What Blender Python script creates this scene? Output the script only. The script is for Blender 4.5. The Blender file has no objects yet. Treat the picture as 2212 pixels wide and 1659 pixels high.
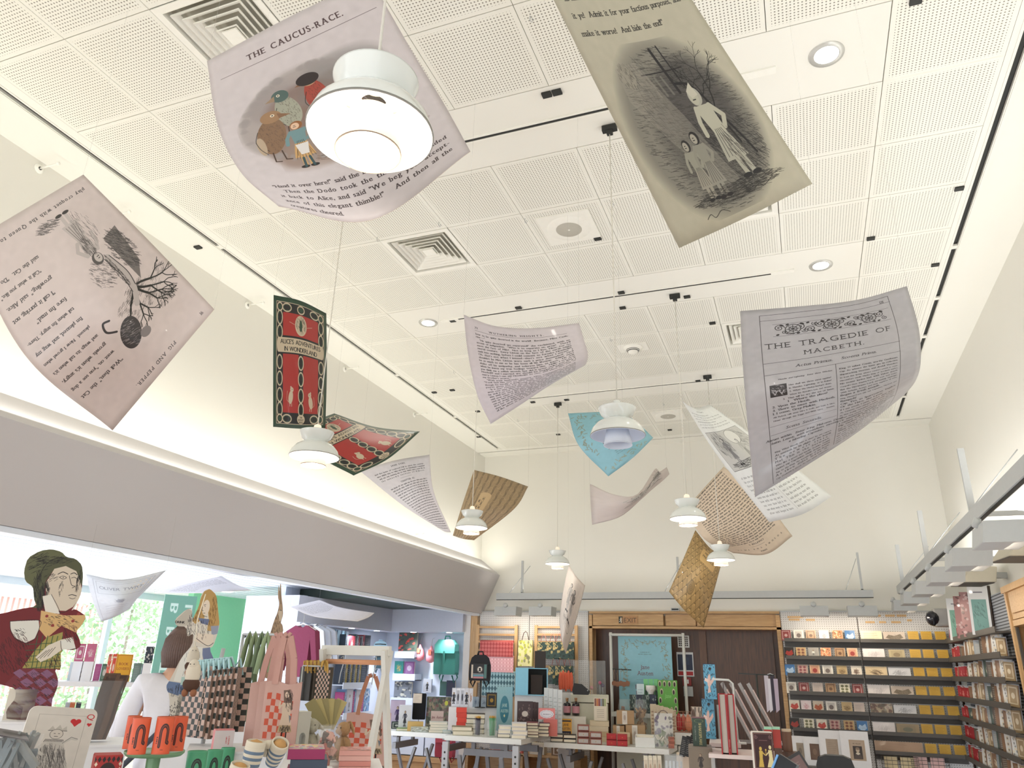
import bpy, bmesh, math, random
import numpy as np
from math import pi, sin, cos, radians, atan2, sqrt, tan
from mathutils import Vector, Matrix, Euler
random.seed(7); RNG = np.random.default_rng(7)
SC = bpy.context.scene; COL = SC.collection
# ---------------------------------------------------------------- camera
FPX, PITCH, YAW, ROLL = 1609.6, radians(20.771), radians(21.038), radians(1.508)
CAM = Vector((0, 0, 1.696))
FW = Vector((-sin(YAW)*cos(PITCH), cos(YAW)*cos(PITCH), sin(PITCH)))
_r = Vector((cos(YAW), sin(YAW), 0)); _u = _r.cross(FW)
RT = _r*cos(ROLL) + _u*sin(ROLL); UP = _u*cos(ROLL) - _r*sin(ROLL)
cd = bpy.data.cameras.new('camera'); cam = bpy.data.objects.new('camera', cd); COL.objects.link(cam)
cd.sensor_fit = 'HORIZONTAL'; cd.sensor_width = 36; cd.lens = 36*FPX/2212; cd.clip_start = .05; cd.clip_end = 200
m = Matrix((RT, UP, -FW)).transposed().to_4x4(); m.translation = CAM; cam.matrix_world = m
SC.camera = cam
SC.view_settings.view_transform = 'Standard'; SC.view_settings.look = 'None'
SC.view_settings.gamma = 1; SC.view_settings.use_curve_mapping = False
SC.view_settings.exposure = 0.0
try:
    SC.cycles.max_bounces = 8; SC.cycles.diffuse_bounces = 5; SC.cycles.use_denoising = True
    SC.cycles.transparent_max_bounces = 12; SC.cycles.caustics_reflective = False; SC.cycles.caustics_refractive = False
    SC.cycles.sample_clamp_indirect = 6
except Exception: pass
# world: bright soft day sky, seen through the window wall on the left; the added rear wall shuts it out behind the camera
W = bpy.data.worlds.new('sky'); SC.world = W; W.use_nodes = True
nt = W.node_tree; bg = nt.nodes['Background']
bg.inputs[0].default_value = (.80, .90, 1.0, 1); bg.inputs[1].default_value = WORLD_STRENGTH = 6.0
def area(name, loc, rot, sx, sy, power, color):
    l = bpy.data.lights.new(name, 'AREA'); l.shape = 'RECTANGLE'; l.size = sx; l.size_y = sy; l.energy = power; l.color = color
    o = bpy.data.objects.new(name, l); COL.objects.link(o); o.location = loc; o.rotation_euler = rot; return o
def spot(name, loc, rot, power, color, ang=110, blend=.6, r=.05):
    l = bpy.data.lights.new(name, 'SPOT'); l.energy = power; l.color = color; l.spot_size = radians(ang); l.spot_blend = blend; l.shadow_soft_size = r
    o = bpy.data.objects.new(name, l); COL.objects.link(o); o.location = loc; o.rotation_euler = rot; return o
# the warm uplight along the ledge, and added fill lights around it
area('rear_fill_light', (-1.4, -1.6, 2.4), (radians(90), 0, 0), 5.6, 3.6, 95, (.93, .96, 1))  # added fill from behind the camera, no window stands there
area('ledge_uplight', (-4.20, 4.6, 3.03), (radians(180), radians(-10), 0), .07, 11.6, 60, (1, .97, .87))
area('rack_fill_light', (1.40, 5.6, 2.72), (radians(180), radians(8), 0), .07, 8.6, 55, (1, .985, .95))  # added uplight over the racks, brightens the ceiling
area('hall_fill_light', (-1.5, 4.8, .55), (radians(180), 0, 0), 4.0, 5.0, 62, (.94, .97, 1))  # added fill near the floor, lights the pages from below
area('end_fill_light', (-1.6, 10.2, 2.72), (radians(180), 0, 0), 5.0, .07, 5, (1, .96, .88))  # added uplight for the far ceiling, has no fitting
area('annex_fill_light', (-6.6, 5.5, .30), (radians(180), 0, 0), 2.6, 7.0, 230, (.88, .94, 1))  # added fill at floor level, brightens the side hall

def ray(x, y): return FW + RT*((x-1106)/FPX) - UP*((y-829.5)/FPX)
def D(x, y, d): return CAM + ray(x, y)*d
def AZ(x, y, z):
    r = ray(x, y); return CAM + r*((z-CAM.z)/r.z)
def AX(x, y, X):
    r = ray(x, y); return CAM + r*((X-CAM.x)/r.x)
def AY(x, y, Y):
    r = ray(x, y); return CAM + r*((Y-CAM.y)/r.y)
def dep(p): return (Vector(p)-CAM).dot(FW)
def face(p): return atan2(p[1], p[0]) - pi/2     # rotz that makes local -Y look at the camera
# ---------------------------------------------------------------- materials
MATS = {}
def mat(name, col, rough=.6, metal=0, emit=0, ecol=None, trans=0, noise=.04, nscale=30, alpha=1, bump=0, coat=0):
    if name in MATS: return MATS[name]
    M = bpy.data.materials.new(name); M.use_nodes = True; t = M.node_tree; b = t.nodes['Principled BSDF']
    b.inputs['Roughness'].default_value = rough; b.inputs['Metallic'].default_value = metal
    c = tuple(col)+(1,)
    b.inputs['Base Color'].default_value = c
    if trans: b.inputs['Transmission Weight'].default_value = trans; b.inputs['IOR'].default_value = 1.25
    if alpha < 1: b.inputs['Alpha'].default_value = alpha
    if coat: b.inputs['Coat Weight'].default_value = coat
    if emit:
        b.inputs['Emission Color'].default_value = tuple(ecol or col)+(1,); b.inputs['Emission Strength'].default_value = emit
    if noise and not trans:
        tc = t.nodes.new('ShaderNodeTexCoord'); n = t.nodes.new('ShaderNodeTexNoise'); n.inputs['Scale'].default_value = nscale; n.inputs['Detail'].default_value = 3
        t.links.new(tc.outputs['Object'], n.inputs['Vector'])
        mx = t.nodes.new('ShaderNodeMix'); mx.data_type = 'RGBA'
        mx.inputs[6].default_value = tuple(max(0, v*(1-noise)) for v in col)+(1,); mx.inputs[7].default_value = tuple(min(1, v*(1+noise)) for v in col)+(1,)
        t.links.new(n.outputs['Fac'], mx.inputs[0]); t.links.new(mx.outputs[2], b.inputs['Base Color'])
        if bump:
            bp = t.nodes.new('ShaderNodeBump'); bp.inputs['Strength'].default_value = bump; bp.inputs['Distance'].default_value = .01
            t.links.new(n.outputs['Fac'], bp.inputs['Height']); t.links.new(bp.outputs[0], b.inputs['Normal'])
    MATS[name] = M; return M
def imat(name, img, rough=.6, coat=0):
    if name in MATS: return MATS[name]
    M = bpy.data.materials.new(name); M.use_nodes = True; t = M.node_tree; b = t.nodes['Principled BSDF']
    b.inputs['Roughness'].default_value = rough
    if coat: b.inputs['Coat Weight'].default_value = coat
    ti = t.nodes.new('ShaderNodeTexImage'); ti.image = img; ti.extension = 'EXTEND'
    uv = t.nodes.new('ShaderNodeUVMap'); t.links.new(uv.outputs[0], ti.inputs[0]); t.links.new(ti.outputs[0], b.inputs['Base Color'])
    MATS[name] = M; return M
def hex_(s):
    v = [int(s[i:i+2], 16)/255 for i in (0, 2, 4)]
    return tuple((x/12.92 if x <= .04045 else ((x+.055)/1.055)**2.4) for x in v)
def dots_mat(name, col, hole, pitch, rad, size=None, border=.02, rough=.7):
    M = bpy.data.materials.new(name); M.use_nodes = True; t = M.node_tree; b = t.nodes['Principled BSDF']; N = t.nodes.new; L = t.links.new
    b.inputs['Roughness'].default_value = rough
    tc = N('ShaderNodeTexCoord'); sp = N('ShaderNodeSeparateXYZ'); L(tc.outputs['Object'], sp.inputs[0])
    def mth(op, a, bb=None, c=None):
        n = N('ShaderNodeMath'); n.operation = op
        for i, v in enumerate((a, bb, c)):
            if v is None: continue
            if isinstance(v, (int, float)): n.inputs[i].default_value = v
            else: L(v, n.inputs[i])
        return n.outputs[0]
    ax = (sp.outputs[0], sp.outputs[1]) if size else (sp.outputs[0], sp.outputs[2])
    d = []
    for a in ax:
        f = mth('FRACT', mth('DIVIDE', a, pitch)); d.append(mth('POWER', mth('SUBTRACT', f, .5), 2.0))
    r = mth('SQRT', mth('ADD', d[0], d[1])); h = mth('LESS_THAN', r, rad/pitch)
    if size:
        for a, s in zip(ax, size):
            h = mth('MULTIPLY', h, mth('LESS_THAN', mth('ABSOLUTE', a), s/2-border))
    mx = N('ShaderNodeMix'); mx.data_type = 'RGBA'; mx.inputs[6].default_value = (*col, 1); mx.inputs[7].default_value = (*hole, 1)
    L(h, mx.inputs[0]); L(mx.outputs[2], b.inputs['Base Color']); MATS[name] = M; return M
def wood_mat(name, c1, c2, axis=2, scale=6, rough=.45):
    M = bpy.data.materials.new(name); M.use_nodes = True; t = M.node_tree; b = t.nodes['Principled BSDF']; N = t.nodes.new; L = t.links.new
    b.inputs['Roughness'].default_value = rough
    tc = N('ShaderNodeTexCoord'); mp = N('ShaderNodeMapping'); s = [scale*6]*3; s[axis] = scale*.5; mp.inputs['Scale'].default_value = s
    n = N('ShaderNodeTexNoise'); n.inputs['Scale'].default_value = 2.2; n.inputs['Detail'].default_value = 6; n.inputs['Distortion'].default_value = .6
    L(tc.outputs['Object'], mp.inputs[0]); L(mp.outputs[0], n.inputs['Vector'])
    r = N('ShaderNodeValToRGB'); r.color_ramp.elements[0].color = (*c1, 1); r.color_ramp.elements[1].color = (*c2, 1)
    r.color_ramp.elements[0].position = .3; r.color_ramp.elements[1].position = .7
    L(n.outputs['Fac'], r.inputs[0]); L(r.outputs[0], b.inputs['Base Color']); MATS[name] = M; return M
# ---------------------------------------------------------------- mesh helpers
class MB:
    """collects shapes; build() links them as ONE mesh object"""
    def __init__(s): s.v = []; s.f = []; s.mi = []; s.uv = []; s.sm = []
    def add(s, vs, fs, mi=0, uvs=None, smooth=False, mx=None):
        o = len(s.v)
        for p in vs: s.v.append(tuple(mx @ Vector(p)) if mx is not None else tuple(p))
        for k, f in enumerate(fs):
            s.f.append(tuple(i+o for i in f)); s.mi.append(mi); s.sm.append(smooth)
            s.uv.append(uvs[k] if uvs else [(0, 0)]*len(f))
        return s
    def box(s, c, d, mi=0, mx=None, front=None):
        x, y, z = c; a, b, h = d[0]/2, d[1]/2, d[2]/2
        vs = [(x-a,y-b,z-h),(x+a,y-b,z-h),(x+a,y+b,z-h),(x-a,y+b,z-h),(x-a,y-b,z+h),(x+a,y-b,z+h),(x+a,y+b,z+h),(x-a,y+b,z+h)]
        fs = [(0,1,5,4),(1,2,6,5),(2,3,7,6),(3,0,4,7),(4,5,6,7),(3,2,1,0)]
        uv = [[(0,0),(1,0),(1,1),(0,1)]]*6
        if front is None: return s.add(vs, fs, mi, uv, mx=mx)
        s.add(vs, fs[1:], mi, uv[1:], mx=mx); return s.add(vs, fs[:1], front, uv[:1], mx=mx)
    def prism(s, pts, y0, y1, mi=0, mx=None, front=None, uvbox=None, edge=None):
        """outline pts (x,z) extruded from y0 (front) to y1"""
        n = len(pts); vs = [(p[0], y0, p[1]) for p in pts]+[(p[0], y1, p[1]) for p in pts]
        if uvbox: bx0, bz0, bx1, bz1 = uvbox
        else:
            bx0 = min(p[0] for p in pts); bx1 = max(p[0] for p in pts); bz0 = min(p[1] for p in pts); bz1 = max(p[1] for p in pts)
        U = lambda p: ((p[0]-bx0)/(bx1-bx0+1e-9), (p[1]-bz0)/(bz1-bz0+1e-9))
        s.add(vs, [tuple(range(n))], mi if front is None else front, [[U(p) for p in pts]], mx=mx)
        s.add(vs, [tuple(range(2*n-1, n-1, -1))], mi, [[U(p) for p in reversed(pts)]], mx=mx)
        s.add(vs, [(i+n, (i+1)%n+n, (i+1)%n, i)for i in range(n)], mi if edge is None else edge, mx=mx); return s
    def lathe(s, prof, n=24, mi=0, mx=None, smooth=True):
        vs = []; fs = []
        for r, z in prof:
            for k in range(n): a = 2*pi*k/n; vs.append((r*cos(a), r*sin(a), z))
        for i in range(len(prof)-1):
            for k in range(n): fs.append((i*n+k, i*n+(k+1)%n, (i+1)*n+(k+1)%n, (i+1)*n+k))
        uv = [[(k/n, i/(len(prof)-1)), ((k+1)/n, i/(len(prof)-1)), ((k+1)/n, (i+1)/(len(prof)-1)), (k/n, (i+1)/(len(prof)-1))] for i in range(len(prof)-1) for k in range(n)]
        return s.add(vs, fs, mi, uv, smooth, mx)
    def tube(s, pts, r, n=8, mi=0, mx=None, cap=True):
        pts = [Vector(p) for p in pts]; rs = r if isinstance(r, (list, tuple)) else [r]*len(pts)
        vs = []; fs = []; prev = None
        for i, p in enumerate(pts):
            t = (pts[min(i+1, len(pts)-1)]-pts[max(i-1, 0)]).normalized()
            a = prev if prev is not None else (Vector((0,0,1)) if abs(t.z) < .9 else Vector((1,0,0)))
            u = (a - t*a.dot(t)).normalized(); w = t.cross(u); prev = u
            for k in range(n):
                q = 2*pi*k/n; vs.append(tuple(p+u*cos(q)*rs[i]+w*sin(q)*rs[i]))
        for i in range(len(pts)-1):
            for k in range(n): fs.append((i*n+k, i*n+(k+1)%n, (i+1)*n+(k+1)%n, (i+1)*n+k))
        if cap: fs.append(tuple(range(n-1, -1, -1))); fs.append(tuple((len(pts)-1)*n+k for k in range(n)))
        return s.add(vs, fs, mi, None, True, mx)
    def ell(s, c, r, mi=0, n=14, mx=None):
        prof = []
        vs = []; fs = []; m_ = n//2
        for i in range(m_+1):
            a = -pi/2+pi*i/m_
            for k in range(n): b = 2*pi*k/n; vs.append((c[0]+r[0]*cos(a)*cos(b), c[1]+r[1]*cos(a)*sin(b), c[2]+r[2]*sin(a)))
        for i in range(m_):
            for k in range(n): fs.append((i*n+k, i*n+(k+1)%n, (i+1)*n+(k+1)%n, (i+1)*n+k))
        return s.add(vs, fs, mi, None, True, mx)
    def mesh(s, name, mats):
        me = bpy.data.meshes.new(name); me.from_pydata(s.v, [], s.f)
        for m_ in mats: me.materials.append(m_)
        me.polygons.foreach_set('material_index', s.mi); me.polygons.foreach_set('use_smooth', s.sm)
        ul = me.uv_layers.new(name='UVMap'); flat = [c for f in s.uv for p in f for c in p]; ul.data.foreach_set('uv', flat)
        me.update(); return me
    def build(s, name, mats, parent=None, loc=(0,0,0), rot=(0,0,0), bevel=0):
        mats = mats if isinstance(mats, (list, tuple)) else [mats]
        o = bpy.data.objects.new(name, s.mesh(name, mats)); COL.objects.link(o); o.parent = parent; o.location = loc; o.rotation_euler = rot
        if bevel:
            b = o.modifiers.new('bevel', 'BEVEL'); b.width = bevel; b.segments = 2; b.limit_method = 'ANGLE'
        return o
def tag(o, label, cat, group=None, kind=None):
    if label: o['label'] = label
    if cat: o['category'] = cat
    if group: o['group'] = group
    if kind: o['kind'] = kind
    return o
def thing(name, label, cat, loc, rotz=0, group=None, rot=None):
    o = bpy.data.objects.new(name, None); COL.objects.link(o); o.empty_display_size = .05
    o.location = loc; o.rotation_euler = rot or (0, 0, rotz); return tag(o, label, cat, group)
def struct(name, mb, mats, parent=None, **k):
    o = mb.build(name, mats, parent, **k)
    if parent is None: o['kind'] = 'structure'
    return o
def share(name, me, parent, loc=(0,0,0), rot=(0,0,0), scale=None):
    o = bpy.data.objects.new(name, me); COL.objects.link(o); o.parent = parent; o.location = loc; o.rotation_euler = rot
    if scale: o.scale = scale
    return o
def copy_tree(o, parent=None):
    c = o.copy(); COL.objects.link(c)
    if parent is not None: c.parent = parent
    for ch in list(o.children): copy_tree(ch, c)
    return c
ORD = ['', 'first', 'second', 'third', 'fourth', 'fifth', 'sixth', 'seventh', 'eighth', 'ninth', 'tenth', 'eleventh', 'twelfth', 'thirteenth', 'fourteenth', 'fifteenth', 'sixteenth', 'seventeenth', 'eighteenth', 'nineteenth', 'twentieth']
# ---------------------------------------------------------------- print canvas (numpy)
GL = {}
CH = "ABCDEFGHIJKLMNOPQRSTUVWXYZabcdefghijklmnopqrstuvwxyz0123456789.,'!?-:;&\"()"
def _glyphs():
    obs = []
    for ch in CH:
        cu = bpy.data.curves.new('g', 'FONT'); cu.body = ch; cu.resolution_u = 3; cu.fill_mode = 'FRONT' if False else 'BOTH'
        o = bpy.data.objects.new('g', cu); COL.objects.link(o); obs.append(o)
    dg = bpy.context.evaluated_depsgraph_get(); SS = 90
    for ch, o in zip(CH, obs):
        me = o.evaluated_get(dg).to_mesh(); me.calc_loop_triangles()
        v = np.array([p.co[:2] for p in me.vertices]) if len(me.vertices) else np.zeros((3, 2))
        x0, x1 = v[:, 0].min(), v[:, 0].max()
        w = int((x1-x0)*SS)+24; H = int(1.25*SS); base = int(.95*SS)
        im = np.zeros((H, w), np.float32)
        for t in me.loop_triangles:
            p = v[list(t.vertices)].copy(); p[:, 0] = (p[:, 0]-x0)*SS+12; p[:, 1] = base-p[:, 1]*SS
            ax, ay = np.floor(p.min(0)).astype(int); bx, by = np.ceil(p.max(0)).astype(int)
            ax = max(ax, 0); ay = max(ay, 0); bx = min(bx, w-1); by = min(by, H-1)
            if bx < ax or by < ay: continue
            X, Y = np.meshgrid(np.arange(ax, bx+1)+.5, np.arange(ay, by+1)+.5); s = []
            for i in range(3):
                q, r = p[i], p[(i+1)%3]; s.append((r[0]-q[0])*(Y-q[1])-(r[1]-q[1])*(X-q[0]))
            ins = ((s[0] >= 0)&(s[1] >= 0)&(s[2] >= 0))|((s[0] <= 0)&(s[1] <= 0)&(s[2] <= 0))
            im[ay:by+1, ax:bx+1] = np.maximum(im[ay:by+1, ax:bx+1], ins)
        se = im.copy()
        if ch not in "oecsOQCG03698&.,'!?-:;\"()SJ":
            rows = np.where(im.max(1) > 0)[0]
            if len(rows):
                for a, b in ((rows[0], rows[0]+5), (min(rows[-1], base)-4, min(rows[-1], base)+1)):
                    band = im[a:b]; d = band.copy()
                    for k in range(1, 8): d[:, k:] = np.maximum(d[:, k:], band[:, :-k]); d[:, :-k] = np.maximum(d[:, :-k], band[:, k:])
                    se[a:b] = d
        GL[ch] = {'sans': im, 'serif': se, 'base': base, 'H': H, 'SS': SS, 'c': {}}
        o.to_mesh_clear()
    for o in obs: cu = o.data; bpy.data.objects.remove(o); bpy.data.curves.remove(cu)
_glyphs()
def glyph(ch, h, style):
    g = GL[ch]; k = (round(h, 1), style)
    if k in g['c']: return g['c'][k]
    im = g['serif' if 'serif' in style else 'sans']
    if 'bold' in style:
        d = im.copy()
        for j in range(1, 5): d[:, j:] = np.maximum(d[:, j:], im[:, :-j])
        im = d
    if 'thin' in style:
        d = im.copy()
        for j in (1, 2): d[:, j:] = np.minimum(d[:, j:], im[:, :-j])
        im = d
    if 'italic' in style:
        o = np.zeros((im.shape[0], im.shape[1]+24), np.float32)
        for y in range(im.shape[0]): s_ = int((im.shape[0]-y)*.2); o[y, s_:s_+im.shape[1]] = im[y]
        im = o
    sc = h/g['SS']; H = max(2, int(im.shape[0]*sc)); Wd = max(2, int(im.shape[1]*sc))
    I = np.zeros((im.shape[0]+1, im.shape[1]+1)); I[1:, 1:] = im.cumsum(0).cumsum(1)
    ye = np.clip((np.arange(H+1)/sc).round().astype(int), 0, im.shape[0]); xe = np.clip((np.arange(Wd+1)/sc).round().astype(int), 0, im.shape[1])
    A = I[np.ix_(ye, xe)]; S_ = A[1:, 1:]-A[:-1, 1:]-A[1:, :-1]+A[:-1, :-1]
    n = np.maximum(1, np.outer(np.diff(ye), np.diff(xe))); g['c'][k] = (S_/n).astype(np.float32); return g['c'][k]
class Cv:
    def __init__(s, w, h, bg=(1, 1, 1), noise=0):
        s.w, s.h = w, h; s.a = np.empty((h, w, 3), np.float32); s.a[:] = bg
        if noise: s.mottle(noise)
    def mottle(s, k):
        n = RNG.normal(size=(s.h//24+2, s.w//24+2)); n = np.kron(n, np.ones((24, 24)))[:s.h, :s.w]
        for _ in range(3): n = (n+np.roll(n, 8, 0)+np.roll(n, -8, 0)+np.roll(n, 8, 1)+np.roll(n, -8, 1))/5
        n2 = RNG.normal(size=(s.h, s.w))*.4; s.a *= (1+k*(n+n2))[..., None]
    def put(s, x, y, m, col, al=1):
        x, y = int(x), int(y); h, w = m.shape; x0, y0 = max(x, 0), max(y, 0); x1, y1 = min(x+w, s.w), min(y+h, s.h)
        if x1 <= x0 or y1 <= y0: return
        mm = m[y0-y:y1-y, x0-x:x1-x, None]*al; s.a[y0:y1, x0:x1] = s.a[y0:y1, x0:x1]*(1-mm)+np.array(col, np.float32)*mm
    def text(s, x, y, t, h, col=(.12, .11, .1), style='serif', align='l', sp=0, fit=None, al=1):
        gs = []; x_ = 0; gap = h*(.095+sp)
        for ch in t:
            if ch == ' ' or ch not in GL: x_ += h*.42+h*sp; continue
            g = glyph(ch, h, style); pad = 12*h/90
            gs.append((x_-pad, g)); x_ += g.shape[1]-2*pad+gap-(24*h/90 if 'italic' in style else 0)
        k = 1
        if fit and x_ > 0: k = fit/x_
        if k < .93 and h > 6: return s.text(x, y, t, h*max(k*1.04, .5), col, style, align, sp, fit, al)
        off = 0 if align == 'l' else (-x_*k/2 if align == 'c' else -x_*k)
        for gx, g in gs: s.put(round(x+off+gx*k), round(y-.95*h), g, col, al)
        return x_
    def _reg(s, x0, y0, x1, y1):
        x0, y0 = max(int(x0), 0), max(int(y0), 0); x1, y1 = min(int(x1)+1, s.w), min(int(y1)+1, s.h)
        if x1 <= x0 or y1 <= y0: return None
        X, Y = np.meshgrid(np.arange(x0, x1)+.5, np.arange(y0, y1)+.5); return x0, y0, X, Y
    def line(s, pts, w, col=(.1, .1, .1), al=1):
        for (ax, ay), (bx, by) in zip(pts[:-1], pts[1:]):
            r = s._reg(min(ax, bx)-w-1, min(ay, by)-w-1, max(ax, bx)+w+1, max(ay, by)+w+1)
            if r is None: continue
            x0, y0, X, Y = r; dx, dy = bx-ax, by-ay; L = dx*dx+dy*dy+1e-9
            t = np.clip(((X-ax)*dx+(Y-ay)*dy)/L, 0, 1); d = np.hypot(X-ax-t*dx, Y-ay-t*dy)
            s.put(x0, y0, np.clip(w/2+.5-d, 0, 1).astype(np.float32), col, al)
    def poly(s, pts, col, al=1):
        P = np.array(pts, float); r = s._reg(P[:, 0].min(), P[:, 1].min(), P[:, 0].max(), P[:, 1].max())
        if r is None: return
        x0, y0, X, Y = r; ins = np.zeros(X.shape, bool)
        for i in range(len(P)):
            (ax, ay), (bx, by) = P[i], P[(i+1) % len(P)]
            if ay == by: continue
            c = ((ay > Y) != (by > Y)) & (X < (bx-ax)*(Y-ay)/(by-ay)+ax); ins ^= c
        s.put(x0, y0, ins.astype(np.float32), col, al)
    def rect(s, x0, y0, x1, y1, col, al=1): s.put(x0, y0, np.ones((max(1, int(y1)-int(y0)), max(1, int(x1)-int(x0))), np.float32), col, al)
    def ell(s, cx, cy, rx, ry, col, al=1, rot=0, ring=0, soft=1):
        R = max(rx, ry)+3; r = s._reg(cx-R, cy-R, cx+R, cy+R)
        if r is None: return
        x0, y0, X, Y = r; u = (X-cx)*cos(rot)+(Y-cy)*sin(rot); v = -(X-cx)*sin(rot)+(Y-cy)*cos(rot)
        d = (np.sqrt((u/rx)**2+(v/ry)**2)-1)*min(rx, ry)
        mk = np.clip(.5-d/soft, 0, 1) if not ring else np.clip(ring/2+.5-np.abs(d), 0, 1)
        s.put(x0, y0, mk.astype(np.float32), col, al)
    def curve(s, pts, w, col=(.1, .1, .1), al=1, n=8):
        P = [pts[0]]+list(pts)+[pts[-1]]; out = []
        for i in range(1, len(P)-2):
            for k in range(n):
                t = k/n; out.append(tuple(.5*(2*P[i][j]+(P[i+1][j]-P[i-1][j])*t+(2*P[i-1][j]-5*P[i][j]+4*P[i+1][j]-P[i+2][j])*t*t+(3*P[i][j]-P[i-1][j]-3*P[i+1][j]+P[i+2][j])*t**3) for j in (0, 1)))
        out.append(tuple(pts[-1])); s.line(out, w, col, al)
    def hatch(s, cx, cy, rx, ry, n, ang=.3, L=20, w=1.4, col=(.15, .14, .13), al=.75, rot=0, jit=.25):
        for _ in range(n):
            r = sqrt(random.random()); a = random.random()*2*pi; u, v = r*cos(a)*rx, r*sin(a)*ry
            x, y = cx+u*cos(rot)-v*sin(rot), cy+u*sin(rot)+v*cos(rot); q = ang+random.uniform(-jit, jit); l = L*random.uniform(.4, 1)
            s.line([(x-cos(q)*l/2, y-sin(q)*l/2), (x+cos(q)*l/2, y+sin(q)*l/2)], w*random.uniform(.6, 1.2), col, al)
    def tree(s, x, y, L, a, w, depth, col=(.1, .1, .09)):
        x2, y2 = x+cos(a)*L, y+sin(a)*L; mx_, my = (x+x2)/2+random.uniform(-.1, .1)*L, (y+y2)/2+random.uniform(-.1, .1)*L
        s.curve([(x, y), (mx_, my), (x2, y2)], w, col)
        if depth:
            for _ in range(2 if depth > 2 else 3): s.tree(x2, y2, L*random.uniform(.55, .8), a+random.uniform(-.8, .8), w*.6, depth-1, col)
    def spiral(s, x, y, r, turns, w, col, a0=0, dirn=1):
        pts = []
        for i in range(int(turns*14)+1):
            t = i/14; rr = r*(1-t/(turns+.15)); a = a0+dirn*2*pi*t; pts.append((x+cos(a)*rr, y+sin(a)*rr))
        s.line(pts, w, col)
    def figure(s, x, y, H, coat, skirt=None, skin=(.75, .66, .55), hair=(.3, .22, .15), lean=0, ink=(.12, .1, .1)):
        """a plain standing figure, feet at (x, y), height H"""
        h = H/7.2; L = lambda t: x+lean*H*t
        for sx in (-1, 1): s.line([(L(0)+sx*h*.35, y), (L(.4)+sx*h*.3, y-H*.42)], h*.45, skirt or coat); s.ell(L(0)+sx*h*.5, y, h*.45, h*.2, ink)
        s.poly([(L(.35)-h*1.1, y-H*(.2 if skirt else .4)), (L(.35)+h*1.1, y-H*(.2 if skirt else .4)), (L(.6)+h*.5, y-H*.58), (L(.6)-h*.5, y-H*.58)], skirt or coat)
        s.poly([(L(.5)-h*.6, y-H*.5), (L(.5)+h*.6, y-H*.5), (L(.82)+h*.8, y-H*.82), (L(.82)-h*.8, y-H*.82)], coat)
        s.line([(L(.8)+h*.7, y-H*.8), (L(.65)+h*1.3, y-H*.66), (L(.6)+h*.8, y-H*.55)], h*.4, coat)
        s.line([(L(.8)-h*.7, y-H*.8), (L(.65)-h*1.2, y-H*.66), (L(.6)-h*1.3, y-H*.52)], h*.4, coat)
        s.ell(L(.93), y-H*.92, h*.62, h*.72, hair); s.ell(L(.93)-h*.12, y-H*.91, h*.42, h*.55, skin)
        s.line([(L(.93)-h*.25, y-H*.925), (L(.93)-h*.1, y-H*.925)], max(1, h*.08), ink); s.line([(L(.93)-h*.3, y-H*.89), (L(.93)-h*.05, y-H*.89)], max(1, h*.08), ink)
        for k in range(5): s.line([(L(.4)+h*(k-2)*.35, y-H*.24), (L(.6)+h*(k-2)*.15, y-H*.55)], max(1, h*.06), ink, .6)
    def image(s, name):
        a = np.clip(s.a, 0, 1)[::-1]; im = bpy.data.images.new(name, s.w, s.h, alpha=False); px = np.ones((s.h, s.w, 4), np.float32); px[..., :3] = a
        im.pixels.foreach_set(px.ravel()); im.update(); im.pack(); return im
    def mat(s, name, rough=.6, coat=0):
        if name.startswith('print_') and s.w > 560: s.a *= .97
        return imat(name, s.image(name), rough, coat)
def fake_words(n, seed=0):
    r = random.Random(seed); w = "the of and to in that he was it his her with as had she for at by not him from but on so they which one you were all said have no when what there would out up into them then some could or down very like about went upon little know over their only again more after thought time way off never herself any before began much other came two well first such now made how round can see say must than".split()
    s = ''
    while len(s) < n: s += r.choice(w)+' '
    return s[:n].strip()
def block(c, x, y, w, lines, h, lead, col=(.13, .12, .11), style='serif bold', indent=0):
    for i, t in enumerate(lines):
        q = indent if t.startswith('>') else 0
        t = t.lstrip('>')
        short = t.endswith('|'); t = t.rstrip('|')
        if short: c.text(x+q, y+i*lead, t, h, col, style)
        else: c.text(x+q, y+i*lead, t, h, col, style, fit=w-q)
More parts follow.
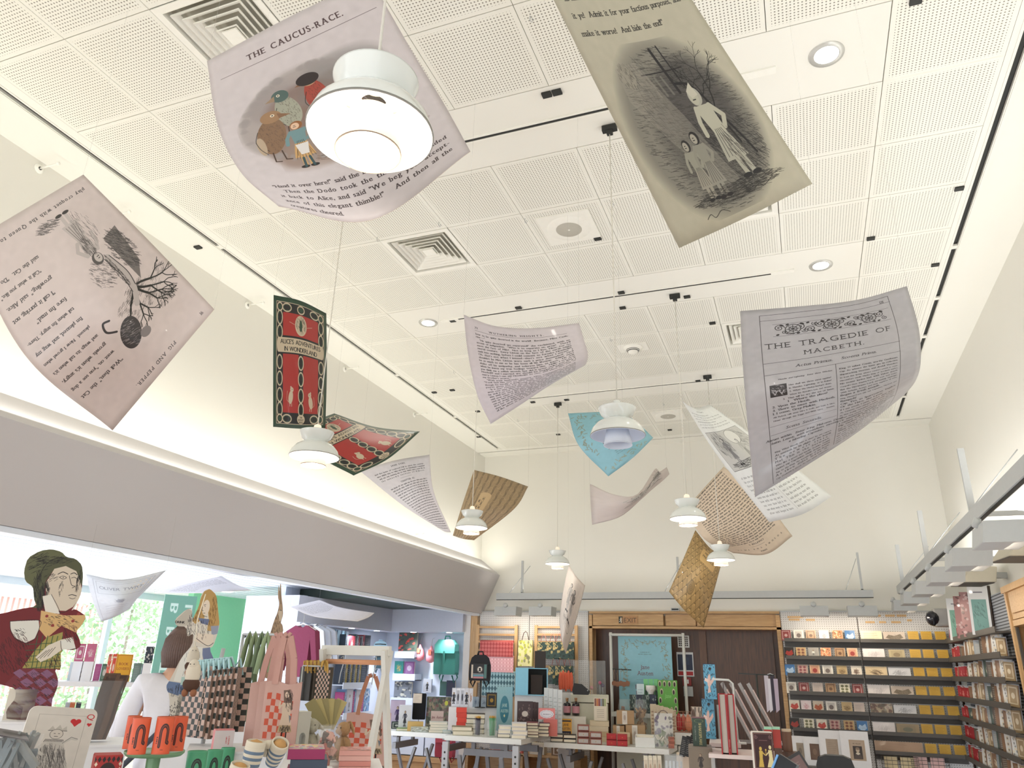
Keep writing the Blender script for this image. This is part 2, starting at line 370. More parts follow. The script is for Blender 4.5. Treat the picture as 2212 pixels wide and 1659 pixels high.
# ================================================================ printed pages hanging from the ceiling
INK = (.13, .12, .12)
def pg_caucus():
    c = Cv(1000, 1360, (.80, .765, .765), .012)
    c.text(940, 62, '15', 46, (.25, .2, .2), 'serif thin', 'r'); c.text(500, 128, 'THE CAUCUS-RACE.', 50, (.28, .2, .2), 'serif bold', 'c', sp=.1, fit=560)
    c.line([(60, 165), (950, 165)], 2.5, (.35, .3, .3))
    for x, y, rx, ry, col, al in ((450,620,350,330,(.62,.58,.56),.8),(330,470,170,120,(.6,.56,.55),.8),(650,420,240,120,(.55,.53,.52),.7),(420,560,200,160,(.48,.38,.34),.55),(600,480,220,110,(.5,.46,.44),.5),(330,760,150,230,(.48,.38,.33),.5),(560,900,330,95,(.60,.52,.47),.9),(700,650,150,200,(.5,.44,.42),.6)):
        for _ in range(3): c.ell(x+random.uniform(-25,25), y+random.uniform(-25,25), rx, ry, col, al*.5, random.uniform(-.2,.2), soft=26)
    for k in range(70):
        a = random.random()*6.28; c.ell(450+cos(a)*345, 620+sin(a)*325, random.uniform(12,34), random.uniform(12,30), (.6,.57,.56), .5, soft=8)
    # plain birds and animals, standing in a ring
    def bird(x, y, s, body, head, beak, d=1):
        c.ell(x, y, 62*s, 130*s, body, 1, .12*d); c.hatch(x, y, 55*s, 120*s, 120, 1.3, 16*s, 1.5, (.2,.15,.13), .55)
        c.ell(x+18*s*d, y-135*s, 44*s, 40*s, head); c.poly([(x+45*s*d, y-150*s), (x+100*s*d, y-118*s), (x+50*s*d, y-112*s)], beak)
        c.ell(x+26*s*d, y-143*s, 9*s, 9*s, (.9,.85,.75)); c.ell(x+26*s*d, y-143*s, 4*s, 4*s, INK)
        for q in (-1, 1): c.line([(x+q*20*s, y+120*s), (x+q*24*s, y+185*s), (x+q*24*s+24*s, y+192*s)], 6*s, (.25,.17,.12))
        c.curve([(x-50*s, y-60*s), (x-70*s, y+20*s), (x-30*s, y+100*s)], 3, INK)
    bird(330, 540, .95, (.62,.62,.55), (.3,.38,.36), (.6,.5,.4), -1); bird(222, 690, 1.15, (.5,.38,.28), (.6,.46,.33), (.5,.36,.25), 1)
    bird(480, 500, .9, (.62,.25,.2), (.72,.58,.45), (.5,.35,.25), -1); bird(760, 600, 1.2, (.38,.34,.3), (.4,.36,.32), (.55,.45,.35), -1)
    bird(660, 760, .8, (.5,.42,.34), (.45,.36,.28), (.6,.5,.35), -1)
    c.ell(462, 372, 58, 36, (.16,.12,.12)); c.ell(160, 750, 22, 80, (.7,.62,.52)); c.curve([(140,700),(150,770),(175,830)], 3)
    c.figure(345, 985, 350, (.42,.55,.56), (.78,.62,.40), (.86,.72,.6), (.55,.34,.16))
    for k in range(7): c.line([(298+k*16, 925), (320+k*9, 850)], 2, (.3,.22,.15))
    c.poly([(315,820),(380,820),(368,900),(328,900)], (.86,.84,.82)); c.line([(325,985),(330,925)], 13, (.2,.3,.32)); c.line([(368,985),(362,925)], 13, (.2,.3,.32))
    c.hatch(640, 955, 260, 34, 160, .1, 60, 3, (.35,.27,.22), .45)
    block(c, 90, 1120, 850, ['"Hand it over here!" said the Dodo.|', '>Then the Dodo took the thimble and handed', 'it back to Alice, and said "We beg your accept-', 'ance of this elegant thimble!"   And then all the', 'creatures cheered.|'], 36, 50, (.22,.17,.17), indent=40)
    return c.mat('print_caucus', .42, .12)
def pg_tree():
    c = Cv(900, 1300, (.80, .745, .725), .012)
    c.text(60, 60, '91', 30, INK, 'serif', 'l'); c.text(460, 72, 'PIG AND PEPPER.', 32, INK, 'serif', 'c', sp=.18)
    # bare tree with a curled shape in the boughs, a small figure standing below
    for k in range(10): c.hatch(random.uniform(90,420), random.uniform(260,560), 70, 34, 60, -.4, 26, 1.6, (.2,.19,.18), .7)
    for a in (-2.3, -1.9, -1.2, -.7, -2.7): c.tree(250, 520, 110, a, 13, 3)
    c.curve([(255,760),(235,620),(250,520),(300,430)], 34, (.70,.66,.64)); c.curve([(240,760),(220,620),(236,520)], 4); c.curve([(275,760),(262,620),(275,500)], 4)
    c.hatch(262, 660, 14, 120, 150, 1.4, 26, 1.6, INK, .7)
    c.ell(430, 330, 62, 96, (.22,.2,.2), 1, .5); c.hatch(430, 330, 55, 90, 90, .4, 24, 2, (.7,.66,.64), .7); c.ell(370, 262, 34, 30, (.5,.47,.46)); c.curve([(480,400),(520,440),(505,490),(470,480)], 12, (.18,.16,.16))
    c.poly([(120,620),(190,520),(200,860),(90,880)], (.34,.32,.31), .8); c.hatch(150, 740, 70, 150, 260, 1.1, 40, 2, INK, .8); c.hatch(330, 700, 70, 90, 160, 1.0, 30, 1.6, INK, .7)
    c.figure(300, 1140, 380, (.70,.66,.64), (.72,.68,.66), (.74,.7,.67), (.3,.28,.27)); c.hatch(300, 880, 34, 60, 90, 1.5, 34, 2, INK, .6)
    c.hatch(420, 1120, 80, 36, 150, .5, 40, 1.6, INK, .7); c.hatch(240, 990, 60, 120, 60, 1.5, 60, 1.4, INK, .7)
    L = ['"Well then," the Cat', 'went on, "you see a dog', 'growls when it\'s angry,', 'and wags its tail when it\'s', 'pleased.  Now I growl when', 'I\'m pleased, and wag my', 'tail when I\'m angry. There-', 'fore I\'m mad."|', '>"I call it purring, not', 'growling," said Alice.', '>"Call it what you like,"', 'said the Cat.  "Do you|']
    for i, t in enumerate(L):
        c.text(560 if t[0] != '>' else 590, 270+i*68, t.lstrip('>').rstrip('|'), 33, (.22,.2,.2), 'serif bold', fit=None if t.endswith('|') else (300 if t[0] != '>' else 270))
    c.text(70, 1215, 'play croquet with the Queen to-day?"', 36, (.22,.2,.2), 'serif bold', fit=760)
    return c.mat('print_tree', .5, .1)
def pg_ghost():
    c = Cv(860, 1500, (.72, .70, .62), .012)
    for i, t in enumerate(['The boy and girl, yellow, meagre, ragged,', 'scowling, wolfish; but prostrate, too, in their', 'humility.  The Spirit stretched its arm, and was', 'erased.  "Deny it!" cried the Spirit, stretching out', 'its hand towards the city.  "Slander those who tell', 'it ye!  Admit it for your factious purposes, and', 'make it worse!  And bide the end!"|']):
        c.text(70, 130+i*80, t.rstrip('|'), 42, (.2,.19,.17), 'serif bold', fit=720 if not t.endswith('|') else 540)
    for k in range(3): c.ell(430, 1060, 360, 400, (.42,.41,.38), .32, 0, soft=70)
    c.ell(480, 1090, 260, 320, (.30,.29,.27), .6, 0, soft=90); c.ell(540, 960, 170, 220, (.26,.25,.24), .6, soft=60)
    c.hatch(450, 1070, 330, 380, 1700, .15, 44, 1.8, (.13,.12,.11), .55, 0, .2); c.hatch(560, 1200, 200, 190, 700, 1.0, 40, 2, (.08,.08,.08), .6)
    for x in (0, 40, 80, 120): c.line([(330+x, 820), (350+x, 900)], 12, (.5,.49,.45), .6)
    c.line([(300,800),(560,800)], 5, INK); c.line([(430,700),(470,900)], 16, INK); c.line([(480,690),(515,880)], 8, INK)
    c.tree(640, 1180, 150, -1.9, 12, 5); c.tree(520, 1080, 110, -1.5, 7, 4); c.curve([(690,1250),(650,1120),(560,900),(470,860)], 11, (.08,.08,.08))
    c.poly([(160,760),(300,740),(420,1000),(520,1330),(430,1340),(260,1080),(150,900)], (.60,.58,.53), .45); c.hatch(300, 980, 90, 260, 200, 1.1, 50, 1.6, (.3,.29,.27), .5)
    c.ell(215, 800, 42, 50, (.60,.58,.52), .8); c.hatch(215, 800, 55, 60, 70, 1.4, 22, 1.5, INK, .6)
    c.figure(600, 1330, 430, (.70,.69,.62), (.66,.65,.59), (.7,.69,.62), (.66,.65,.6), -.16, (.1,.1,.1)); c.hatch(600, 1200, 40, 110, 60, 1.2, 60, 2, (.15,.14,.13), .6)
    c.poly([(505,905),(545,870),(560,930),(520,940)], (.75,.74,.67))
    c.figure(330, 1370, 270, (.58,.57,.51), (.6,.58,.52), (.64,.62,.56), (.15,.14,.13), 0, (.1,.1,.1)); c.figure(400, 1375, 300, (.55,.54,.49), (.56,.55,.5), (.64,.62,.56), (.12,.11,.1), 0)
    c.hatch(480, 1370, 280, 40, 420, .05, 50, 1.8, (.12,.11,.1), .7)
    c.curve([(230,1440),(260,1425),(280,1445),(330,1425),(370,1445)], 3, (.2,.19,.17)); c.curve([(560,1400),(600,1385),(620,1402),(690,1380)], 3, (.2,.19,.17))
    return c.mat('print_ghost', .6, 0)
def pg_cover():
    g, r, k, cr = (.16,.27,.20), (.66,.18,.16), (.10,.10,.10), (.78,.72,.62)
    c = Cv(860, 1280, g, .015)
    c.rect(50, 50, 810, 1240, k); 
    for q in ((50,50,810,1240),): c.line([(q[0],q[1]),(q[2],q[1]),(q[2],q[3]),(q[0],q[3]),(q[0],q[1])], 6, cr)
    c.rect(150, 150, 710, 380, r); c.rect(150, 560, 395, 1130, r); c.rect(465, 560, 710, 1130, r)
    def ring(x, y, rx, ry): c.ell(x, y, rx, ry, cr); c.ell(x, y, rx-14, ry-14, k); c.ell(x, y, rx-22, ry-22, g)
    def link(x, y, v=True):
        c.ell(x, y, 46 if v else 74, 74 if v else 46, cr); c.ell(x, y, 33 if v else 60, 60 if v else 33, g)
        for q in (-1, 1):
            if v: c.poly([(x, y+q*56), (x-30, y+q*18), (x+30, y+q*18)], k); c.ell(x, y+q*17, 26, 22, k)
            else: c.poly([(x+q*56, y), (x+q*18, y-30), (x+q*18, y+30)], k); c.ell(x+q*17, y, 22, 26, k)
    for x in (100, 760):
        for y in (205, 350, 640, 800, 960, 1100): link(x, y)
        ring(x, 100, 46, 46); ring(x, 1190, 46, 46)
    for y in (640, 800, 960, 1100): link(430, y)
    for x in (210, 430, 650):
        if x != 430: link(x, 100, False); link(x, 1190, False)
    ring(430, 100, 60, 46); c.ell(430, 1190, 62, 46, cr)
    for i, t in enumerate(('THE', 'BODLEY', 'HEAD')): c.text(430, 1180+i*24, t, 24, k, 'sans bold', 'c')
    # plain oval leaf ornament
    c.ell(430, 262, 92, 104, cr); c.hatch(430, 262, 78, 90, 110, 1.2, 30, 3, k, .8); c.ell(430, 262, 22, 60, g); c.curve([(250,240),(330,262)], 4, cr); c.curve([(530,262),(610,240)], 4, cr)
    c.rect(80, 400, 780, 545, cr); c.ell(80, 472, 24, 72, cr); c.ell(780, 472, 24, 72, cr)
    c.text(430, 462, "ALICE'S ADVENTURES", 66, k, 'sans bold', 'c', fit=640); c.text(430, 532, 'IN WONDERLAND', 66, k, 'sans bold', 'c', fit=520)
    for x, y, d in ((270, 980, 1), (590, 1020, -1)):
        c.ell(x, y, 34, 66, cr, 1, .2*d); c.ell(x+18*d, y-75, 26, 24, cr); c.ell(x+4*d, y-98, 10, 12, cr); c.curve([(x-20*d, y+50), (x-60*d, y+20), (x-50*d, y-60)], 4, cr)
        c.ell(x+22*d, y-78, 4, 4, k); c.line([(x-14, y+60), (x-14, y+86)], 7, cr); c.line([(x+14, y+60), (x+14, y+86)], 7, cr)
    return c.mat('print_cover', .45, .15)
def pg_wuth():
    c = Cv(1000, 1300, (.82, .79, .81), .01); k = (.15,.13,.14)
    c.text(110, 118, '72', 34, k, 'serif bold'); c.text(500, 122, 'WUTHERING HEIGHTS.', 32, k, 'serif bold', 'c', sp=.2, fit=480); c.line([(110,140),(890,140)], 3, k)
    L = ['bear to be quite deserted in the world!  Because, Miss Cath-', 'rine----"|', '>"He quite deserted! we separated!" she exclaimed, with an', 'accent of indignation.  "Who is to separate us, pray?  They\'ll', 'meet the fate of Milo!  Not as long as I live, Ellen--for no', 'mortal creature.  Every Linton on the face of the earth might', 'melt into nothing, before I could consent to forsake Heathcliff.', 'Oh, that\'s not what I intend--that\'s not what I mean!  I', 'shouldn\'t be Mrs. Linton were such a price demanded!  He\'ll', 'be as much to me as he has been all his lifetime.  Edgar must', 'shake off his antipathy, and tolerate him, at least.  He will,', 'when he learns my true feelings toward him.  Nelly, I see now', 'you think me a selfish wretch, but did it never strike you that if', 'Heathcliff and I married we should be beggars? whereas, if I', 'marry Linton I can aid Heathcliff to rise, and place him out of', 'my brother\'s power."|', '>"With your husband\'s money, Miss Catherine?" I asked.', '"You\'ll find him not so pliable as you calculate upon: and,', 'though I\'m hardly a judge, I think that\'s the worst motive', 'you\'ve given yet for being the wife of young Linton."', '>"It is not," retorted she, "it is the best!  The others were']
    L += [fake_words(58, i) for i in range(9)]
    block(c, 110, 190, 790, L, 30, 35, k, indent=34)
    return c.mat('print_wuth', .5, .1)
def pg_mac():
    c = Cv(1000, 1560, (.69, .68, .69), .016); k = (.16,.14,.14)
    for q in range(40): c.line([(random.uniform(0,1000), random.uniform(0,1560)) for _ in range(1)]+[(random.uniform(0,1000), random.uniform(0,1560))], 1.2, (.62,.6,.6), .25)
    c.line([(110,60),(860,40)], 3, k); c.line([(860,40),(870,1540)], 3, k); c.line([(110,60),(115,1540)], 3, k); c.line([(112,110),(862,95)], 2.5, k); c.text(800, 92, '131', 32, k, 'serif')
    # scroll band
    for i in range(11):
        x = 215+i*56; y = 205
        c.spiral(x, y+(18 if i % 2 else -18), 30, 1.8, 4.5, k, i, 1 if i % 2 else -1); c.spiral(x+28, y+(-26 if i % 2 else 26), 19, 1.5, 4, k, i+1, -1)
        c.ell(x+14, y+(40 if i % 2 else -40), 13, 8, k, 1, .6); c.ell(x-10, y+(-44 if i % 2 else 44), 10, 7, k, 1, -.5)
    for x in (290, 500, 710): c.ell(x, 205, 42, 42, (.66,.65,.66)); c.ell(x, 205, 42, 42, k, 1, 0, ring=5); c.ell(x, 205, 22, 22, k, 1, 0, ring=4); [c.line([(x,205),(x+cos(a)*34,205+sin(a)*34)], 4, k) for a in np.arange(0, 6.28, .785)]
    c.line([(180,150),(840,150)], 2, k); c.line([(180,262),(840,262)], 2, k)
    c.text(480, 372, 'THE TRAGEDIE OF', 98, k, 'serif thin', 'c', sp=.12, fit=700); c.text(500, 462, 'MACBETH.', 74, k, 'serif thin', 'c', sp=.14, fit=330)
    c.line([(115,505),(866,500)], 3, k); c.text(500, 572, 'Actus Primus.   Scoena Prima.', 52, k, 'serif italic', 'c', fit=440); c.line([(115,615),(866,605)], 3, k); c.line([(490,610),(495,1500)], 2.5, k)
    c.text(180, 672, 'Thunder and Lightning.  Enter three Witches.', 26, k, 'serif italic bold', fit=290)
    c.rect(135, 712, 225, 820, k); c.text(180, 804, 'VV', 84, (.69,.68,.69), 'serif', 'c', fit=70); c.hatch(180, 765, 44, 50, 60, .7, 16, 2.5, (.66,.65,.66), .9)
    A = ['Hen shall we three meet againe?', 'In Thunder, Lightning, or in Raine?', '2. When the Hurley-burley\'s done,', 'When the Battaile\'s lost, and wonne.']
    for i, t in enumerate(A): c.text(236, 738+i*30, t, 25, k, 'serif bold', fit=225)
    for i, t in enumerate(['        3.  That will be ere the set of Sunne.', '        1.  Where the place?|', '2. Vpon the Heath.|', '3. There to meet with Macbeth.|', '1. I come, Gray-Malkin.|', 'All. Padock calls anon: faire is foule, and foule is faire,', 'Houer through the fogge and filthie ayre.   Exeunt.']):
        c.text(140, 858+i*30, t.rstrip('|'), 25, k, 'serif bold', fit=None if t.endswith('|') else 335)
    c.line([(120,1078),(486,1074)], 2, k); c.text(300, 1128, 'Scena Secunda.', 44, k, 'serif italic', 'c', fit=200); c.line([(120,1150),(486,1146)], 2, k)
    for i, t in enumerate(['Alarum within.  Enter King, Malcome, Donal-', 'baine, Lenox, with attendants, meeting', 'a bleeding Captaine.']): c.text(310, 1196+i*28, t, 24, k, 'serif italic bold', 'c')
    for i in range(9): c.text(135, 1300+i*28, ['King. What bloody man is that? he can report,', 'As seemeth by his plight, of the Reuolt', 'The newest state.', 'Mal. This is the Serieant,', 'Who like a good and hardie Souldier fought', 'Gainst my Captiuitie: Haile braue friend;', 'Say to the King, the knowledge of the Broyle,', 'As thou didst leaue it.', 'Cap. Doubtfull it stood, As two spent Swimmers,'][i], 24, k, 'serif bold', fit=330)
    R = ['King. O valiant Cousin, worthy Gentleman.', 'Cap. As whence the Sunne gins his reflection,', 'Shipwracking Stormes, and direfull Thunders:', 'So from that Spring, whence comfort seem\'d to come,', 'Discomfort swells: Marke King of Scotland, marke,', 'No sooner Iustice had, with Valour arm\'d,', 'Compell\'d these skipping Kernes to trust their heeles,', 'But the Norweyan Lord, surueying vantage,', 'With furbusht Armes, and new supplyes of men,', 'Began a fresh assault.', 'King. Dismay\'d not this our Captaines, Macbeth and', 'Banquoh?', 'Cap. Yes, as Sparrowes, Eagles;', 'Or the Hare, the Lyon:', 'If I say sooth, I must report they were', 'As Cannons ouer-charg\'d with double Cracks,', 'So they doubly redoubled stroakes vpon the Foe:', 'Except they meant to bathe in reeking Wounds,', 'Or memorize another Golgotha,', 'I cannot tell: but I am faint,', 'My Gashes cry for helpe.', 'King. So well thy words become thee, as thy wounds,', 'They smack of Honor both.']+[fake_words(46, 90+i) for i in range(5)]
    for i, t in enumerate(R): c.text(508, 672+i*31, t, 26, k, 'serif bold', fit=340 if len(t) > 30 else None)
    return c.mat('print_mac', .45, .12)
def pg_plain(name, bg, title, chap, seed, n=26, k=(.16,.14,.14), after=6, tex=None):
    c = Cv(760, 1060, bg, .01); c.text(380, 70, title, 26, k, 'serif bold', 'c', sp=.15)
    y = 120
    for i in range(n):
        if i == after: c.line([(300,y),(460,y)], 2, k); c.text(380, y+52, chap, 30, k, 'serif bold', 'c', sp=.12); y += 90
        t = tex[i] if tex and i < len(tex) else fake_words(54, seed*50+i)
        c.text(80, y, t, 25, k, 'serif bold', fit=600); y += 32
    return c.mat(name, .5, .08)
def pg_gold(name, bg, lines, dia, panel):
    c = Cv(700, 980, bg, .03); k = tuple(v*.62 for v in bg); l = tuple(min(1, v*1.22) for v in bg)
    if dia:
        for i in range(-8, 16): c.line([(i*90, 0), (i*90+560, 980)], 6, k, .8); c.line([(i*90, 0), (i*90-560, 980)], 6, k, .8)
        for j in range(11):
            for i in range(9):
                x, y = i*90+(45 if j % 2 else 0), j*96+40
                for a in (-1.9, -1.57, -1.24, -2.2, -.94): c.line([(x, y+22), (x+cos(a)*26, y+22+sin(a)*30)], 3.5, k)
                c.ell(x, y+24, 9, 9, l)
    else:
        for j in range(10):
            for i in range(7):
                x, y = i*110+(55 if j % 2 else 0), j*104+30
                c.spiral(x, y, 26, 1.8, 4, k, i+j); c.ell(x, y, 30, 30, l, .35)
                for q in range(5): c.curve([(x-50, y+34+q*8), (x-15, y+48+q*5), (x+20, y+30+q*8), (x+52, y+40+q*7)], 3, k)
    px, py = panel; c.rect(px-140, py-105, px+140, py+105, l); c.ell(px-140, py, 30, 104, l); c.ell(px+140, py, 30, 104, l)
    for i, t in enumerate(lines): c.text(px, py-45+i*62, t, 54, k, 'sans bold', 'c')
    if dia: c.ell(300, 700, 60, 84, tuple(v*.85 for v in bg)); c.ell(300, 700, 60, 84, k, 1, 0, ring=5); c.spiral(300, 700, 40, 2, 4, k)
    return c.mat(name, .45, .1)
def vine(c, pts, col, n=60, s=14):
    for (x0, y0), (x1, y1) in zip(pts[:-1], pts[1:]):
        m_ = max(2, int(n*(abs(x1-x0)+abs(y1-y0))/1400))
        for i in range(m_):
            t = i/m_; x = x0+(x1-x0)*t+random.uniform(-s*2.2, s*2.2); y = y0+(y1-y0)*t+random.uniform(-s*2.2, s*2.2); a = random.uniform(0, 6.28)
            c.curve([(x, y), (x+cos(a)*s*1.6, y+sin(a)*s*1.6), (x+cos(a+.5)*s*3, y+sin(a+.5)*s*3)], max(1.2, s*.13), col)
            for q in (1, 2, 3): c.ell(x+cos(a+.2)*s*q*.9, y+sin(a+.2)*s*q*.9, s*.5, s*.2, col, 1, a+q)
def pg_blue(name='print_blue', W_=700, H_=1000):
    c = Cv(W_, H_, (.53, .74, .79), .012); g = (.52,.50,.38); k = (.42,.22,.26)
    vine(c, [(90,90),(610,90)], g, 70, 15); vine(c, [(90,90),(90,700)], g, 90, 15); vine(c, [(610,90),(610,700)], g, 90, 15); vine(c, [(90,900),(610,900)], (.6,.58,.44), 70, 15)
    c.text(350, 200, 'A HANDBOOK OF', 15, (.3,.3,.3), 'serif', 'c'); c.text(350, 225, 'GREATER LONDON TALES', 15, (.3,.3,.3), 'serif', 'c')
    c.text(350, 400, 'Jane', 70, k, 'serif', 'c'); c.text(350, 475, 'Austen', 70, k, 'serif', 'c'); c.line([(230,530),(470,530)], 2, (.35,.4,.4)); c.poly([(325,535),(375,535),(350,565)], (.25,.3,.3)); c.ell(335, 545, 12, 7, (.25,.3,.3)); c.ell(365, 545, 12, 7, (.25,.3,.3))
    c.text(350, 640, 'Pride and', 68, k, 'serif', 'c'); c.text(350, 715, 'Prejudice', 68, k, 'serif', 'c')
    for i in range(3): c.text(350, 775+i*26, 'THE CLASSIC TALE OF MANNERS', 13, (.3,.35,.38), 'serif', 'c')
    return c.mat(name, .45, .1)
def pg_engr(name, bg, seed, title='', cap=True):
    random.seed(seed); c = Cv(700, 980, bg, .01); k = (.2,.2,.2)
    c.text(350, 60, title, 22, k, 'serif', 'c')
    for i in range(6): c.text(70, 105+i*30, fake_words(44, seed+i), 21, (.4,.4,.4), 'serif italic' if i % 2 else 'serif', fit=560 if i % 3 else 380)
    c.rect(60, 300, 640, 620, (.78,.78,.76)); c.line([(60,300),(640,300),(640,620),(60,620),(60,300)], 2.5, k)
    c.hatch(200, 420, 110, 120, 260, 1.2, 46, 2, k, .7); c.hatch(520, 400, 90, 90, 130, .6, 40, 2, k, .5); c.ell(430, 380, 90, 70, (.86,.86,.84)); c.ell(430, 380, 90, 70, k, 1, 0, ring=2.5)
    c.figure(230, 590, 220, (.5,.5,.5), (.55,.55,.55), (.8,.8,.78), (.3,.3,.3)); c.figure(430, 600, 190, (.7,.7,.68), (.7,.7,.68), (.85,.85,.83), (.4,.4,.4)); c.hatch(350, 590, 250, 26, 260, .05, 46, 2, k, .6)
    c.line([(350,660),(350,940)], 1.6, (.5,.5,.5))
    for i in range(10):
        c.text(70, 680+i*28, fake_words(24, seed+20+i), 20, (.38,.38,.38), 'serif', fit=250); c.text(370, 680+i*28, fake_words(24, seed+40+i), 20, (.38,.38,.38), 'serif', fit=250)
    return c.mat(name, .5)
def pg_sketch(name, bg, cap=''):
    c = Cv(600, 860, bg, .01); k = (.24,.23,.23)
    c.figure(230, 560, 380, (.72,.7,.68), (.76,.74,.72), (.8,.78,.75), (.25,.22,.2)); c.figure(360, 620, 400, (.5,.48,.47), (.78,.76,.74), (.8,.78,.75), (.2,.18,.18))
    c.hatch(300, 430, 130, 190, 260, 1.2, 46, 2, k, .6); c.curve([(150,640),(200,560),(330,600),(460,660),(420,720),(230,700),(150,640)], 3, k); c.hatch(300, 640, 150, 50, 120, .2, 50, 2, k, .6)
    for i in range(9): c.curve([(330+i*22, 60), (340+i*18, 180), (350+i*12, 300)], 1.6, (.55,.53,.52))
    c.text(300, 800, cap, 20, k, 'serif italic', 'c'); return c.mat(name, .5)
M_BACK = mat('page_back', hex_('e6dccb'), .6)
M_WIRE = mat('nylon', (.8, .8, .76), .5, alpha=.22, noise=0)
def page(label, m, rows, n=22, back=None, wires=((0, 0), (0, 1)), group='printed pages hanging from the ceiling', zt=4.79, nm='hanging_page', sub=None):
    """rows: page rows top to bottom, each a list of (px, py, depth); a smooth sheet of paper with two faces and an edge"""
    R = [[D(*p) for p in r] for r in rows]
    def cr(P, t):
        k = len(P)-1; x = t*k; i = min(int(x), k-1); f = x-i
        p1, p2 = P[i], P[i+1]; p0 = P[i-1] if i else p1*2-p2; p3 = P[i+2] if i+2 <= k else p2*2-p1
        return .5*(2*p1+(p2-p0)*f+(2*p0-5*p1+4*p2-p3)*f*f+(3*p1-p0-3*p2+p3)*f**3)
    G = [[cr([cr(r, u/n) for r in R], v/n) for u in range(n+1)] for v in range(n+1)]
    nrm = []
    for v in range(n+1):
        q = []
        for u in range(n+1):
            a = G[v][min(u+1, n)]-G[v][max(u-1, 0)]; b = G[min(v+1, n)][u]-G[max(v-1, 0)][u]; q.append(b.cross(a).normalized())
        nrm.append(q)
    org = G[n//2][n//2].copy(); mb = MB(); W_ = n+1
    for s_, mi in ((0, 0), (-.0016, 1)):
        vs = [tuple(G[v][u]+nrm[v][u]*s_-org) for v in range(W_) for u in range(W_)]
        fs = []; uv = []
        for v in range(n):
            for u in range(n):
                a = [v*W_+u, (v+1)*W_+u, (v+1)*W_+u+1, v*W_+u+1]; t = [(u/n, 1-v/n), (u/n, 1-(v+1)/n), ((u+1)/n, 1-(v+1)/n), ((u+1)/n, 1-v/n)]
                if mi: a.reverse(); t.reverse()
                fs.append(tuple(a)); uv.append(t)
        mb.add(vs, fs, mi, uv, True)
    N2 = W_*W_; rim = [(0, u) for u in range(W_)]+[(v, n) for v in range(1, W_)]+[(n, u) for u in range(n-1, -1, -1)]+[(v, 0) for v in range(n-1, 0, -1)]
    ids = [v*W_+u for v, u in rim]; base = len(mb.v)
    for i in range(len(ids)):
        a, b = ids[i], ids[(i+1) % len(ids)]; mb.f.append((a, b, b+N2, a+N2)); mb.mi.append(1); mb.sm.append(False); mb.uv.append([(0, 0)]*4)
    o = mb.build(nm, [m, back or M_BACK], None, tuple(org)); tag(o, label, 'hanging page', group)
    for (v, u) in wires:
        p = G[int(v*n)][int(u*n)]-org; e = Vector((p.x, p.y, zt-org.z))
        if e.z > p.z: MB().tube([tuple(p), tuple(e)], .0006, 4, 0).build('hanging_wire', M_WIRE, o)
    return o
def P3(tl, tm, tr, lm, mm, rm, bl, bm, br): return [[tl, tm, tr], [lm, mm, rm], [bl, bm, br]]
page('large page with coloured birds printed under an old chapter heading, behind the nearest lamp', pg_caucus(),
     [[(447,132,2.35),(622,38,2.3),(800,-48,2.3)],[(470,270,2.25),(690,190,2.22),(885,102,2.25)],[(520,372,2.15),(728,312,2.1),(958,222,2.2)],[(602,444,2.08),(800,404,2.0),(1016,327,2.1)],[(690,466,2.2),(818,478,2.14),(905,452,2.2)]][0:3] +
     [[(602,446,2.08),(806,474,2.0),(1016,327,2.1)]], 30)
page('large greyish pink page with a tree engraving hanging upside down at the far left', pg_tree(),
     P3((463,668,2.6),(353,799,2.55),(243,930,2.6),(322,520,2.7),(200,640,2.45),(52,765,2.5),(180,377,2.9),(60,448,2.8),(-70,525,2.8)), 28, wires=((1, 0), (0, 0)))
page('tall grey page with a dark oval ghost scene, at the top of the picture', pg_ghost(),
     P3((1089,-215,2.5),(1215,-228,2.5),(1340,-240,2.5),(1272,152,2.65),(1415,132,2.65),(1555,92,2.65),(1467,536,2.9),(1611,470,2.9),(1755,397,2.9)), 20, wires=((1, 1),))
MCOV = pg_cover()
page('green-edged red book cover sheet hanging nearly upright behind a lamp cord', MCOV,
     P3((591,637,4.8),(650,650,4.9),(705,677,5.1),(590,780,4.75),(650,785,4.85),(706,800,5.1),(590,922,4.8),(650,926,4.9),(703,925,5.1)))
page('curling red and green book cover sheet flying behind the far left lamp', MCOV,
     [[(650,925,5.3),(690,905,5.5),(722,893,5.7)],[(690,985,5.2),(765,950,5.45),(810,922,5.9)],[(764,1027,5.2),(840,990,5.5),(907,932,6.0)]], back=mat('cover_back', hex_('3c5a48'), .5))
page('page of close text curling up under a small round-numbered heading, in the middle', pg_wuth(),
     [[(1002,680,3.9),(1068,704,3.8),(1151,709,3.8),(1251,698,4.0)],[(1008,742,3.85),(1080,755,3.75),(1166,757,3.75),(1262,736,3.95)],[(1018,802,3.8),(1090,810,3.7),(1180,800,3.72),(1270,764,3.95)],[(1034,862,3.85),(1105,845,3.8),(1185,818,3.8),(1267,784,4.0)],[(1060,916,3.95),(1125,874,3.95),(1190,831,4.0),(1262,790,4.1)]], 26)
page('big grey page with an old tragedy title and two columns of text, on the right', pg_mac(),
     [[(1599,672,2.65),(1725,662,2.55),(1850,648,2.55),(1959,618,2.6)],[(1603,765,2.6),(1735,750,2.5),(1870,728,2.5),(1984,705,2.6)],[(1610,860,2.55),(1745,835,2.45),(1875,808,2.48),(1989,780,2.62)],[(1619,962,2.6),(1750,920,2.55),(1870,880,2.58),(1978,822,2.72)],[(1631,1074,2.75),(1745,1004,2.8),(1855,932,2.85),(1955,852,2.95)]], 28, wires=((0, 1),))
